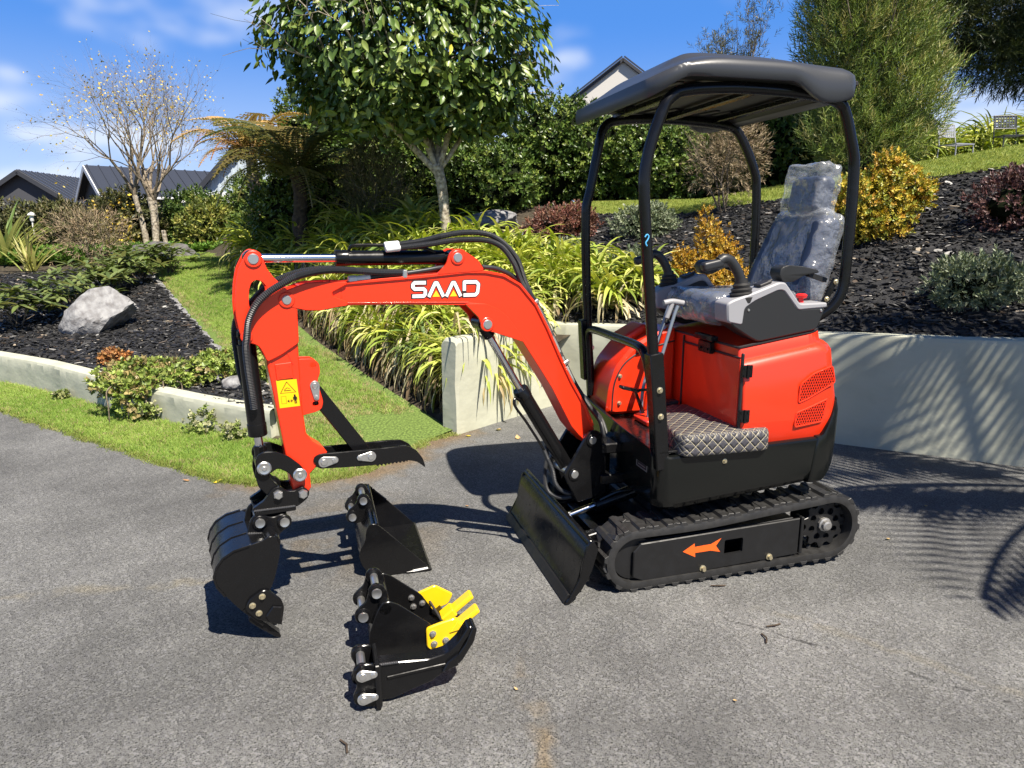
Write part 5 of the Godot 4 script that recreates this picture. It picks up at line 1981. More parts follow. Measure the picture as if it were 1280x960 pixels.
func build_bucket(root: Node3D, X: Transform3D) -> void:
	var side := rounded(V2([-1.510, 0.424, -1.492, 0.436, -1.470, 0.430, -1.456, 0.400, -1.457, 0.359, -1.482, 0.265, -1.504, 0.215, -1.550, 0.185, -1.590, 0.166, -1.606, 0.150, -1.632, 0.185, -1.662, 0.230, -1.690, 0.280, -1.695, 0.330, -1.672, 0.370, -1.620, 0.402, -1.564, 0.412]), 0.012, 2)
	var mb := MB.new()
	var zw := 0.19
	mb.plate(side, zw - 0.010, zw, 0.002)
	mb.plate(side, -zw, -zw + 0.010, 0.002)
	# wrapped back
	var arc := [Vector2(-1.490, 0.405), Vector2(-1.564, 0.413), Vector2(-1.620, 0.403), Vector2(-1.660, 0.381), Vector2(-1.684, 0.350), Vector2(-1.696, 0.312), Vector2(-1.688, 0.272), Vector2(-1.662, 0.228), Vector2(-1.632, 0.184), Vector2(-1.604, 0.148)]
	var sh := PackedVector2Array(arc)
	for i in range(arc.size() - 1, -1, -1):
		var c := Vector2(-1.57, 0.30)
		sh.append(arc[i] + (c - arc[i]).normalized() * 0.009)
	mb.plate(sh, -zw + 0.010, zw - 0.010, 0.001)
	# wear strips round the back
	for z in [-0.19, -0.063, 0.063, 0.19]:
		var st := PackedVector2Array()
		for i in range(1, 8):
			st.append(arc[i] + (arc[i] - Vector2(-1.57, 0.30)).normalized() * 0.004)
		for i in range(7, 0, -1):
			st.append(arc[i] - (arc[i] - Vector2(-1.57, 0.30)).normalized() * 0.004)
		mb.plate(st, z - 0.006, z + 0.006, 0.001)
	var bk := put("bucket", mb.mesh(28.0), M.black, root, X)
	# ears for the hitch
	var ear := rounded(V2([-1.560, 0.408, -1.548, 0.462, -1.530, 0.482, -1.500, 0.482, -1.478, 0.466, -1.455, 0.462, -1.434, 0.470, -1.408, 0.466, -1.396, 0.438, -1.408, 0.412, -1.440, 0.392, -1.450, 0.350, -1.500, 0.360]), 0.012, 3)
	for s in [1.0, -1.0]:
		var eb := MB.new()
		eb.plate(ear, minf(0.060 * s, 0.074 * s), maxf(0.060 * s, 0.074 * s), 0.003)
		for p in [Vector2(-1.512, 0.452), Vector2(-1.421, 0.439)]:
			eb.cyl(Vector3(p.x, p.y, 0.070 * s), Vector3(p.x, p.y, 0.084 * s), 0.028, 18, 0.003)
		put("hitch_ear", eb.mesh(30.0), M.black, bk)
	for p in [Vector2(-1.512, 0.452), Vector2(-1.421, 0.439)]:
		var pb := MB.new()
		pb.cyl(Vector3(p.x, p.y, -0.084), Vector3(p.x, p.y, 0.088), 0.016, 14, 0.002)
		pb.lathe(Vector3(p.x, p.y, 0.086), Vector3.BACK, [Vector2(0, 0.019), Vector2(0.006, 0.018), Vector2(0.004, 0.009), Vector2(0.004, 0.0)], 16)
		put("hitch_pin", pb.mesh(), M.zinc, bk)
	var tube := MB.new()
	tube.cyl(Vector3(-1.480, 0.398, -0.17), Vector3(-1.480, 0.398, 0.17), 0.030, 16)
	put("cross_tube", tube.mesh(), M.black, bk)
	put("weld_bead", weld_mesh(Vector3(-1.560, 0.412, 0.076), Vector3(-1.495, 0.402, 0.076), 0.007), M.weld, bk)
	# side cutters, lip and teeth
	for s in [1.0, -1.0]:
		var cb := MB.new()
		cb.plate(rounded(V2([-1.600, 0.166, -1.582, 0.202, -1.530, 0.230, -1.508, 0.222, -1.466, 0.176, -1.458, 0.140, -1.472, 0.070, -1.530, 0.098, -1.560, 0.116]), 0.012, 2), minf(zw * s, (zw + 0.014) * s), maxf(zw * s, (zw + 0.014) * s), 0.003)
		cb.plate(V2([-1.528, 0.125, -1.500, 0.160, -1.468, 0.150, -1.472, 0.075, -1.515, 0.095]), minf((zw + 0.012) * s, (zw + 0.024) * s), maxf((zw + 0.012) * s, (zw + 0.024) * s), 0.004)
		var cut := put("side_cutter", cb.mesh(30.0), M.black, bk)
		if s > 0.0:
			for p in [Vector2(-1.535, 0.205), Vector2(-1.572, 0.176), Vector2(-1.551, 0.140)]:
				put("bolt", bolt_mesh(0.0085, 0.012), M.zinc_yellow, bk, Transform3D(Basis(), Vector3(p.x, p.y, zw + 0.014)))
	var lb := MB.new()
	lb.plate(V2([-1.612, 0.158, -1.540, 0.075, -1.528, 0.082, -1.598, 0.170]), -zw, zw, 0.002)
	put("bucket_lip", lb.mesh(30.0), M.black, bk)
	for z in [-0.155, -0.052, 0.052, 0.155]:
		var tb := MB.new()
		tb.plate(rounded(V2([-1.582, 0.118, -1.560, 0.116, -1.478, 0.020, -1.474, 0.003, -1.492, 0.008, -1.560, 0.070, -1.588, 0.100]), 0.004, 1), z - 0.022, z + 0.022, 0.004)
		put("tooth", tb.mesh(30.0), M.black, bk)

func build_excavator() -> void:
	var root := thing("mini_excavator", "orange-red mini excavator with grey canopy, rubber tracks and extended boom", "excavator", Vector3(0.884, 0, -3.47), 0.268)
	build_undercarriage(root)
	build_house(root)
	build_controls(root)
	build_canopy(root)
	build_front(root)

# ---------------------------------------------------------------- attachments lying on the driveway
func hitch_pins(parent: Node3D, pts: Array, z0: float, z1: float, keepers := false) -> void:
	for p: Vector2 in pts:
		var pb := MB.new()
		pb.cyl(Vector3(p.x, p.y, z0 - 0.018), Vector3(p.x, p.y, z1 + 0.018), 0.015, 14, 0.002)
		if not keepers:
			for q in [[z1 + 0.016, 1.0], [z0 - 0.016, -1.0]]:
				pb.lathe(Vector3(p.x, p.y, q[0]), Vector3(0, 0, q[1]), [Vector2(0, 0.019), Vector2(0.008, 0.018), Vector2(0.006, 0.009), Vector2(0.006, 0.0)], 16)
		put("hitch_pin", pb.mesh(), M.zinc, parent)
		for z in [z0, z1]:
			var cb := MB.new()
			cb.lathe(Vector3(p.x, p.y, z - 0.011), Vector3.BACK, [Vector2(0, 0.028), Vector2(0.003, 0.030), Vector2(0.019, 0.030), Vector2(0.022, 0.028)], 20)
			put("pin_collar", cb.mesh(), M.black, parent)

func build_mud_bucket() -> void:
	var t := thing("mud_bucket", "wide black smooth-lipped mud bucket lying on the asphalt, no teeth", "bucket", Vector3(-0.573, 0.0, -3.048), 0.268)
	var side := rounded(V2([-0.088, 0.235, -0.074, 0.262, -0.044, 0.262, -0.020, 0.240, 0.046, 0.172, 0.192, 0.018, 0.188, 0.004, 0.096, 0.004, -0.045, 0.003, -0.085, 0.024, -0.112, 0.060, -0.127, 0.110, -0.116, 0.150, -0.096, 0.178]), 0.014, 2)
	for z in [-0.550, -0.008]:
		var sb := MB.new()
		sb.plate(side, z, z + 0.008, 0.002)
		put("side_plate", sb.mesh(30.0), M.black, t)
	var arc := [Vector2(-0.060, 0.248), Vector2(-0.090, 0.190), Vector2(-0.112, 0.150), Vector2(-0.124, 0.108), Vector2(-0.108, 0.058), Vector2(-0.082, 0.026), Vector2(-0.045, 0.006), Vector2(0.02, 0.004), Vector2(0.10, 0.005)]
	var sh := PackedVector2Array(arc)
	for i in range(arc.size() - 1, -1, -1):
		sh.append(arc[i] + (Vector2(0.0, 0.12) - arc[i]).normalized() * 0.007)
	var bb := MB.new()
	bb.plate(sh, -0.543, -0.007, 0.001)
	put("back_plate", bb.mesh(40.0), M.black, t)
	var lb := MB.new()
	lb.plate(V2([0.085, 0.002, 0.195, 0.002, 0.205, 0.008, 0.195, 0.016, 0.085, 0.012]), -0.556, 0.006, 0.002)
	put("bucket_lip", lb.mesh(30.0), M.black, t)
	# reinforcing strap across the mouth
	var rb := MB.new()
	rb.bar(Vector3(-0.052, 0.246, -0.543), Vector3(-0.052, 0.246, -0.008), 0.045, 0.010, Vector3(-0.6, 0.8, 0), 0.002)
	put("top_bar", rb.mesh(30.0), M.black, t)
	var cb := MB.new()
	cb.cyl(Vector3(-0.052, 0.236, -0.545), Vector3(-0.052, 0.236, -0.005), 0.022, 14)
	put("cross_tube", cb.mesh(), M.black, t)
	var ear := rounded(V2([-0.040, 0.215, -0.044, 0.275, -0.070, 0.312, -0.100, 0.310, -0.112, 0.282, -0.128, 0.256, -0.155, 0.240, -0.168, 0.205, -0.152, 0.178, -0.118, 0.168, -0.100, 0.172]), 0.014, 3)
	for z in [-0.410, -0.262]:
		var eb := MB.new()
		eb.plate(ear, z - 0.006, z + 0.006, 0.002)
		put("hitch_ear", eb.mesh(30.0), M.black, t)
	hitch_pins(t, [Vector2(-0.083, 0.283), Vector2(-0.138, 0.205)], -0.410, -0.262)
	put("weld_bead", weld_mesh(Vector3(0.050, 0.166, -0.546), Vector3(-0.02, 0.232, -0.546), 0.005), M.weld, t)
	put("weld_bead", weld_mesh(Vector3(0.115, 0.012, 0.004), Vector3(0.185, 0.018, 0.004), 0.006), M.white_paint, t)
	put("weld_bead", weld_mesh(Vector3(-0.050, 0.226, -0.256), Vector3(-0.050, 0.226, -0.20), 0.006), M.weld, t)

func build_toothed_bucket() -> void:
	var t := thing("toothed_bucket", "narrow black trenching bucket with yellow side cutters and yellow teeth", "bucket", Vector3(-0.415, 0.0, -2.382), 0.268)
	var W := 0.235
	var side := rounded(V2([-0.078, 0.205, -0.060, 0.238, -0.036, 0.246, -0.002, 0.230, 0.060, 0.178, 0.115, 0.132, 0.168, 0.045, 0.120, 0.010, 0.020, 0.002, -0.060, 0.006, -0.098, 0.035, -0.110, 0.080, -0.106, 0.130]), 0.012, 2)
	for z in [-W, -0.008]:
		var sb := MB.new()
		sb.plate(side, z, z + 0.008, 0.002)
		put("side_plate", sb.mesh(30.0), M.black, t)
	var arc := [Vector2(-0.050, 0.235), Vector2(-0.080, 0.190), Vector2(-0.102, 0.130), Vector2(-0.106, 0.080), Vector2(-0.094, 0.036), Vector2(-0.058, 0.009), Vector2(0.020, 0.006), Vector2(0.118, 0.014), Vector2(0.175, 0.050)]
	var sh := PackedVector2Array(arc)
	for i in range(arc.size() - 1, -1, -1):
		sh.append(arc[i] + (Vector2(0.01, 0.14) - arc[i]).normalized() * 0.007)
	var bb := MB.new()
	bb.plate(sh, -W + 0.007, -0.007, 0.001)
	put("back_plate", bb.mesh(40.0), M.black, t)
	var cb := MB.new()
	cb.cyl(Vector3(-0.046, 0.215, -W), Vector3(-0.046, 0.215, 0.0), 0.022, 14)
	put("cross_tube", cb.mesh(), M.black, t)
	var lip := MB.new()
	lip.bar(Vector3(0.172, 0.050, -W - 0.005), Vector3(0.172, 0.050, 0.005), 0.055, 0.013, Vector3(-0.6, 0.8, 0), 0.002)
	put("bucket_lip", lip.mesh(30.0), M.black, t)
	var ear := rounded(V2([-0.030, 0.185, -0.030, 0.248, -0.052, 0.288, -0.086, 0.290, -0.100, 0.262, -0.112, 0.222, -0.138, 0.205, -0.154, 0.172, -0.140, 0.144, -0.104, 0.136, -0.090, 0.140]), 0.014, 3)
	for z in [-0.190, -0.060]:
		var eb := MB.new()
		eb.plate(ear, z - 0.006, z + 0.006, 0.002)
		put("hitch_ear", eb.mesh(30.0), M.black, t)
	hitch_pins(t, [Vector2(-0.072, 0.260), Vector2(-0.124, 0.172)], -0.190, -0.060)
	# yellow cutters bolted to the sides
	var cut := rounded(V2([0.098, 0.122, 0.100, 0.044, 0.118, 0.030, 0.156, 0.030, 0.205, 0.056, 0.246, 0.108, 0.205, 0.148, 0.150, 0.136]), 0.012, 3)
	for s in [0.0, 1.0]:
		var kb := MB.new()
		if s == 0.0:
			kb.plate(cut, 0.0, 0.013, 0.003)
			kb.plate(V2([0.185, 0.095, 0.245, 0.105, 0.215, 0.140]), 0.010, 0.020, 0.003)
		else:
			kb.plate(rounded(V2([0.085, 0.130, 0.172, 0.160, 0.246, 0.112, 0.225, 0.070, 0.170, 0.055, 0.100, 0.060]), 0.010, 2), -W - 0.013, -W, 0.003)
		put("side_cutter", kb.mesh(30.0), M.yellow, t)
	for p in [Vector2(0.122, 0.098), Vector2(0.126, 0.056), Vector2(0.170, 0.064)]:
		put("bolt", bolt_mesh(0.009, 0.010), M.zinc, t, Transform3D(Basis(), Vector3(p.x, p.y, 0.013)))
	for p in [Vector2(0.075, 0.125), Vector2(0.082, 0.085), Vector2(0.118, 0.095)]:
		put("bolt", bolt_mesh(0.009, 0.010), M.zinc, t, Transform3D(Basis(), Vector3(p.x, p.y, -W + 0.008)))
	# teeth
	for z in [-0.150, -0.040]:
		var tb := MB.new()
		var d := Vector3(0.80, 0.60, 0)
		tb.bar(Vector3(0.185, 0.060, z), Vector3(0.185, 0.060, z) + d * 0.06, 0.062, 0.036, Vector3(-0.6, 0.8, 0), 0.005)
		tb.bar(Vector3(0.185, 0.060, z) + d * 0.05, Vector3(0.185, 0.060, z) + d * 0.150, 0.054, 0.022, Vector3(-0.6, 0.8, 0), 0.006)
		put("tooth", tb.mesh(30.0), M.yellow, t)
	put("weld_bead", weld_mesh(Vector3(0.150, 0.092, -W - 0.002), Vector3(0.185, 0.060, -0.1), 0.006), M.weld, t)

func build_ripper() -> void:
	var t := thing("ripper", "black curved ripper shank with two pinned hitch plates, nearest attachment", "ripper", Vector3(-0.433, 0.0, -2.113), 0.268)
	var shank := rounded(V2([-0.020, 0.020, -0.012, 0.150, 0.064, 0.148, 0.160, 0.140, 0.225, 0.152, 0.268, 0.190, 0.300, 0.238, 0.314, 0.240, 0.316, 0.220, 0.290, 0.190, 0.262, 0.140, 0.226, 0.090, 0.170, 0.055, 0.100, 0.035, 0.030, 0.012]), 0.012, 3)
	var sb := MB.new()
	sb.plate(shank, -0.075, -0.020, 0.006)
	sb.box(Vector3(0.12, 0.105, -0.019), Vector3(0.20, 0.012, 0.008), 0.002, Basis(Vector3.BACK, 0.08))
	put("shank", sb.mesh(30.0), M.black, t)
	var tip := MB.new()
	tip.plate(rounded(V2([0.235, 0.095, 0.245, 0.122, 0.290, 0.182, 0.316, 0.242, 0.330, 0.232, 0.318, 0.185, 0.275, 0.118]), 0.008, 2), -0.082, -0.012, 0.005)
	tip.plate(V2([0.205, 0.090, 0.225, 0.125, 0.262, 0.150, 0.262, 0.105]), -0.086, -0.008, 0.004)
	put("ripper_tip", tip.mesh(30.0), M.black, t)
	var head := MB.new()
	head.box(Vector3(-0.012, 0.085, -0.055), Vector3(0.016, 0.165, 0.14), 0.003)
	put("head_plate", head.mesh(30.0), M.black, t)
	var ear := rounded(V2([-0.018, 0.006, -0.018, 0.165, -0.055, 0.172, -0.088, 0.160, -0.092, 0.130, -0.078, 0.105, -0.080, 0.085, -0.094, 0.060, -0.090, 0.030, -0.060, 0.016]), 0.012, 3)
	for z in [-0.120, -0.006]:
		var eb := MB.new()
		eb.plate(ear, z - 0.006, z + 0.006, 0.002)
		put("hitch_plate", eb.mesh(30.0), M.black, t)
	hitch_pins(t, [Vector2(-0.060, 0.140), Vector2(-0.060, 0.055)], -0.120, -0.008, true)
	for p in [[-0.060, 0.140, 0.0], [-0.060, 0.055, 0.05]]:
		put("pin_keeper", keeper_mesh(0.036, 0.021, 0.012), M.zinc, t, Transform3D(Basis(Vector3.BACK, p[2]), Vector3(p[0], p[1], 0.014)))
	put("weld_bead", weld_mesh(Vector3(-0.005, 0.150, -0.018), Vector3(0.06, 0.149, -0.018), 0.006), M.weld, t)
	put("weld_bead", weld_mesh(Vector3(-0.003, 0.160, 0.0), Vector3(-0.003, 0.010, 0.0), 0.005), M.black, t)

# ---------------------------------------------------------------- garden
const GREEN_DARK := [Color(0.055, 0.102, 0.018), Color(0.085, 0.145, 0.025), Color(0.130, 0.195, 0.035), Color(0.066, 0.120, 0.022), Color(0.200, 0.255, 0.052)]
const GREEN_MID := [Color(0.075, 0.130, 0.024), Color(0.110, 0.175, 0.032), Color(0.150, 0.215, 0.042), Color(0.085, 0.145, 0.028), Color(0.200, 0.245, 0.055)]
const OLIVE := [Color(0.09, 0.10, 0.030), Color(0.12, 0.13, 0.040), Color(0.15, 0.14, 0.055), Color(0.075, 0.085, 0.03), Color(0.17, 0.15, 0.07)]
const GREY_GREEN := [Color(0.16, 0.20, 0.11), Color(0.21, 0.25, 0.15), Color(0.26, 0.30, 0.18), Color(0.13, 0.17, 0.09), Color(0.30, 0.33, 0.22)]
const GOLD := [Color(0.48, 0.28, 0.025), Color(0.58, 0.36, 0.035), Color(0.42, 0.22, 0.02), Color(0.52, 0.34, 0.05), Color(0.36, 0.26, 0.03)]
const GOLD_GREEN := [Color(0.46, 0.36, 0.035), Color(0.54, 0.42, 0.05), Color(0.30, 0.29, 0.035), Color(0.22, 0.25, 0.03), Color(0.56, 0.34, 0.05)]
const REDDISH := [Color(0.22, 0.085, 0.060), Color(0.28, 0.12, 0.085), Color(0.17, 0.065, 0.050), Color(0.32, 0.17, 0.11), Color(0.13, 0.07, 0.04)]
const PURPLE := [Color(0.075, 0.030, 0.032), Color(0.11, 0.045, 0.045), Color(0.06, 0.028, 0.03), Color(0.15, 0.075, 0.065), Color(0.20, 0.11, 0.10)]
const DRY := [Color(0.26, 0.19, 0.11), Color(0.33, 0.25, 0.15), Color(0.22, 0.16, 0.10), Color(0.18, 0.15, 0.08), Color(0.38, 0.30, 0.19)]
const LIME := [Color(0.36, 0.42, 0.060), Color(0.48, 0.52, 0.10), Color(0.27, 0.35, 0.045), Color(0.62, 0.61, 0.20), Color(0.22, 0.30, 0.040)]
const STRAW := [Color(0.52, 0.43, 0.24), Color(0.60, 0.52, 0.32), Color(0.42, 0.32, 0.17), Color(0.32, 0.23, 0.12), Color(0.66, 0.60, 0.38)]

func on_land(x: float, z: float) -> Vector3:
	return Vector3(x, land(x, z), z)

func on_bed(x: float, z: float) -> Vector3:
	return Vector3(x, bed_h(x, z), z)

func shrub(called: String, label: String, at: Vector3, blobs: Array, mesh: Mesh, m: Material, count: int, size: Vector2, pal: Array, o := {}, group := "") -> Node3D:
	var t := thing(called, label, "shrub", at, 0.0, group)
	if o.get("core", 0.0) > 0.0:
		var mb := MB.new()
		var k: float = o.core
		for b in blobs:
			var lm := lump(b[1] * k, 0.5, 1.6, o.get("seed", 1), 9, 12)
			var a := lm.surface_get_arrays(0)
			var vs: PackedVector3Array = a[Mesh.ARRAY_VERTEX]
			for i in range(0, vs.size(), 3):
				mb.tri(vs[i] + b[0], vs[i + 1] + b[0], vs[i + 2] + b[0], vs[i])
		put("shade_core", mb.mesh(60.0), M.inner, t)  # solid dark core added; its colour stands in for shade inside the bush
	if o.has("stems"):
		var r := RandomNumberGenerator.new()
		r.seed = o.get("seed", 3)
		var sb := MB.new()
		var tips := []
		var top: float = o.get("stem_len", 0.3)
		for i in int(o.stems):
			grow(sb, Vector3(r.randf_range(-0.06, 0.06), -0.03, r.randf_range(-0.06, 0.06)), Vector3(r.randf_range(-0.6, 0.6), 1, r.randf_range(-0.6, 0.6)), top, o.get("stem_r", 0.012), o.get("stem_depth", 3), r, tips, {"kids": 3, "fork": 0.6, "wander": 0.2, "lift": 0.05})
		put("stems", sb.mesh(45.0), o.get("stem_mat", M.bark), t)
	foliage(t, "foliage", mesh, m, blobs, count, size, pal, o)
	return t

func build_setting() -> void:
	# driveway
	var st := FastNoiseLite.new()
	st.seed = 77
	st.frequency = 0.006
	st.fractal_octaves = 5
	st.fractal_type = FastNoiseLite.FRACTAL_FBM
	var im := Image.create(1024, 1024, false, Image.FORMAT_RGB8)
	var fine := FastNoiseLite.new()
	fine.seed = 12
	fine.frequency = 0.03
	fine.fractal_octaves = 4
	fine.fractal_type = FastNoiseLite.FRACTAL_FBM
	for y in 1024:
		for x in 1024:
			var n := st.get_noise_2d(x, y)
			var g := fine.get_noise_2d(x, y)
			var v := clampf(0.88 + n * 0.16 + g * 0.08, 0.0, 1.0)
			# sandy run down the middle and the pale seam that crosses the drive
			var wx := x / 102.4 - 5.0
			var wz := y / 102.4 - 8.0
			var c := Color(v, v * 0.995, v * 0.985)
			var sx := absf(wx - (0.075 + 0.03 * sin(wz * 9.0) + g * 0.06)) / (0.055 + 0.03 * sm(-2.1, -1.6, wz))
			var s := clampf(1.0 - sx, 0.0, 1.0) * sm(-2.75, -2.1, wz) * clampf(0.55 + g * 1.6, 0.0, 1.0)
			c = c.lerp(Color(1.0, 0.86, 0.66), minf(1.0, s * 1.2))
			# damp brown silt near the grass and under the bucket
			var d2 := Vector2(wx + 0.85, wz + 3.55).length()
			c = c.lerp(Color(0.78, 0.66, 0.50), sm(0.75, 0.1, d2) * clampf(0.25 + g * 1.5, 0.0, 0.5))
			# sand washed along the tip of the lawn
			var tip := seg_dist(Vector2(wx, wz), DRIVE_EDGE.slice(5)) if wx > -1.9 and wx < 0.3 and wz < -4.0 and wz > -6.2 else 9.0
			c = c.lerp(Color(1.0, 0.82, 0.60), sm(0.30, 0.02, tip + g * 0.16) * 0.75)
			# a fine crack with grit in it
			var ck := Geometry2D.get_closest_point_to_segment(Vector2(wx, wz), Vector2(0.30, -3.05), Vector2(2.6, -1.55)).distance_to(Vector2(wx, wz + g * 0.06 + 0.02 * sin(wx * 11.0)))
			if ck < 0.006 and g > -0.25:
				c = c * 0.62
			# pale worn bands
			for q in [[0.85, -2.93, 1.75, -2.18, 0.035], [-2.75, -2.75, -1.35, -2.98, 0.05], [-1.35, -2.98, -0.95, -3.30, 0.04]]:
				var e := Geometry2D.get_closest_point_to_segment(Vector2(wx, wz), Vector2(q[0], q[1]), Vector2(q[2], q[3])).distance_to(Vector2(wx, wz + g * 0.10))
				c = c.lerp(Color(1.0, 0.95, 0.84), clampf(1.0 - e / q[4], 0.0, 1.0) * clampf(0.45 + g * 1.8, 0.0, 1.0) * 0.8)
			im.set_pixel(x, y, c)
	var a := mat(lin(0.262, 0.268, 0.276), 0.88)
	var cn := FastNoiseLite.new()
	cn.noise_type = FastNoiseLite.TYPE_CELLULAR
	cn.frequency = 0.055
	cn.seed = 5
	cn.fractal_type = FastNoiseLite.FRACTAL_NONE
	cn.cellular_return_type = FastNoiseLite.RETURN_CELL_VALUE
	var im_v := cn.get_seamless_image(1024, 1024)
	cn.cellular_return_type = FastNoiseLite.RETURN_DISTANCE2_SUB
	var im_d := cn.get_seamless_image(1024, 1024)
	im_v.convert(Image.FORMAT_L8)
	im_d.convert(Image.FORMAT_L8)
	var bv := im_v.get_data()
	var bd := im_d.get_data()
	var top_d := 1
	for k in bd:
		top_d = maxi(top_d, k)
	var by := PackedByteArray()
	by.resize(bv.size() * 3)
	for i in bv.size():
		var g := bv[i] / 255.0
		var stone := 0.42 + 0.42 * g if fposmod(g * 37.0, 1.0) < 0.88 else 0.95
		var e := clampf(float(bd[i]) / top_d * 3.2, 0.0, 1.0)
		var w := lerpf(0.92, stone, e)
		by[i * 3] = int(w * 255.0)
		by[i * 3 + 1] = int(w * 0.995 * 255.0)
		by[i * 3 + 2] = int(w * (0.96 + 0.04 * fposmod(g * 13.0, 1.0)) * 255.0)
	a.albedo_texture = ImageTexture.create_from_image(Image.create_from_data(1024, 1024, false, Image.FORMAT_RGB8, by))
	a.normal_enabled = true
	a.normal_texture = noise_tex(FastNoiseLite.TYPE_CELLULAR, 0.055, 1, 1024, 5, null, 5.0)
	(a.normal_texture.noise as FastNoiseLite).cellular_return_type = FastNoiseLite.RETURN_DISTANCE
	a.normal_scale = 0.35
	tri_map(a, 2.7, true)
	a.detail_enabled = true
	a.detail_albedo = ImageTexture.create_from_image(im)
	a.detail_blend_mode = BaseMaterial3D.BLEND_MODE_MUL
	a.detail_uv_layer = BaseMaterial3D.DETAIL_UV_1
	# the aggregate is laid by world position, the stains by the sheet's own second layout
	a.detail_uv_layer = BaseMaterial3D.DETAIL_UV_2
	var dr := sheet(poly([Vector2(-10, 3), Vector2(-10, -9.5), DRIVE_EDGE.slice(1), WALL_R, Vector2(5.1, 3)]), 0.5, func(x, z): return 0.0, 0.0)
	var ar := dr.surface_get_arrays(0)
	ar[Mesh.ARRAY_TEX_UV2] = ar[Mesh.ARRAY_TEX_UV]
	var dm := ArrayMesh.new()
	dm.add_surface_from_arrays(Mesh.PRIMITIVE_TRIANGLES, ar)
	structure("driveway", dm, a)
	# the ground all round
	var far := mat(lin(0.12, 0.15, 0.05), 0.95)
	far.albedo_texture = noise_tex(FastNoiseLite.TYPE_SIMPLEX_SMOOTH, 0.02, 4, 256, 8, ramp([0.2, 0.8], [Color(0.6, 0.62, 0.5), Color(1, 1, 1)]))
	tri_map(far, 0.2, true)
	structure("ground", sheet(PackedVector2Array([Vector2(-300, -300), Vector2(300, -300), Vector2(300, 300), Vector2(-300, 300)]), 60.0, func(x, z): return 0.0, -0.05), far)
	# garden soil behind the walls
	var soil := mat(lin(0.085, 0.07, 0.045), 0.95)
	soil.albedo_texture = noise_tex(FastNoiseLite.TYPE_SIMPLEX_SMOOTH, 0.03, 5, 512, 18, ramp([0.2, 0.8], [Color(0.55, 0.5, 0.45), Color(1, 1, 1)]))
	tri_map(soil, 0.8, true)
	var wl := shift(WALL_L, -0.08)
	var wr := shift(WALL_R, -0.08)
	structure("garden_ground", sheet(poly([Vector2(-60, -40), wl, Vector2(-1.75, -5.16), Vector2(-0.50, -5.42), wr.slice(1), Vector2(14, 0.5), Vector2(60, -8), Vector2(60, -75), Vector2(-60, -75)]), 0.6, land, -0.022), soil)
	# lawn: the strip below the wall and the path that climbs between the beds
	var lawn_area := poly([DRIVE_EDGE, Vector2(-0.50, -5.46), HEDGE.slice(1), Vector2(-5.9, -14.6), Vector2(-6.9, -14.6), Vector2(-7.5, -13.6), Vector2(-6.6, -12.6), back(BED_EDGE), Vector2(-1.70, -5.30), Vector2(-1.76, -5.16), back(shift(WALL_L, 0.03)), Vector2(-9.5, -9.5)])
	var gm := mat(lin(0.17, 0.25, 0.05), 0.95)
	gm.vertex_color_use_as_albedo = true
	gm.albedo_texture = noise_tex(FastNoiseLite.TYPE_SIMPLEX_SMOOTH, 0.05, 4, 512, 28, ramp([0.2, 0.8], [Color(0.6, 0.62, 0.55), Color(1, 1, 1)]))
	tri_map(gm, 1.5, true)
	var lh := func(x: float, z: float) -> float: return lawn_h(x, z)
	var tint := func(x: float, z: float) -> Color:
		var p := Vector2(x, z)
		var d := minf(seg_dist(p, BED_EDGE), seg_dist(p, HEDGE.slice(0, 4)) * 1.0)
		var b := sm(0.26, 0.05, d + fnl.get_noise_2d(x * 60.0, z * 60.0) * 0.10)
		b = maxf(b, 1.0 * sm(0.95, 0.4, p.distance_to(Vector2(-0.62, -5.3)) + fnl.get_noise_2d(x * 50.0, z * 50.0) * 0.5))
		b = maxf(b, 0.85 * sm(0.5, 0.15, p.distance_to(Vector2(-1.55, -5.75)) + fnl.get_noise_2d(x * 70.0, z * 70.0) * 0.3))
		return Color(1, 1, 1).lerp(Color(2.3, 1.45, 3.2), b)
	structure("lawn", sheet(lawn_area, 0.12, lh, 0.007, tint), gm)
	# blades: tufts over the lawn
	var tb := MB.new()
	var rr := RandomNumberGenerator.new()
	rr.seed = 5
	for i in 13:
		var p := Vector3(rr.randf_range(-0.03, 0.03), 0, rr.randf_range(-0.03, 0.03))
		var d := Vector3(rr.randf_range(-0.6, 0.6), 1, rr.randf_range(-0.6, 0.6)).normalized()
		var sd := d.cross(Vector3(rr.randfn(), 0, rr.randfn())).normalized() * 0.0017
		var h := rr.randf_range(0.018, 0.036)
		tb.tri(p - sd, p + sd, p + d * h * 0.6 + sd * 0.8, Vector3.UP)
		tb.tri(p - sd, p + d * h * 0.6 + sd * 0.8, p + d * h + Vector3(d.x, -0.1, d.z) * h * 0.3, Vector3.UP)
	var tuft := tb.mesh(0.0)
	var gx: Array[Transform3D] = []
	var gc := PackedColorArray()
	for p in scatter(lawn_area, 46000):
		var D := -p.y
		if rng.randf() > clampf(7.0 / D, 0.3, 1.0):
			continue
		var c: Color = tint.call(p.x, p.y)
		var bare := (c.r - 1.0) / 1.3
		if rng.randf() < bare * 1.1 - 0.1:
			continue
		var s := rng.randf_range(0.8, 1.35) * (1.0 if D < 9.0 else 1.3)
		gx.append(Transform3D(Basis(Vector3.UP, rng.randf() * TAU).scaled(Vector3(s, s * rng.randf_range(0.8, 1.2), s)), Vector3(p.x, lawn_h(p.x, p.y) + 0.012, p.y)))
		var k := rng.randf() + fnl.get_noise_2d(p.x * 30.0, p.y * 30.0) * 0.5
		var col := Color(0.20, 0.33, 0.05).lerp(Color(0.37, 0.48, 0.10), clampf(k, 0.0, 1.0))
		if rng.randf() < 0.10 + bare * 0.7:
			col = Color(0.42, 0.36, 0.17)
		gc.append(col)
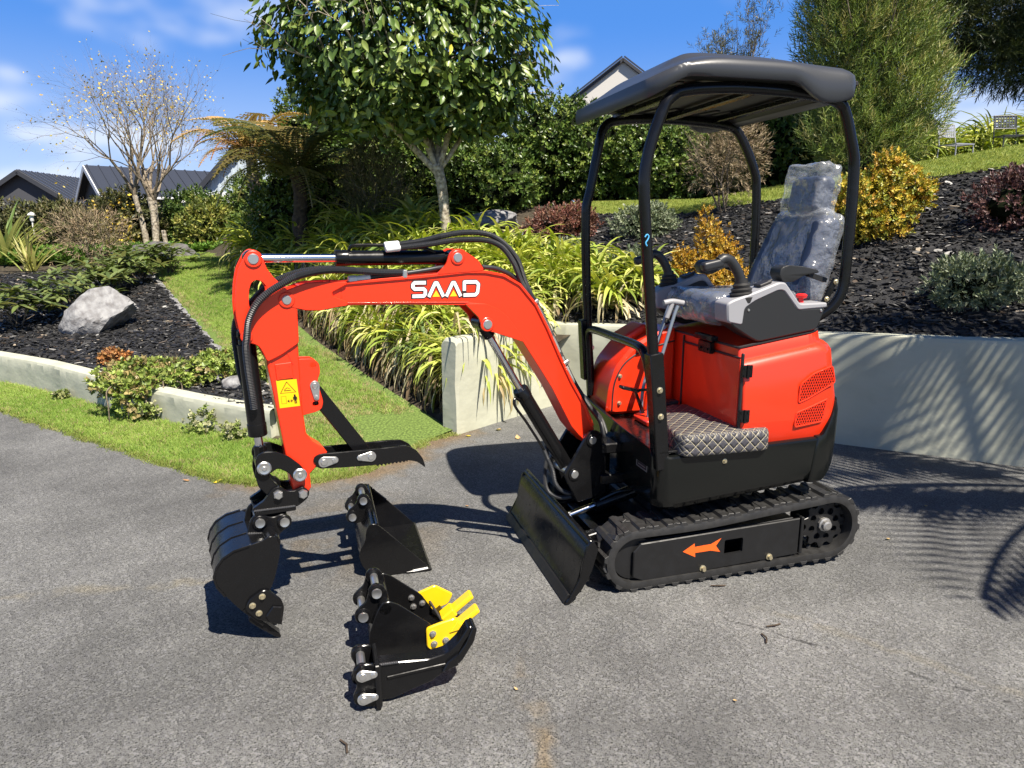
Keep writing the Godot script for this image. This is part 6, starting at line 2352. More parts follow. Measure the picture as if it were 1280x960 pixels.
	for i in 3600:
		var k := rng.randf() * (DRIVE_EDGE.size() - 1)
		var p: Vector2 = DRIVE_EDGE[int(k)].lerp(DRIVE_EDGE[int(k) + 1], k - int(k))
		p += Vector2(rng.randfn() * 0.02, rng.randfn() * 0.02 + 0.008 * sin(p.x * 9.0) + 0.010 * sin(p.x * 23.0))
		if p.distance_to(Vector2(-0.66, -5.3)) < 0.55 and rng.randf() < 0.8:
			continue
		var s := rng.randf_range(0.7, 1.4)
		gx.append(Transform3D(Basis(Vector3.UP, rng.randf() * TAU).scaled(Vector3(s, s * 0.8, s)), Vector3(p.x, 0.001, p.y)))
		gc.append(Color(0.22, 0.30, 0.05).lerp(Color(0.44, 0.40, 0.15), rng.randf() * rng.randf()))
	many("grass", tuft, M.blade, self, gx, gc)
	tag(get_node("grass"), "short mown grass on the lawn strip and the sloping path", "grass")
	# mulched beds
	var lbed := poly([shift(WALL_L, -0.06), Vector2(-1.86, -5.38), BED_EDGE, Vector2(-6.6, -12.2), Vector2(-8.3, -11.75), Vector2(-11.5, -11.4)])
	var mb_tex := mat(lin(0.016, 0.016, 0.017), 0.9)
	mb_tex.heightmap_enabled = true
	mb_tex.heightmap_texture = noise_tex(FastNoiseLite.TYPE_CELLULAR, 0.05, 2, 512, 61)
	mb_tex.heightmap_scale = 2.0
	tri_map(mb_tex, 1.4, true)
	structure("mulch_bed", sheet(lbed, 0.15, bed_h, 0.0), mb_tex)
	var rbed_pts := [shift(WALL_R.slice(2), -0.06)]
	var top := []
	for i in 13:
		var s := 7.0 - i * 0.75
		top.append(hill_xz(s, 3.98 + 0.06 * sin(s * 3.0)))
	var rbed := poly([Vector2(0.0, -6.1), rbed_pts[0], Vector2(10.2, -1.0), top, Vector2(-1.0, -8.5)])
	structure("mulch_bed_001", sheet(rbed, 0.2, land, 0.0), mb_tex)
	var strip := poly([back(top), hill_xz(7.0, 5.4), hill_xz(4.0, 5.4), hill_xz(2.0, 5.3), hill_xz(-0.5, 5.3), hill_xz(-2.0, 5.3)])
	structure("lawn_strip", sheet(strip, 0.25, land, 0.006), gm)
	gx.clear(); gc.clear()
	for p in scatter(strip, 16000):
		var s := rng.randf_range(1.0, 1.6)
		gx.append(Transform3D(Basis(Vector3.UP, rng.randf() * TAU).scaled(Vector3(s, s, s)), Vector3(p.x, land(p.x, p.y) + 0.004, p.y)))
		gc.append(Color(0.27, 0.36, 0.06).lerp(Color(0.44, 0.46, 0.11), rng.randf()))
	tag(many("grass", tuft, M.blade, self, gx, gc), "grass strip along the top of the mulched bank", "grass")
	# bark chips
	var chips := []
	for k in 3:
		var cb := MB.new()
		var q := RandomNumberGenerator.new()
		q.seed = 90 + k
		cb.plate(V2([-0.5, -0.10 + q.randf() * 0.08, -0.42, 0.10, 0.05, 0.16, 0.40, 0.11, 0.5, q.randf_range(-0.05, 0.05), 0.30, -0.13, -0.1, -0.15]), -0.05, 0.05, 0.012)
		chips.append(cb.mesh(30.0))
	for b in [[lbed, 17000, "dark bark mulch chips in the left garden bed", true], [rbed, 34000, "dark bark mulch chips on the sloping bank", false]]:
		var xs: Array[Transform3D] = []
		var cs := PackedColorArray()
		for p in scatter(b[0], b[1]):
			var y := bed_h(p.x, p.y) if b[3] else land(p.x, p.y)
			var l := rng.randf_range(0.03, 0.10)
			var bs := Basis(Vector3(rng.randfn(), rng.randf_range(-0.4, 0.4), rng.randfn()).normalized(), rng.randf_range(-0.6, 0.6)) * Basis(Vector3.UP, rng.randf() * TAU) * Basis(Vector3.RIGHT, PI / 2 + rng.randfn() * 0.5)
			xs.append(Transform3D(bs * Basis.from_scale(Vector3(l, l * rng.randf_range(0.6, 1.5) * (1.0 if rng.randf() < 0.5 else -1.0), l * rng.randf_range(0.7, 1.3))), Vector3(p.x, y + rng.randf_range(0.002, 0.022), p.y)))
			var g := rng.randf_range(0.008, 0.034)
			var c := Color(g, g * 0.98, g * 0.98)
			var pale := rng.randf()
			if pale < 0.010:
				c = Color(0.36, 0.30, 0.22)
			elif pale < 0.05:
				c = Color(0.075, 0.055, 0.04)
			cs.append(c)
		tag(many("bark_mulch", chips[0], M.chip, self, xs, cs), b[2], "mulch")

func build_walls() -> void:
	var w := structure("garden_wall", garden_wall(WALL_R, 0.16, func(p: Vector2) -> float: return 0.755 + 0.03 * clampf(hill_sd(p.x, p.y).x, 0.0, 4.0), 11), M.wall)
	w.remove_meta("kind")
	tag(w, "tall pale green rendered retaining wall behind the excavator", "wall")
	var l := structure("garden_wall", garden_wall(WALL_L, 0.17, func(p: Vector2) -> float: return 0.30 - 0.05 * sm(-5.0, -2.0, p.x), 13), M.wall)
	l.remove_meta("kind")
	tag(l, "low pale green rendered wall in front of the left garden bed", "wall")
	# edging stones along the bed
	var protos := []
	for k in 3:
		protos.append(boulder_mesh(Vector3(0.11, 0.05, 0.065), 200 + k, 7, 0.05))
	for i in 34:
		var d := 0.25 + i * 0.225
		var acc := 0.0
		for j in BED_EDGE.size() - 1:
			var L: float = BED_EDGE[j].distance_to(BED_EDGE[j + 1])
			if acc + L > d:
				var p: Vector2 = BED_EDGE[j].lerp(BED_EDGE[j + 1], (d - acc) / L)
				var tt: Vector2 = BED_EDGE[j + 1] - BED_EDGE[j]
				var o := put("edging_stone", protos[i % 3], M.rock, self, Transform3D(Basis(Vector3.UP, -tt.angle() + rng.randf_range(-0.2, 0.2)), Vector3(p.x, lawn_h(p.x, p.y) + 0.02, p.y)))
				tag(o, "small grey edging stone between the mulch bed and the lawn", "stone", "edging stones along the left bed")
				break
			acc += L

func build_rocks() -> void:
	var b := put("boulder", boulder_mesh(Vector3(0.50, 0.33, 0.40), 17, 9), M.rock, self, Transform3D(Basis(Vector3.UP, 0.35) * Basis(Vector3.BACK, 0.42), on_bed(-4.86, -8.5) + Vector3(0, 0.13, 0)))
	tag(b, "large pale grey boulder half sunk in the black mulch", "boulder")
	var s := put("stone", boulder_mesh(Vector3(0.17, 0.07, 0.11), 23, 5, 0.01), M.rock, self, Transform3D(Basis(Vector3.UP, 0.2), on_bed(-2.42, -6.18) + Vector3(0, 0.05, 0)))
	tag(s, "smooth rounded river stone on the bed near the low wall's end", "stone")
	var s2 := put("stone", boulder_mesh(Vector3(0.10, 0.045, 0.07), 29, 5, 0.02), M.rock, self, Transform3D(Basis(Vector3.UP, 0.9), on_bed(-2.70, -6.42) + Vector3(0, 0.04, 0)))
	tag(s2, "small flat stone behind the smooth river stone", "stone")
	var m := put("mulch_mound", lump(Vector3(0.60, 0.24, 0.45), 0.35, 1.4, 44, 16, 26, 0.3), M.rock_dark, self, Transform3D(Basis(), Vector3(-6.75, lawn_h(-6.75, -14.0) + 0.03, -14.0)))
	tag(m, "low flat grey mound at the top of the lawn path", "mound")
	var lg := put("stone_slab", boulder_mesh(Vector3(0.58, 0.17, 0.34), 58, 8), M.rock, self, Transform3D(Basis(Vector3.UP, -0.1), on_land(-0.30, -10.4) + Vector3(0, 0.10, 0)))
	tag(lg, "flat-topped grey rock beside the small tree's trunk", "rock")

# strap-leaved clumps on the bank between the path and the wall
func strap_clump(t: Node3D, h: float, n: int, sd: int, pal: Array, dead: float, own: bool, width := 1.0) -> void:
	var r := RandomNumberGenerator.new()
	r.seed = sd
	if not M.has("straps"):
		M.straps = [strap_mesh(0.066, 1.35, 2.1, 7, 0.5), strap_mesh(0.074, 1.25, 2.5, 7, -0.6), strap_mesh(0.060, 1.1, 2.8, 7, 0.8), strap_mesh(0.068, 1.45, 1.6, 7, 0.4)]
		M.strap_mats = []
		for c in LIME + STRAW:
			var lm: StandardMaterial3D = M.blade.duplicate()
			lm.vertex_color_use_as_albedo = false
			lm.albedo_color = c.linear_to_srgb()
			M.strap_mats.append(lm)
	var xs := [[] as Array[Transform3D], [] as Array[Transform3D], [] as Array[Transform3D], [] as Array[Transform3D]]
	var cs := [PackedColorArray(), PackedColorArray(), PackedColorArray(), PackedColorArray()]
	for i in n:
		var yaw := r.randf() * TAU
		var l := h * r.randf_range(0.75, 1.25)
		var k := r.randi() % 4
		var w := width * r.randf_range(0.7, 1.25)
		var is_dead := r.randf() < dead
		var b := Basis(Vector3.UP, yaw) * Basis(Vector3.RIGHT, r.randf_range(-0.1, 0.45))
		var p := Vector3(r.randf_range(-0.10, 0.10), r.randf_range(0.0, 0.12), r.randf_range(-0.10, 0.10))
		if is_dead:
			k = 2
			b = Basis(Vector3.UP, yaw) * Basis(Vector3.RIGHT, r.randf_range(0.5, 1.0))
		var xf := Transform3D(b * Basis.from_scale(Vector3(w * l, l, l)), p)
		var ci := r.randi() % 5
		var q: Color = STRAW[ci] if is_dead else pal[ci]
		if own:
			put("leaf", M.straps[k], M.strap_mats[(5 if is_dead else 0) + ci], t, xf)
		else:
			xs[k].append(xf)
			var g := r.randf_range(0.75, 1.25)
			cs[k].append(Color(q.r * g, q.g * g, q.b * g))
	for k in 4:
		if xs[k].size():
			many("foliage", M.straps[k], M.blade, t, xs[k], cs[k])

func build_strap_hedge() -> void:
	var r := RandomNumberGenerator.new()
	r.seed = 31
	var spots: Array[Vector2] = []
	# along the path edge, several rows deep
	for row in 5:
		var d := 0.0
		while d < 9.6:
			var acc := 0.0
			for j in HEDGE.size() - 1:
				var L: float = HEDGE[j].distance_to(HEDGE[j + 1])
				if acc + L > d:
					var tt: Vector2 = (HEDGE[j + 1] - HEDGE[j]).normalized()
					var nn := Vector2(-tt.y, tt.x)
					var p: Vector2 = HEDGE[j] + tt * (d - acc) + nn * (0.42 + row * 0.40) + Vector2(r.randf_range(-0.1, 0.1), r.randf_range(-0.1, 0.1))
					var q := hill_sd(p.x, p.y)
					if q.x < 1.2 and q.y < 3.4 and (q.y > 0.25 or q.x < -0.2):
						spots.append(p)
					break
				acc += L
			d += 0.36 + d * 0.012
	for p in [Vector2(0.15, -6.75), Vector2(0.42, -6.95), Vector2(0.25, -7.25), Vector2(0.55, -7.4), Vector2(0.0, -6.55), Vector2(-0.25, -6.3), Vector2(-0.3, -6.0)]:
		spots.append(p)
	spots.sort_custom(func(a: Vector2, b: Vector2) -> bool: return a.length() < b.length())
	for i in spots.size():
		var p := spots[i]
		var y := land(p.x, p.y)
		var label := "strappy lime-green clump in the bank of long leaves beside the path"
		var t := thing("strap_leaf_plant", label, "plant", Vector3(p.x, y + 0.02, p.y), r.randf() * TAU, "strappy clumps on the bank beside the path")
		var D := p.length()
		strap_clump(t, r.randf_range(0.40, 0.60) * (1.0 + 0.07 * maxf(0.0, D - 7.0)), 165 if D < 8.5 else 120, 300 + i, LIME if r.randf() < 0.92 else GREEN_MID, 0.26, i < 4)
	# withered leaves hanging down the cut face of the bank
	var xs: Array[Transform3D] = []
	var cs := PackedColorArray()
	for i in 3600:
		var d := r.randf_range(0.0, 7.5)
		var acc := 0.0
		for j in HEDGE.size() - 1:
			var L: float = HEDGE[j].distance_to(HEDGE[j + 1])
			if acc + L > d:
				var tt: Vector2 = (HEDGE[j + 1] - HEDGE[j]).normalized()
				var nn := Vector2(-tt.y, tt.x)
				var e := r.randf_range(0.14, 0.66)
				var p: Vector2 = HEDGE[j] + tt * (d - acc) + nn * e
				var y := land(p.x, p.y) + r.randf_range(0.05, 0.45)
				var b := Basis(Vector3.UP, atan2(-nn.x, -nn.y) + r.randf_range(-0.9, 0.9)) * Basis(Vector3.RIGHT, r.randf_range(1.05, 1.6))
				var l := r.randf_range(0.25, 0.5)
				xs.append(Transform3D(b * Basis.from_scale(Vector3(l * r.randf_range(0.5, 1.1), l, l)), Vector3(p.x, y, p.y)))
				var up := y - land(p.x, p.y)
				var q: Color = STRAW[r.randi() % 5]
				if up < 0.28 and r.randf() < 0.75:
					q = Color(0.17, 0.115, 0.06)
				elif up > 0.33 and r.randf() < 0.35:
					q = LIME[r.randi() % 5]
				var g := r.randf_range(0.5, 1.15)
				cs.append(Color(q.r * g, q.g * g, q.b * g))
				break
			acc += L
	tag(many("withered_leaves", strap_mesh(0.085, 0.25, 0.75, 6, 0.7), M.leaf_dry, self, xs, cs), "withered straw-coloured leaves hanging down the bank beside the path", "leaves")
	# a few that hang over the end of the tall wall
	xs.clear(); cs.clear()
	for i in 90:
		var f := r.randf_range(0.05, 0.75)
		var p := Vector2(-0.41, -5.40).lerp(Vector2(0.37, -6.34), f) + Vector2(-0.10, -0.09)
		var b := Basis(Vector3.UP, atan2(0.77, 0.64) + r.randf_range(-0.8, 0.8)) * Basis(Vector3.RIGHT, r.randf_range(-0.1, 0.6))
		var l := r.randf_range(0.22, 0.48)
		xs.append(Transform3D(b * Basis.from_scale(Vector3(l * r.randf_range(0.5, 1.1), l, l)), Vector3(p.x, 0.76 + r.randf_range(0.0, 0.1), p.y)))
		var q: Color = STRAW[r.randi() % 5] if r.randf() < 0.75 else LIME[r.randi() % 5]
		cs.append(q)
	tag(many("withered_leaves", M.straps[2], M.leaf_dry, self, xs, cs), "dry and lime leaves drooping over the end of the tall wall", "leaves")

func build_hedges() -> void:
	var sp := sprig_mesh(6, 0.55, 0.9, 1.15, 2)
	var defs := [
		["hedge_shrub", "low dark glossy bush right of the small tree's trunk", on_land(-0.35, -11.6), [[Vector3(0, 0.45, 0), Vector3(0.75, 0.55, 0.6)], [Vector3(-0.3, 0.55, 0.1), Vector3(0.5, 0.4, 0.5)]], 1900, GREEN_DARK],
		["hedge_shrub", "tall dark glossy bush below the cream gable of the hilltop house", on_land(1.0, -12.5), [[Vector3(-0.30, 0.80, 0), Vector3(0.70, 0.92, 0.7)], [Vector3(0.30, 0.76, 0.1), Vector3(0.70, 0.78, 0.7)], [Vector3(0.75, 0.55, 0), Vector3(0.6, 0.7, 0.6)], [Vector3(-0.85, 0.6, 0), Vector3(0.5, 0.7, 0.5)]], 5600, GREEN_DARK],
		["hedge_shrub", "rounded mid-green bush seen between the canopy's front posts", on_land(2.45, -11.9), [[Vector3(-0.1, 0.6, 0), Vector3(0.75, 0.75, 0.6)], [Vector3(0.3, 0.55, 0.1), Vector3(0.5, 0.6, 0.5)]], 2800, GREEN_MID],
		["hedge_shrub", "dark green bush behind the bare brown shrub on the bank", on_land(3.35, -12.2), [[Vector3(0, 0.6, 0), Vector3(0.75, 0.75, 0.6)]], 2000, GREEN_DARK],
		["hedge_shrub", "dark green bush behind the seat's headrest", on_land(4.25, -11.2), [[Vector3(-0.2, 0.6, 0), Vector3(0.8, 0.75, 0.6)], [Vector3(0.55, 0.65, 0), Vector3(0.8, 0.75, 0.6)]], 3600, GREEN_DARK],
		["hedge_shrub", "broad dark bush filling the back behind the tree ferns", on_land(-2.3, -12.8), [[Vector3(-0.9, 1.0, 0), Vector3(0.9, 1.05, 0.7)], [Vector3(0.2, 1.3, 0), Vector3(1.0, 1.3, 0.8)], [Vector3(1.2, 1.0, 0.2), Vector3(0.8, 1.1, 0.7)]], 6500, GREEN_DARK],
		["hedge_shrub", "dark bush in shade between tree fern and dry shrub", on_land(-3.1, -11.3), [[Vector3(0, 0.5, 0), Vector3(0.9, 0.7, 0.6)]], 2000, GREEN_DARK],
		["hedge_shrub", "dark bush below the centre tree, left of its trunk", on_land(-1.25, -11.9), [[Vector3(0, 0.55, 0), Vector3(0.7, 0.8, 0.6)]], 1900, GREEN_DARK],
	]
	var k := 0
	for d in defs:
		k += 1
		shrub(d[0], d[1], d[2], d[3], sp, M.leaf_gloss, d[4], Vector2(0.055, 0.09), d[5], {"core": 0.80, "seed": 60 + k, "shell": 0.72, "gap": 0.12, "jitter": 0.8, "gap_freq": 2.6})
	# left background bushes
	var s2 := sprig_mesh(7, 0.42, 1.0, 1.1, 6)
	var left := [
		["green bush below the dark gabled house, far left", Vector3(-9.2, 1.0, -14.6), [[Vector3(0, 0.45, 0), Vector3(1.0, 0.62, 0.6)]], 1700, OLIVE],
		["olive bush left of the bare tree, below the grey roof", Vector3(-8.15, 1.05, -15.4), [[Vector3(0, 0.55, 0), Vector3(0.75, 0.75, 0.6)]], 1500, OLIVE],
		["dark bush directly behind the bare tree's trunk", Vector3(-7.0, 1.1, -16.2), [[Vector3(0, 0.55, 0), Vector3(0.75, 0.75, 0.6)]], 1400, GREEN_DARK],
		["yellow variegated bush right of the bare tree", Vector3(-6.35, 1.1, -15.4), [[Vector3(0, 0.45, 0), Vector3(0.55, 0.55, 0.5)]], 1200, [Color(0.20, 0.23, 0.04), Color(0.28, 0.30, 0.06), Color(0.13, 0.17, 0.03), Color(0.34, 0.32, 0.08), Color(0.10, 0.13, 0.025)]],
		["rounded green bush below the pale blue building", Vector3(-5.5, 1.15, -16.0), [[Vector3(0, 0.7, 0), Vector3(0.8, 0.85, 0.6)], [Vector3(-0.4, 0.4, 0.3), Vector3(0.5, 0.5, 0.5)]], 1800, GREEN_MID],
		["low lime bush beside the rounded green bush", Vector3(-5.0, 1.1, -14.8), [[Vector3(0, 0.4, 0), Vector3(0.6, 0.5, 0.5)]], 1000, GREEN_MID],
	]
	for q in [["tall olive bush at the far end of the left bed, left of the flax", Vector3(-11.2, 1.0, -14.8), 1.0], ["broad green bush beyond the tall olive bush", Vector3(-13.4, 1.0, -15.2), 1.15], ["dark bush at the outer end of the left garden", Vector3(-15.8, 1.05, -16.0), 1.2]]:
		left.append([q[0], q[1], [[Vector3(0, 0.6, 0), Vector3(1.2, 0.85, 0.7) * q[2]]], 1500, OLIVE if q[2] < 1.1 else GREEN_MID])
	for d in left:
		k += 1
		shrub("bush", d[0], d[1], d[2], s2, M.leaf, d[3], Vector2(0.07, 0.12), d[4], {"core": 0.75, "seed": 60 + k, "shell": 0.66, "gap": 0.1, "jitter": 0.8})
	# bare twiggy shrub on the left, one on the right bank
	var dry_sp := sprig_mesh(5, 0.16, 1.2, 0.9, 9)
	shrub("dry_shrub", "bare brown twiggy shrub in front of the left bushes", Vector3(-7.45, 0.98, -12.9), [[Vector3(0, 0.45, 0), Vector3(0.75, 0.55, 0.4)]], dry_sp, M.leaf_dry, 500, Vector2(0.06, 0.12), DRY, {"stems": 9, "stem_len": 0.42, "stem_r": 0.010, "stem_depth": 3, "seed": 91, "shell": 0.3})
	shrub("dry_shrub", "bare brown shrub with a thin trunk on the mulched bank", on_land(2.70, -9.35), [[Vector3(0, 0.62, 0), Vector3(0.48, 0.50, 0.40)], [Vector3(0.1, 0.85, 0), Vector3(0.36, 0.35, 0.32)]], dry_sp, M.leaf_dry, 1150, Vector2(0.04, 0.08), DRY, {"stems": 4, "stem_len": 0.42, "stem_r": 0.016, "stem_depth": 4, "seed": 93, "shell": 0.3})
	shrub("dry_shrub", "grey-brown upright shrub under the centre tree's left branches", on_land(-1.95, -10.6), [[Vector3(0, 0.75, 0), Vector3(0.45, 0.75, 0.35)]], dry_sp, M.leaf_dry, 1500, Vector2(0.05, 0.09), OLIVE, {"stems": 9, "stem_len": 0.50, "stem_r": 0.010, "stem_depth": 3, "seed": 95, "shell": 0.3, "lift": 1.2})
	# shrubs on the bank
	var small := sprig_mesh(8, 0.34, 1.1, 1.0, 12)
	var tiny := sprig_mesh(8, 0.62, 1.4, 1.2, 14)
	shrub("golden_shrub", "small golden conifer-like shrub on the bank behind the far joystick", on_land(1.80, -6.75), [[Vector3(0.0, 0.36, 0), Vector3(0.10, 0.34, 0.10)], [Vector3(-0.06, 0.18, 0.02), Vector3(0.24, 0.12, 0.16)], [Vector3(0.14, 0.27, 0), Vector3(0.12, 0.22, 0.10)], [Vector3(0.24, 0.20, 0), Vector3(0.09, 0.20, 0.09)], [Vector3(-0.22, 0.20, 0), Vector3(0.08, 0.14, 0.09)], [Vector3(0.1, 0.05, 0.05), Vector3(0.3, 0.12, 0.2)]], tiny, M.leaf, 1700, Vector2(0.020, 0.034), GOLD, {"seed": 101, "shell": 0.35, "jitter": 0.6, "lift": 0.9})
	shrub("golden_shrub", "large yellow-orange shrub on the bank beside the canopy's rear post", on_land(3.50, -7.05), [[Vector3(-0.08, 0.22, 0), Vector3(0.36, 0.30, 0.30)], [Vector3(0.12, 0.46, 0), Vector3(0.24, 0.24, 0.22)], [Vector3(-0.24, 0.28, 0.1), Vector3(0.22, 0.26, 0.22)], [Vector3(0.32, 0.40, 0), Vector3(0.18, 0.16, 0.18)], [Vector3(0.05, 0.60, 0), Vector3(0.12, 0.16, 0.12)]], tiny, M.leaf, 3000, Vector2(0.026, 0.045), GOLD_GREEN, {"core": 0.45, "seed": 103, "shell": 0.45, "jitter": 0.7, "gap": 0.15, "lift": 0.6, "ragged": 0.8, "ragged_freq": 1.6})
	var gg := [
		["upper grey-green shrub on the bank between the front posts", on_land(1.62, -9.0), [[Vector3(0, 0.12, 0), Vector3(0.38, 0.22, 0.28)], [Vector3(0.12, 0.22, 0), Vector3(0.20, 0.15, 0.18)]], 1000, "grey_shrub", GREY_GREEN],
		["lower grey-green shrub on the bank beside the near front post", on_land(1.20, -7.05), [[Vector3(0, 0.14, 0), Vector3(0.26, 0.20, 0.2)]], 800, "grey_shrub", GREY_GREEN],
		["grey-green shrub low on the bank at the photo's right edge", on_land(3.42, -5.35), [[Vector3(0, 0.14, 0), Vector3(0.30, 0.20, 0.24)], [Vector3(0.20, 0.12, 0), Vector3(0.24, 0.17, 0.2)]], 1000, "grey_shrub", GREY_GREEN],
		["pale grey shrub beside the strappy clumps at the bank's left", on_land(0.62, -8.05), [[Vector3(0, 0.10, 0), Vector3(0.34, 0.18, 0.26)]], 700, "grey_shrub", GREY_GREEN],
		["reddish-brown shrub on the bank left of the far front post", on_land(0.62, -9.3), [[Vector3(0, 0.16, 0), Vector3(0.42, 0.24, 0.3)], [Vector3(0.2, 0.24, 0), Vector3(0.24, 0.2, 0.2)]], 1300, "red_shrub", REDDISH],
		["dark purple shrub high on the bank above the grey-green shrub at its right", on_land(4.40, -6.55), [[Vector3(0, 0.20, 0), Vector3(0.28, 0.28, 0.26)], [Vector3(0.20, 0.34, 0), Vector3(0.18, 0.22, 0.18)]], 620, "red_shrub", PURPLE],
	]
	for d in gg:
		k += 1
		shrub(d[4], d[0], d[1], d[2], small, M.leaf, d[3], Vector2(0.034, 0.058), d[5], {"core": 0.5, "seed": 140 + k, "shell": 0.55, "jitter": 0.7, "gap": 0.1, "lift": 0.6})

func build_trees() -> void:
	# the glossy broad-leaved tree in the middle
	var at := Vector3(-0.87, land(-0.87, -9.2), -9.2)
	var t := thing("broadleaf_tree", "round-crowned glossy green tree with pale forked trunk in the middle", "tree", at)
	var r := RandomNumberGenerator.new()
	r.seed = 8
	var mb := MB.new()
	var h0 := 2.34 - at.y
	mb.tube(spline(PackedVector3Array([Vector3(0.08, -0.1, 0), Vector3(0.05, 0.25, 0), Vector3(0.0, h0 - 0.25, 0), Vector3(-0.05, h0, 0)]), 0.08), PackedFloat32Array([0.082, 0.074, 0.070, 0.066, 0.064, 0.062, 0.062, 0.063, 0.064, 0.064, 0.064, 0.064, 0.064, 0.064, 0.064, 0.064, 0.064, 0.064, 0.064, 0.064, 0.064, 0.064, 0.064, 0.064]), 12)
	put("trunk", mb.mesh(50.0), M.bark_pale, t)
	var bb := MB.new()
	var tips := []
	for q in [[Vector3(-0.75, 0.75, 0.15), 0.045, 0.95], [Vector3(-0.35, 0.95, 0.2), 0.04, 0.9], [Vector3(0.10, 1, -0.2), 0.042, 0.95], [Vector3(0.42, 1.0, 0.15), 0.038, 0.9], [Vector3(0.6, 0.8, -0.2), 0.034, 0.8], [Vector3(-0.25, 0.9, -0.5), 0.036, 0.8]]:
		grow(bb, Vector3(-0.05, h0 - 0.08, 0), q[0], q[2], q[1], 4, r, tips, {"kids": 3, "fork": 0.55, "wander": 0.12, "lift": 0.02})
	put("branches", bb.mesh(50.0), M.bark_pale, t)
	var cy := 3.72 - at.y
	var blobs := [[Vector3(-0.38, cy, 0), Vector3(1.45, 1.1, 1.3)], [Vector3(-1.28, cy + 0.15, 0.1), Vector3(0.90, 0.75, 0.9)], [Vector3(0.48, cy - 0.02, 0.1), Vector3(0.88, 0.80, 0.9)], [Vector3(-0.7, cy - 0.62, 0.1), Vector3(0.95, 0.5, 0.75)], [Vector3(0.35, cy - 0.55, 0.0), Vector3(0.85, 0.48, 0.7)], [Vector3(-0.3, cy + 0.9, 0), Vector3(1.4, 0.8, 1.1)], [Vector3(-1.25, cy - 0.35, 0.2), Vector3(0.55, 0.4, 0.5)], [Vector3(0.05, cy - 0.7, 0.2), Vector3(1.0, 0.36, 0.6)]]
	var leaf := leaf_mesh(0.46, 0.22, 0.25, 4)
	foliage(t, "crown", leaf, M.leaf_gloss, blobs, 11500, Vector2(0.085, 0.165), GREEN_DARK, {"seed": 19, "ragged": 0.25, "shell": 0.45, "lie": true, "jitter": 0.75, "gap": 0.20, "gap_freq": 1.5, "lift": 0.55, "parts": 290})
	foliage(t, "yellow_leaves", leaf, M.leaf, blobs, 34, Vector2(0.09, 0.13), [Color(0.62, 0.40, 0.03), Color(0.55, 0.48, 0.05)], {"seed": 27, "shell": 0.85, "lie": true, "jitter": 0.8})
	# bare tree with the last yellow leaves
	var bt := thing("bare_tree", "nearly bare pale-trunked tree with a few yellow leaves, far left", "tree", Vector3(-7.4, 1.12, -15.0))
	var tb := MB.new()
	var bw := MB.new()
	tips = []
	r.seed = 15
	for q in [[Vector3(-0.10, 0, 0), Vector3(-0.14, 1, 0.05), 1.15, 0.062], [Vector3(0.10, 0, 0.05), Vector3(-0.03, 1, -0.05), 1.1, 0.066], [Vector3(0.02, 0, -0.08), Vector3(0.10, 1, 0), 1.05, 0.05]]:
		var p0: Vector3 = q[0]
		var d: Vector3 = q[1]
		var p1: Vector3 = p0 * 0.7 + d.normalized() * q[2]
		tb.tube(spline(PackedVector3Array([p0, p0.lerp(p1, 0.5) + Vector3(0.03, 0, 0), p1]), 0.15), PackedFloat32Array([q[3] * 1.25, q[3] * 1.1, q[3], q[3], q[3], q[3] * 0.95, q[3] * 0.9, q[3] * 0.85, q[3] * 0.8, q[3] * 0.8, q[3] * 0.8, q[3] * 0.8]), 10)
		for k in 4:
			var az := TAU * k / 4.0 + r.randf() * 0.8
			grow(bw, p1, Vector3(cos(az) * 0.50, 1.0, sin(az) * 0.5), 0.78, q[3] * 0.55, 6, r, tips, {"kids": 3, "fork": 0.46, "wander": 0.16, "lift": 0.03, "tip_depth": 4})
	put("trunk", tb.mesh(50.0), M.bark_pale, bt)
	put("branches", bw.mesh(50.0), M.bark_twig, bt)
	var yl := [Color(0.60, 0.42, 0.03), Color(0.68, 0.52, 0.06), Color(0.50, 0.32, 0.03), Color(0.62, 0.52, 0.15), Color(0.42, 0.36, 0.08)]
	var small := leaf_mesh(0.6, 0.1, 0.2, 2)
	at_tips(bt, "leaves", small, M.leaf, tips, 1500, 0.05, Vector2(0.035, 0.06), yl, 3, 0.4)
	var low := []
	for i in 60:
		low.append(Vector3(r.randf_range(-1.1, -0.25), r.randf_range(0.25, 1.0), r.randf_range(-0.2, 0.3)))
	at_tips(bt, "leaves", small, M.leaf, low, 420, 0.06, Vector2(0.06, 0.10), yl, 5, 0.6)
	# tree ferns
	var fronds := []
	for k in 3:
		fronds.append(frond_mesh(40 + k))
	for f in [["brown-fronded tree fern with grey trunk, left of the green one", Vector3(-4.18, 0.95, -12.0), 1.75, 1.15, [Color(0.42, 0.22, 0.06), Color(0.36, 0.23, 0.06), Color(0.33, 0.16, 0.07), Color(0.26, 0.22, 0.05), Color(0.46, 0.29, 0.10)], 21, 0.35], ["dark green tree fern with black trunk, under the centre tree", Vector3(-3.02, 1.05, -10.5), 1.30, 1.35, [Color(0.05, 0.075, 0.016), Color(0.075, 0.09, 0.02), Color(0.10, 0.10, 0.025), Color(0.06, 0.08, 0.02), Color(0.14, 0.11, 0.03)], 24, 0.15]]:
		var ft := thing("tree_fern", f[0], "tree fern", f[1])
		r.seed = 50 + int(f[2] * 10)
		var fm := MB.new()
		var pts := PackedVector3Array()
		var rad := PackedFloat32Array()
		for i in 22:
			pts.append(Vector3(0.02 * sin(i * 0.5), f[2] * i / 21.0, 0.02 * cos(i * 0.4)))
			rad.append((0.115 - 0.02 * i / 21.0) * r.randf_range(0.85, 1.15))
		fm.tube(pts, rad, 11)
		put("trunk", fm.mesh(50.0), M.bark if f[6] > 0.3 else M.bark_dark, ft)
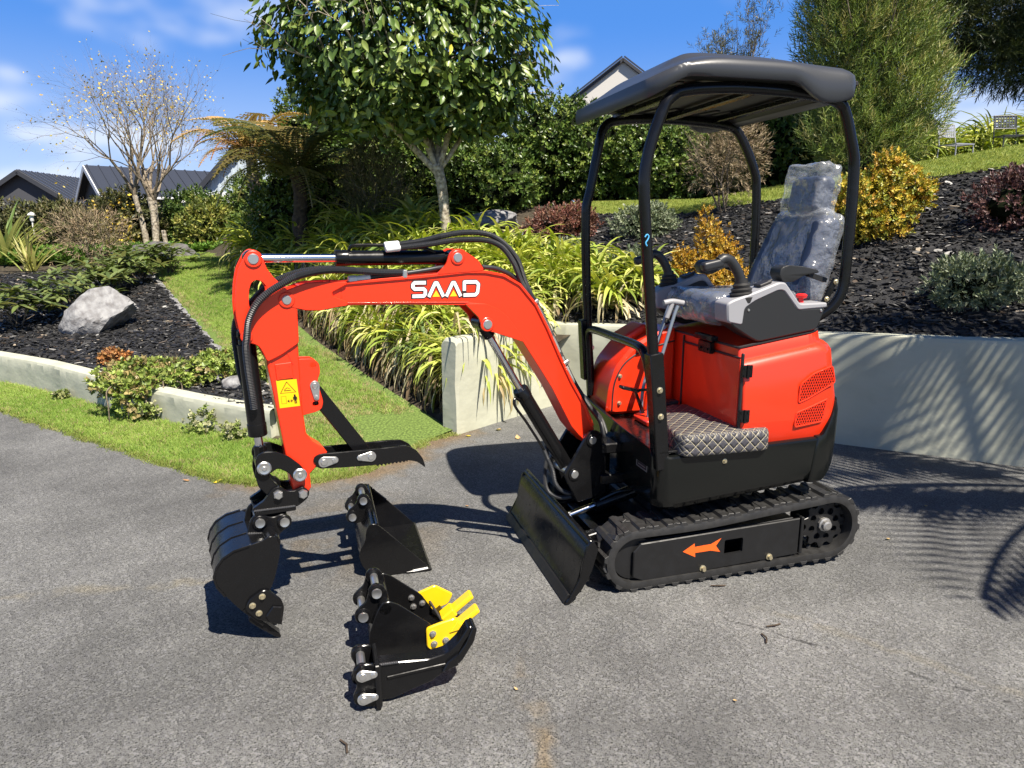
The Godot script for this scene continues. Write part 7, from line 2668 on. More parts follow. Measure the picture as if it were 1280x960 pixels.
		for i in int(f[5]):
			var yaw: float = TAU * i / f[5] * 2.0 + r.randf_range(-0.2, 0.2)
			var pitch := r.randf_range(-0.35, 0.75)
			var fmtl: StandardMaterial3D = M.leaf.duplicate()
			fmtl.vertex_color_use_as_albedo = false
			fmtl.albedo_color = (f[4][r.randi() % 5] as Color).linear_to_srgb()
			var b := Basis(Vector3.UP, yaw) * Basis(Vector3.RIGHT, -pitch)
			put("frond", fronds[i % 3], fmtl, ft, Transform3D(b.scaled(Vector3.ONE * f[3] * r.randf_range(0.8, 1.15)), Vector3(0, f[2], 0)))
	# tall feathery tree on the right
	var wt := thing("feathery_tree", "tall feathery light green tree right of the canopy", "tree", on_land(4.55, -9.9))
	r.seed = 61
	var wb := MB.new()
	tips = []
	for i in 7:
		grow(wb, Vector3(r.randf_range(-0.3, 0.3), 0, r.randf_range(-0.2, 0.2)), Vector3(r.randf_range(-0.35, 0.35), 1, r.randf_range(-0.3, 0.3)), 0.95, 0.035, 4, r, tips, {"kids": 3, "fork": 0.32, "wander": 0.1, "lift": 0.12})
	put("branches", wb.mesh(50.0), M.bark, wt)
	var narrow := sprig_mesh(9, 0.13, 1.6, 0.7, 33, 0.25)
	var wc := [Color(0.20, 0.28, 0.07), Color(0.28, 0.35, 0.09), Color(0.34, 0.40, 0.12), Color(0.14, 0.20, 0.05), Color(0.36, 0.34, 0.13)]
	foliage(wt, "crown", narrow, M.leaf, [[Vector3(0.05, 1.7, 0), Vector3(0.85, 1.3, 0.6)], [Vector3(-0.35, 1.9, 0.1), Vector3(0.5, 0.9, 0.5)], [Vector3(0.35, 1.0, 0.1), Vector3(0.75, 0.9, 0.5)], [Vector3(0.1, 2.7, 0), Vector3(0.8, 1.0, 0.6)], [Vector3(0.0, 0.5, 0.2), Vector3(0.8, 0.6, 0.4)]], 9500, Vector2(0.075, 0.12), wc, {"seed": 63, "shell": 0.35, "lift": 1.3, "jitter": 0.5, "gap": 0.05})
	# small olive tree top behind the canopy
	var ot := thing("feathery_tree", "sparse olive tree whose tip shows above the canopy roof", "tree", on_land(4.0, -14.0))
	wb = MB.new()
	tips = []
	for i in 4:
		grow(wb, Vector3(r.randf_range(-0.1, 0.1), 0, 0), Vector3(r.randf_range(-0.15, 0.15), 1, r.randf_range(-0.1, 0.1)), 1.15, 0.035, 3, r, tips, {"kids": 3, "fork": 0.25, "wander": 0.06, "lift": 0.15, "tip_depth": 2})
	put("branches", wb.mesh(50.0), M.bark, ot)
	at_tips(ot, "crown", narrow, M.leaf, tips, 700, 0.12, Vector2(0.07, 0.11), OLIVE, 71, -0.8)
	# dark conifer leaning in from the right
	var ct := thing("conifer", "dark spreading conifer in the top right corner with leaning trunk", "tree", Vector3(7.05, 3.0, -14.5))
	ct.scale = Vector3.ONE * 1.576
	var cb := MB.new()
	var g := 0.62
	cb.tube(spline(PackedVector3Array([Vector3(-0.38, -0.45, 0), Vector3(-0.25, 0.0, 0), Vector3(0.05, g - 0.2, 0), Vector3(0.40, g + 0.25, 0.05), Vector3(1.1, g + 0.75, 0.15), Vector3(2.2, g + 1.3, 0.3)]), 0.2), PackedFloat32Array([0.11, 0.105, 0.1, 0.098, 0.095, 0.09, 0.088, 0.085, 0.08, 0.078, 0.075, 0.07, 0.065, 0.06, 0.055, 0.05, 0.045, 0.04, 0.03, 0.03, 0.03, 0.03, 0.03]), 10)
	put("trunk", cb.mesh(50.0), M.bark_black, ct)
	var cl := MB.new()
	tips = []
	r.seed = 81
	for q in [[Vector3(0.3, g + 0.15, 0), Vector3(0.2, 1, 0.1)], [Vector3(0.6, g + 0.4, 0), Vector3(0.7, 0.25, 0.4)], [Vector3(0.8, g + 0.55, 0.1), Vector3(0.3, 1, 0)], [Vector3(1.2, g + 0.8, 0.1), Vector3(0.8, -0.1, 0.3)], [Vector3(0.1, g, 0), Vector3(-0.2, 1, 0.2)], [Vector3(1.5, g + 1.0, 0.2), Vector3(0.5, 0.6, 0.2)], [Vector3(0.9, g + 0.6, 0.1), Vector3(0.9, 0.1, 0.2)]]:
		grow(cl, q[0], q[1], 0.75, 0.035, 4, r, tips, {"kids": 3, "fork": 0.5, "wander": 0.12, "lift": 0.0, "tip_depth": 3})
	put("branches", cl.mesh(50.0), M.bark_black, ct)
	var nd := sprig_mesh(12, 0.10, 2.2, 0.9, 35, 0.15)
	var cc := [Color(0.030, 0.050, 0.016), Color(0.045, 0.065, 0.018), Color(0.065, 0.085, 0.022), Color(0.10, 0.115, 0.03), Color(0.035, 0.055, 0.02)]
	at_tips(ct, "crown", nd, M.leaf, tips, 7500, 0.15, Vector2(0.07, 0.11), cc, 83, 0.5)
	foliage(ct, "crown", nd, M.leaf, [[Vector3(0.95, g + 0.95, 0.1), Vector3(0.95, 0.55, 0.6)], [Vector3(1.5, g + 0.45, 0.3), Vector3(0.75, 0.32, 0.5)], [Vector3(0.35, g + 1.15, 0), Vector3(0.6, 0.5, 0.5)], [Vector3(1.7, g + 1.0, 0.2), Vector3(0.8, 0.7, 0.6)], [Vector3(2.1, g + 0.5, 0.2), Vector3(0.6, 0.4, 0.5)]], 5600, Vector2(0.075, 0.12), cc, {"seed": 84, "shell": 0.2, "gap": 0.25, "gap_freq": 1.3, "lift": -0.2, "jitter": 1.0})
	# palm behind the wall at the right, out of the frame; its fronds shade the drive and the wall
	var pt := thing("palm_tree", "palm behind the tall wall, beyond the right edge, shading the driveway", "palm", Vector3(5.75, 0.85, -2.6))
	var pm := MB.new()
	var pp := PackedVector3Array()
	var pr := PackedFloat32Array()
	for i in 26:
		pp.append(Vector3(-0.75 * pow(i / 25.0, 1.5), 2.55 * i / 25.0, 0.35 * i / 25.0))
		pr.append(0.13 + (0.02 if i % 2 == 0 else 0.0))
	pm.tube(pp, pr, 12)
	put("trunk", pm.mesh(50.0), M.bark_dark, pt)
	r.seed = 88
	var palm := palm_frond_mesh()
	var pgm: StandardMaterial3D = M.leaf.duplicate()
	pgm.vertex_color_use_as_albedo = false
	pgm.albedo_color = lin(0.07, 0.11, 0.03)
	for i in 24:
		var yaw := TAU * i / 24.0 * 3.0 + r.randf_range(-0.15, 0.15)
		var b := Basis(Vector3.UP, yaw) * Basis(Vector3.RIGHT, -r.randf_range(-0.1, 0.9))
		put("frond", palm, pgm, pt, Transform3D(b.scaled(Vector3.ONE * r.randf_range(1.6, 2.1)), Vector3(-0.75, 2.58, 0.35)))

# fern frond along +z, arching; leaflets on both sides, each cut into teeth
func frond_mesh(sd: int) -> ArrayMesh:
	var r := RandomNumberGenerator.new()
	r.seed = sd
	var mb := MB.new()
	var N := 30
	var pts := PackedVector3Array()
	for i in N + 1:
		var t := float(i) / N
		pts.append(Vector3(0.03 * sin(t * 3.0 + sd), 0.30 * sin(t * 1.7) - 0.42 * t * t * t, t * 0.93))
	mb.tube(pts, 0.007, 5, false)
	for i in range(3, N):
		var t := float(i) / N
		var L := 0.26 * sin(PI * pow(t, 0.75)) + 0.02
		for s in [-1.0, 1.0]:
			var d := Vector3(s, -0.18 + r.randf_range(-0.12, 0.12), 0.35).normalized()
			var side := Vector3(-d.z * s, 0, d.x * s).normalized()
			var w := 0.026
			var prev := pts[i]
			for k in 4:
				var a := pts[i] + d * L * (k + 0.1) / 4.0 + Vector3(0, -0.10 * pow(k / 4.0, 2.0) * L, 0)
				var b := pts[i] + d * L * (k + 0.95) / 4.0 + Vector3(0, -0.10 * pow((k + 1) / 4.0, 2.0) * L, 0)
				var ww := w * (1.0 - k * 0.2)
				mb.tri(a - side * ww * 0.6, a + side * ww * 0.6, b, Vector3.UP)
				mb.tri(a, a.lerp(b, 0.5) + side * ww, b, Vector3.UP)
				mb.tri(a, a.lerp(b, 0.5) - side * ww, b, Vector3.UP)
	return mb.mesh(0.0)

func palm_frond_mesh() -> ArrayMesh:
	var mb := MB.new()
	var N := 26
	var pts := PackedVector3Array()
	for i in N + 1:
		var t := float(i) / N
		pts.append(Vector3(0, 0.28 * t - 0.55 * t * t, t))
	mb.tube(pts, 0.010, 5, false)
	for i in range(5, N + 1):
		var t := float(i) / N
		var L := 0.42 * sin(PI * (0.18 + 0.75 * t))
		for s in [-1.0, 1.0]:
			var d := Vector3(s * 0.8, 0.10 - 0.3 * t, 0.75).normalized()
			var side := Vector3(0, 0.3, 1).cross(d).normalized().cross(d).normalized()
			var a := pts[i]
			var b := a + d * L * 0.5 + Vector3(0, 0.01, 0)
			var c := a + d * L + Vector3(0, -0.07 * L, 0)
			mb.tri(a, b - side * 0.013, b + side * 0.013, Vector3.UP)
			mb.tri(b - side * 0.013, c, b + side * 0.013, Vector3.UP)
	return mb.mesh(0.0)

func build_bed_plants() -> void:
	# rhododendrons: rosettes of long leaves
	var leaf := leaf_mesh(0.30, 0.25, 0.2, 3)
	var r := RandomNumberGenerator.new()
	r.seed = 71
	var mats := []
	for c in [Color(0.085, 0.12, 0.034), Color(0.115, 0.155, 0.045), Color(0.16, 0.195, 0.065), Color(0.065, 0.095, 0.03)]:
		var m: StandardMaterial3D = M.leaf_gloss.duplicate()
		m.vertex_color_use_as_albedo = false
		m.roughness = 0.4
		m.albedo_color = c.linear_to_srgb()
		mats.append(m)
	var spots := [[-5.85, -8.45, "leftmost rhododendron of the row, in front of the boulder"], [-5.65, -9.2, "second rhododendron from the row's near end"], [-5.65, -9.95, "third rhododendron of the row, behind the boulder's left"], [-5.75, -10.6, "fourth rhododendron of the row across the bed"], [-5.72, -11.2, "fifth rhododendron of the row, nearing its top"], [-5.60, -11.8, "topmost rhododendron of the row beside the lawn path"]]
	for q in spots:
		var t := thing("rhododendron", q[2], "shrub", on_bed(q[0], q[1]), 0.0, "rhododendrons in a row across the left bed")
		var sb := MB.new()
		var tips := []
		for i in 7:
			grow(sb, Vector3(r.randf_range(-0.06, 0.06), 0, r.randf_range(-0.06, 0.06)), Vector3(r.randf_range(-0.9, 0.9), 0.8, r.randf_range(-0.9, 0.9)), 0.22, 0.009, 1, r, tips, {"kids": 3, "fork": 0.7, "tip_depth": 1})
		put("stems", sb.mesh(45.0), M.bark, t)
		var heads := []
		for i in 30:
			heads.append(Vector3(r.randf_range(-0.40, 0.40), r.randf_range(0.20, 0.46), r.randf_range(-0.36, 0.36)))
		var n := 0
		var xs: Array[Transform3D] = []
		var cs := PackedColorArray()
		for hd: Vector3 in heads:
			for k in 9:
				var b := Basis(Vector3.UP, TAU * k / 9.0 + r.randf() * 0.5) * Basis(Vector3.RIGHT, -r.randf_range(-0.25, 0.75))
				var xf := Transform3D(b.scaled(Vector3.ONE * r.randf_range(0.15, 0.22)), hd)
				if n < 48:
					put("leaf", leaf, mats[r.randi() % 4], t, xf)
				else:
					xs.append(xf)
					var c: Color = [Color(0.085, 0.12, 0.034), Color(0.115, 0.155, 0.045), Color(0.16, 0.195, 0.065)][r.randi() % 3]
					cs.append(c)
				n += 1
		many("foliage", leaf, M.leaf_gloss, t, xs, cs)
	# trailing plant over the low wall
	var small := sprig_mesh(6, 0.8, 1.0, 1.2, 22)
	var tp := shrub("trailing_plant", "leafy green creeper trailing from the bed over the low wall", Vector3(-3.05, 0.30, -6.35), [[Vector3(-0.10, 0.03, 0.10), Vector3(0.50, 0.09, 0.36)], [Vector3(0.45, 0.05, -0.25), Vector3(0.38, 0.10, 0.36)], [Vector3(0.50, 0.06, -0.75), Vector3(0.28, 0.09, 0.35)], [Vector3(-0.20, -0.01, 0.50), Vector3(0.30, 0.09, 0.12)], [Vector3(-0.08, -0.14, 0.60), Vector3(0.15, 0.17, 0.07)]], small, M.leaf, 1500, Vector2(0.030, 0.055), [Color(0.20, 0.28, 0.045), Color(0.27, 0.35, 0.065), Color(0.34, 0.40, 0.10), Color(0.15, 0.21, 0.04), Color(0.34, 0.27, 0.11)], {"seed": 171, "shell": 0.4, "gap": 0.1, "jitter": 0.9, "stems": 8, "stem_len": 0.09, "stem_r": 0.005})
	var vb := MB.new()
	for i in 5:
		var x := -0.25 + i * 0.12
		vb.tube(spline(PackedVector3Array([Vector3(x, 0.02, 0.45), Vector3(x, -0.02, 0.66 - i * 0.07), Vector3(x + 0.03, -0.15, 0.72 - i * 0.07), Vector3(x + 0.02, -0.27, 0.71 - i * 0.07)]), 0.03), 0.005, 5)
	put("runners", vb.mesh(45.0), M.bark, tp)
	shrub("low_shrub", "small orange-brown wilted plant in the mulch behind the creeper", on_bed(-3.95, -7.0), [[Vector3(0, 0.05, 0), Vector3(0.17, 0.08, 0.13)]], small, M.leaf_dry, 160, Vector2(0.03, 0.05), [Color(0.42, 0.18, 0.05), Color(0.34, 0.15, 0.05), Color(0.48, 0.25, 0.09), Color(0.28, 0.12, 0.04), Color(0.36, 0.22, 0.08)], {"seed": 173, "shell": 0.2})
	# weeds at the foot of the low wall
	var weed := [["leafy weed at the low wall's foot below the creeper", -3.02, -5.75, 0.14], ["tall weed at the low wall's foot, middle one", -2.42, -5.36, 0.18], ["small weed at the low wall's foot beside the bucket cylinder", -2.10, -5.20, 0.13], ["tiny weed at the low wall's foot, towards its left", -4.2, -6.5, 0.08]]
	for i in weed.size():
		var w: Array = weed[i]
		shrub("weed", w[0], Vector3(w[1], 0.01, w[2]), [[Vector3(0, w[3] * 0.5, 0), Vector3(w[3] * 0.7, w[3] * 0.6, w[3] * 0.5)]], small, M.leaf, 60, Vector2(0.022, 0.04), [Color(0.20, 0.26, 0.06), Color(0.27, 0.32, 0.10), Color(0.16, 0.22, 0.05), Color(0.32, 0.34, 0.13), Color(0.36, 0.36, 0.2)], {"seed": 180 + i, "shell": 0.1, "lift": 1.0})
	# ground cover round the bare tree
	var gs: Array[Transform3D] = []
	var gc := PackedColorArray()
	for p in scatter(PackedVector2Array([Vector2(-5.6, -14.5), Vector2(-6.9, -14.9), Vector2(-7.9, -14.1), Vector2(-7.5, -12.7), Vector2(-9.6, -12.6), Vector2(-9.9, -16.5), Vector2(-5.4, -16.5)]), 4200):
		gs.append(Transform3D(Basis(Vector3.UP, r.randf() * TAU).scaled(Vector3.ONE * r.randf_range(0.06, 0.11)), Vector3(p.x, lawn_h(p.x, p.y) + r.randf_range(0.0, 0.12), p.y)))
		var c: Color = [Color(0.09, 0.19, 0.025), Color(0.13, 0.25, 0.035), Color(0.17, 0.29, 0.05)][r.randi() % 3]
		gc.append(c)
	tag(many("ground_cover", small, M.leaf, self, gs, gc), "bright green ground cover under the bare tree", "ground cover")
	# flax
	if true:
		var fx := [["tall green flax at the left edge below the dark gabled house", Vector3(-9.0, 0.9, -12.9), 1.25, 34, [Color(0.09, 0.15, 0.03), Color(0.13, 0.20, 0.04), Color(0.18, 0.25, 0.05), Color(0.08, 0.13, 0.03), Color(0.22, 0.27, 0.07)], 0.06], ["low yellow-green striped flax beside the bare twiggy shrub", Vector3(-8.05, 0.9, -12.1), 0.80, 26, [Color(0.34, 0.34, 0.10), Color(0.26, 0.30, 0.08), Color(0.40, 0.38, 0.16), Color(0.22, 0.22, 0.06), Color(0.36, 0.26, 0.10)], 0.06], ["brown-purple flax left of the bare tree's trunk", Vector3(-7.95, 1.05, -14.4), 0.75, 34, [Color(0.06, 0.05, 0.03), Color(0.09, 0.07, 0.04), Color(0.12, 0.09, 0.05), Color(0.05, 0.045, 0.03), Color(0.15, 0.12, 0.07)], 0.05]]
		var blade := strap_mesh(0.075, 1.45, 0.55, 6, 0.2)
		for f in fx:
			var t := thing("flax", f[0], "plant", f[1])
			for i in int(f[3]):
				var m: StandardMaterial3D = M.blade.duplicate()
				m.vertex_color_use_as_albedo = false
				m.albedo_color = (f[4][i % 5] as Color).linear_to_srgb()
				var l: float = f[2] * r.randf_range(0.7, 1.1)
				put("leaf", blade, m, t, Transform3D(Basis(Vector3.UP, r.randf() * TAU) * Basis(Vector3.RIGHT, r.randf_range(0.0, 0.65)) * Basis.from_scale(Vector3(l * 0.9, l, l)), Vector3(r.randf_range(-0.1, 0.1), 0, r.randf_range(-0.1, 0.1))))
	# strappy clumps on the bank behind the chairs
	for i in 36:
		var q := Vector2(5.9 + (i % 12) * 0.30 + r.randf_range(-0.1, 0.1), -12.7 - (i / 12) * 0.5 + r.randf_range(-0.1, 0.1))
		var t := thing("strap_leaf_plant", "strappy green clump behind the garden chairs", "plant", on_land(q.x, q.y), 0.0, "strappy clumps behind the garden chairs")
		strap_clump(t, r.randf_range(0.80, 1.10), 80, 700 + i, LIME if i % 3 else GREEN_MID, 0.15, false, 0.5)

func build_chairs() -> void:
	# two garden chairs of woven metal strips
	for c in [["pale metal lattice garden chair, the left one on the top lawn", Vector2(7.10, -12.0), 0.25, mat(lin(0.42, 0.43, 0.45), 0.4, 0.4)], ["dark metal lattice garden chair, the right one on the top lawn", Vector2(7.85, -11.85), -0.15, mat(lin(0.05, 0.055, 0.06), 0.4, 0.3)]]:
		var p: Vector2 = c[1]
		var t := thing("garden_chair", c[0], "chair", Vector3(p.x, land(p.x, p.y), p.y), c[2])
		t.scale = Vector3.ONE * 0.86
		var bk := MB.new()
		var sl := MB.new()
		var tilt := Basis(Vector3.RIGHT, -0.22)
		var o := Vector3(0, 0.44, -0.19)
		for q in [[-0.19, 0.0, -0.19, 0.40], [0.19, 0.0, 0.19, 0.40], [-0.19, 0.40, 0.19, 0.40], [-0.19, 0.16, 0.19, 0.16]]:
			bk.cyl(o + tilt * Vector3(q[0], q[1], 0), o + tilt * Vector3(q[2], q[3], 0), 0.011, 8)
		put("back_frame", bk.mesh(), c[3], t)
		for i in 8:
			var x := -0.165 + i * 0.047
			var m1 := MB.new()
			m1.bar(o + tilt * Vector3(x, 0.16, 0.004), o + tilt * Vector3(x, 0.40, 0.004), 0.022, 0.003, Vector3.BACK)
			put("lattice_strip", m1.mesh(0.0), c[3], t)
		for i in 5:
			var y := 0.185 + i * 0.048
			var m2 := MB.new()
			m2.bar(o + tilt * Vector3(-0.19, y, -0.002), o + tilt * Vector3(0.19, y, -0.002), 0.022, 0.003, Vector3.BACK)
			put("lattice_strip", m2.mesh(0.0), c[3], t)
		for k in 6:
			sl.bar(Vector3(-0.19, 0.435, -0.17 + k * 0.07), Vector3(0.19, 0.435, -0.17 + k * 0.07), 0.03, 0.006)
		sl.bar(Vector3(-0.20, 0.43, 0.21), Vector3(0.20, 0.43, 0.21), 0.02, 0.02)
		sl.bar(Vector3(-0.20, 0.43, -0.20), Vector3(-0.20, 0.43, 0.21), 0.02, 0.02)
		sl.bar(Vector3(0.20, 0.43, -0.20), Vector3(0.20, 0.43, 0.21), 0.02, 0.02)
		put("seat", sl.mesh(), c[3], t)
		for q in [[-0.19, -0.19], [0.19, -0.19], [-0.19, 0.20], [0.19, 0.20]]:
			var lb := MB.new()
			lb.cyl(Vector3(q[0] * 1.05, -0.03, q[1] * 1.1), Vector3(q[0], 0.44, q[1]), 0.011, 8)
			put("leg", lb.mesh(), c[3], t)

func gable_house(called: String, label: String, at: Vector3, turn: float, w: float, l: float, eave: float, ridge: float, wall: Material, roof: Material, trim: Material, seam := 0.45, clad := 0.0, over := 0.36, fascia := 0.24) -> Node3D:
	# gable faces local +z, ridge along z; origin at the ground below the gable's middle
	var t := thing(called, label, "house", at, turn)
	var wb := MB.new()
	wb.plate(V2([-w / 2, 0, w / 2, 0, w / 2, eave, 0, ridge, -w / 2, eave]), -l, 0.0, 0.0)
	var wl := put("wall", wb.mesh(0.0), wall, t)
	if clad > 0.0:
		var x := -w / 2 + clad * 0.5
		while x < w / 2:
			var y := lerpf(ridge, eave, absf(x) / (w / 2)) - 0.08
			var cb := MB.new()
			cb.box(Vector3(x, y * 0.5, 0.02), Vector3(clad * 0.35, y, 0.04), 0.008)
			put("cladding_rib", cb.mesh(0.0), wall, wl)
			x += clad
	var sl := Vector2(w / 2, eave - ridge)
	for s in [-1.0, 1.0]:
		var rb := MB.new()
		var d := Vector3(s * w / 2, eave - ridge, 0).normalized()
		var n := Vector3(-d.y * s, d.x * s, 0)
		var L := sl.length() + 0.45
		var c := Vector3(0, ridge + 0.06, -l / 2) + d * L * 0.5
		rb.box(c, Vector3(L, 0.08, l + over * 1.9), 0.01, Basis(d * 1.0, n, d.cross(n)))
		var rf := put("roof", rb.mesh(0.0), roof, t)
		var z := 0.2
		while z > -l - 0.2:
			var sb := MB.new()
			sb.box(Vector3(0, ridge + 0.06, z) + d * L * 0.5 + n * 0.06, Vector3(L, 0.05, 0.05), 0.005, Basis(d, n, d.cross(n)))
			put("roof_seam", sb.mesh(0.0), roof, rf)
			z -= seam
		var bb := MB.new()
		bb.box(Vector3(0, ridge + 0.14 - fascia * 0.5, over) + d * L * 0.5 - n * 0.04, Vector3(L, fascia, 0.05), 0.01, Basis(d, n, d.cross(n)))
		put("barge_board", bb.mesh(0.0), trim, t)
		var gb := MB.new()
		var e := Vector3(0, ridge + 0.02, 0) + d * L
		gb.box(Vector3(e.x, e.y - 0.02, -l / 2), Vector3(0.12, 0.12, l + 0.6), 0.02)
		put("gutter", gb.mesh(0.0), trim, t)
	return t

func build_houses() -> void:
	var dark := mat(lin(0.060, 0.062, 0.072), 0.85)
	var roof := mat(lin(0.045, 0.052, 0.070), 0.42, 0.2)
	var white := mat(lin(0.66, 0.67, 0.68), 0.6)
	var blue := mat(lin(0.50, 0.57, 0.62), 0.6)
	var cream := mat(lin(0.58, 0.56, 0.52), 0.85)
	var trim := mat(lin(0.035, 0.037, 0.045), 0.6)
	gable_house("house", "charcoal gabled house at the far left", Vector3(-26.4, 1.2, -40.0), 0.05, 4.6, 9.0, 2.0, 3.45, dark, roof, trim, 0.55)
	# second roof whose long slope faces the garden
	var h2 := gable_house("house", "charcoal house with white barge boards behind the bare tree", Vector3(-20.3, 1.2, -36.0), -0.85, 4.4, 9.5, 2.1, 3.35, dark, roof, white, 0.5)
	var wb := MB.new()
	wb.box(Vector3(0.6, 1.2, 0.03), Vector3(1.2, 1.0, 0.05), 0.01)
	put("window", wb.mesh(0.0), trim, h2)
	gable_house("house", "pale blue ribbed building between the bare tree and the brown fern", Vector3(-11.6, 1.2, -34.0), -0.12, 5.6, 10.0, 2.2, 4.9, blue, roof, trim, 0.6, 0.35)
	gable_house("house", "cream gabled house on the hill above the tall hedge", Vector3(4.05, 3.2, -28.0), -0.12, 3.6, 8.0, 3.10, 4.42, cream, roof, trim, 0.5, 0.0, 0.08, 0.13)
	gable_house("house", "grey house glimpsed under the conifer at the right", Vector3(13.2, 2.4, -26.0), 0.1, 4.0, 8.0, 2.2, 3.6, cream, roof, trim, 0.5)
	var lw := MB.new()
	lw.box(Vector3(0, 0.7, 0), Vector3(3.4, 2.6, 0.2), 0.03)
	tag(put("garden_wall", lw.mesh(0.0), white, self, Transform3D(Basis(Vector3.UP, 0.1), Vector3(-12.9, 1.2, -32.5))), "white boundary wall in front of the pale blue building", "wall")

func build_small_things() -> void:
	# marker post and two garden lights on the left
	var pb := MB.new()
	pb.box(Vector3(0, 0.2, 0), Vector3(0.07, 0.5, 0.07), 0.01, Basis(Vector3.BACK, 0.1))
	tag(put("marker_post", pb.mesh(0.0), M.bark_pale, self, Transform3D(Basis(), Vector3(-7.0, 1.12, -14.75))), "short pale wooden post right of the bare tree's trunk", "post")
	for q in [["white garden light on a post among the left bushes", Vector3(-9.15, 1.1, -14.0), 0.75], ["white garden light on a post behind the bare tree", Vector3(-7.05, 1.15, -15.9), 1.05]]:
		var t := thing("garden_light", q[0], "garden light", q[1])
		t.scale = Vector3(0.45, 0.85, 0.45)
		var a := MB.new()
		a.cyl(Vector3(), Vector3(0, q[2], 0), 0.03, 10)
		put("pole", a.mesh(), M.white_paint, t)
		var b := MB.new()
		b.lathe(Vector3(0, q[2], 0), Vector3.UP, [Vector2(0, 0.07), Vector2(0.12, 0.09), Vector2(0.13, 0.16), Vector2(0.18, 0.10), Vector2(0.20, 0.02)], 16)
		put("lamp_head", b.mesh(), M.white_paint, t)
	# fallen leaves on the drive
	var lm := []
	var r := RandomNumberGenerator.new()
	r.seed = 131
	for c in [Color(0.62, 0.44, 0.03), Color(0.50, 0.34, 0.16), Color(0.44, 0.30, 0.16), Color(0.38, 0.20, 0.10)]:
		var m: StandardMaterial3D = M.leaf_dry.duplicate()
		m.vertex_color_use_as_albedo = false
		m.albedo_color = c.linear_to_srgb()
		lm.append(m)
	var lf := leaf_mesh(0.6, -0.25, 0.3, 3)
	var spots := [[-0.32, -5.35, 0, 0.075], [-0.10, -5.55, 1, 0.10], [0.05, -5.25, 1, 0.09], [0.25, -5.7, 1, 0.08], [-1.88, -4.28, 0, 0.07], [-2.05, -4.33, 3, 0.06], [1.95, -3.45, 1, 0.06], [-0.25, -3.9, 3, 0.05], [1.45, -4.3, 1, 0.06], [0.02, -2.2, 1, 0.035], [0.75, -2.15, 1, 0.035], [-0.03, -5.9, 1, 0.08], [2.4, -3.9, 1, 0.06]]
	for s in spots:
		var o := put("fallen_leaf", lf, lm[s[2]], self, Transform3D(Basis(Vector3.UP, r.randf() * TAU).scaled(Vector3.ONE * s[3] * (0.75 if s[1] < -4.0 else 0.5)), Vector3(s[0], 0.007, s[1])))
		tag(o, "small dry leaf lying on the grey driveway", "leaf", "dry leaves fallen on the driveway")
	var tw := MB.new()
	tw.tube(V3([-0.03, 0.006, 0, 0.0, 0.010, 0.012, 0.035, 0.006, 0.006]), 0.0035, 5)
	for q in [[1.05, -2.62, 0.4], [0.98, -2.52, 1.6], [-0.52, -1.92, 2.2], [0.92, -2.95, 0.1]]:
		tag(put("twig", tw.mesh(), M.bark_dark, self, Transform3D(Basis(Vector3.UP, q[2]), Vector3(q[0], 0.0, q[1]))), "tiny dark twig lying on the driveway", "twig", "twigs on the driveway")

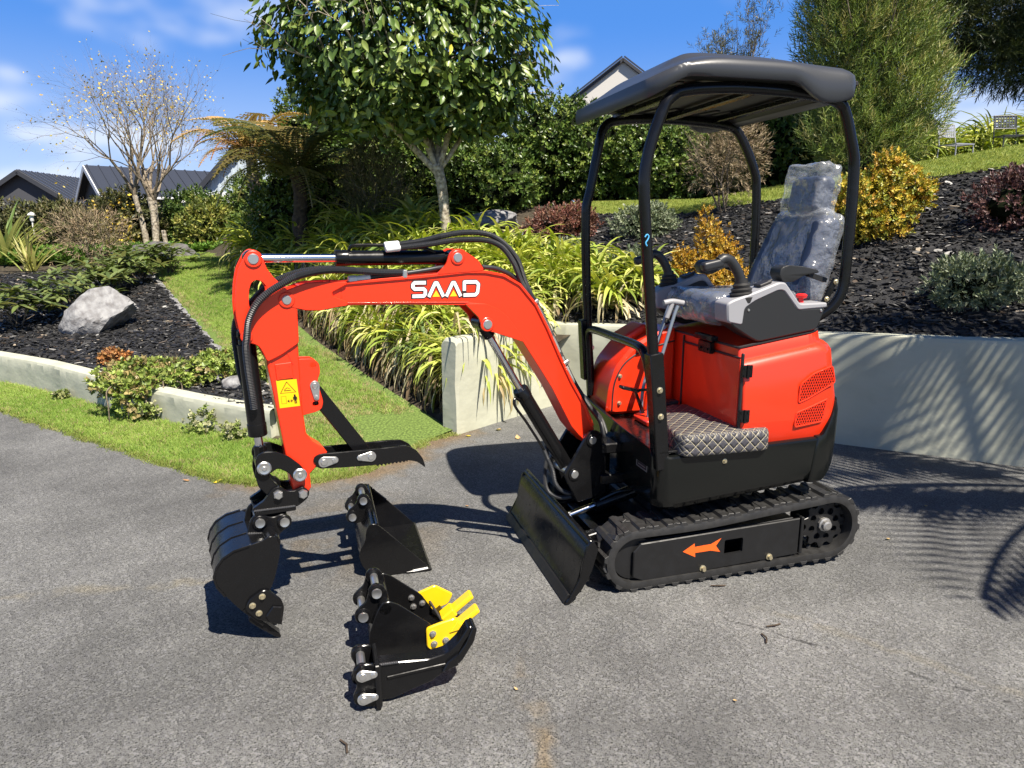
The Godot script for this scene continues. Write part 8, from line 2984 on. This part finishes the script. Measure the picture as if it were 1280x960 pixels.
# ---------------------------------------------------------------- sky
func sky_image() -> Image:
	var w := 1024
	var h := 512
	var im := Image.create(w, h, false, Image.FORMAT_RGBAF)
	var nz := FastNoiseLite.new()
	nz.seed = 14
	nz.frequency = 1.0
	nz.fractal_type = FastNoiseLite.FRACTAL_FBM
	nz.fractal_octaves = 5
	nz.fractal_gain = 0.52
	var top := Vector3(0.008, 0.030, 0.110)
	var mid := Vector3(0.052, 0.166, 0.455)
	var low := Vector3(0.30, 0.40, 0.57)
	for y in h:
		var el := PI * 0.5 - PI * (y + 0.5) / h
		var se := sin(el)
		var c: Vector3
		if se > 0.0:
			c = low.lerp(mid, sm(0.0, 0.26, se)).lerp(top, sm(0.22, 0.72, se))
		else:
			c = Vector3(0.22, 0.23, 0.20)
		for x in w:
			var az := TAU * (x + 0.5) / w - PI
			var q := c
			if se > -0.02:
				var d := Vector3(sin(az) * cos(el), se, -cos(az) * cos(el))
				var p := d / (maxf(se, 0.0) + 0.22)
				var n := nz.get_noise_3d(p.x * 1.1 + 3.0, p.z * 1.1, p.y * 0.4)
				var n2 := nz.get_noise_3d(p.x * 3.2, p.z * 3.2 + 9.0, 2.0)
				var cover := sm(0.08, 0.50, n + n2 * 0.25 + 0.26 * sm(0.15, 0.03, se) - 0.05)
				cover *= 0.62
				q = q.lerp(Vector3(0.50, 0.53, 0.58), cover)
			im.set_pixel(x, y, Color(q.x, q.y, q.z, 1.0))
	return im

func _ready() -> void:
	rng.seed = 2024
	fnl.seed = 6
	fnl.frequency = 0.02
	# camera
	var cam := Camera3D.new()
	cam.name = "camera"
	cam.position = Vector3(0, 1.56, 0)
	cam.rotation = Vector3(-0.211, 0, 0)
	cam.fov = 56.42
	cam.near = 0.05
	cam.far = 900.0
	add_child(cam)
	# sky
	var env := Environment.new()
	env.background_mode = Environment.BG_SKY
	var sky := Sky.new()
	var pan := PanoramaSkyMaterial.new()
	pan.panorama = ImageTexture.create_from_image(sky_image())
	sky.sky_material = pan
	env.sky = sky
	env.background_energy_multiplier = 1.0
	env.tonemap_mode = Environment.TONE_MAPPER_LINEAR
	env.tonemap_exposure = 1.95
	env.sdfgi_enabled = true
	env.ssao_enabled = true
	env.ssil_enabled = true
	var we := WorldEnvironment.new()
	we.name = "world_environment"
	we.environment = env
	add_child(we)
	# sun, over the right shoulder
	var sun := DirectionalLight3D.new()
	sun.name = "sun"
	sun.light_energy = 1.6
	sun.light_color = Color(1.0, 0.965, 0.91)
	sun.light_angular_distance = 0.5
	sun.shadow_enabled = true
	var el := deg_to_rad(56.5)
	var az := deg_to_rad(-34.0)
	var dir := Vector3(sin(az) * cos(el), -sin(el), -cos(az) * cos(el))
	sun.basis = Basis.looking_at(dir, Vector3.UP)
	add_child(sun)
	# materials, then the place from large to small
	make_materials()
	build_setting()
	build_walls()
	build_houses()
	build_rocks()
	build_excavator()
	build_mud_bucket()
	build_toothed_bucket()
	build_ripper()
	build_trees()
	build_hedges()
	build_strap_hedge()
	build_bed_plants()
	build_chairs()
	build_small_things()
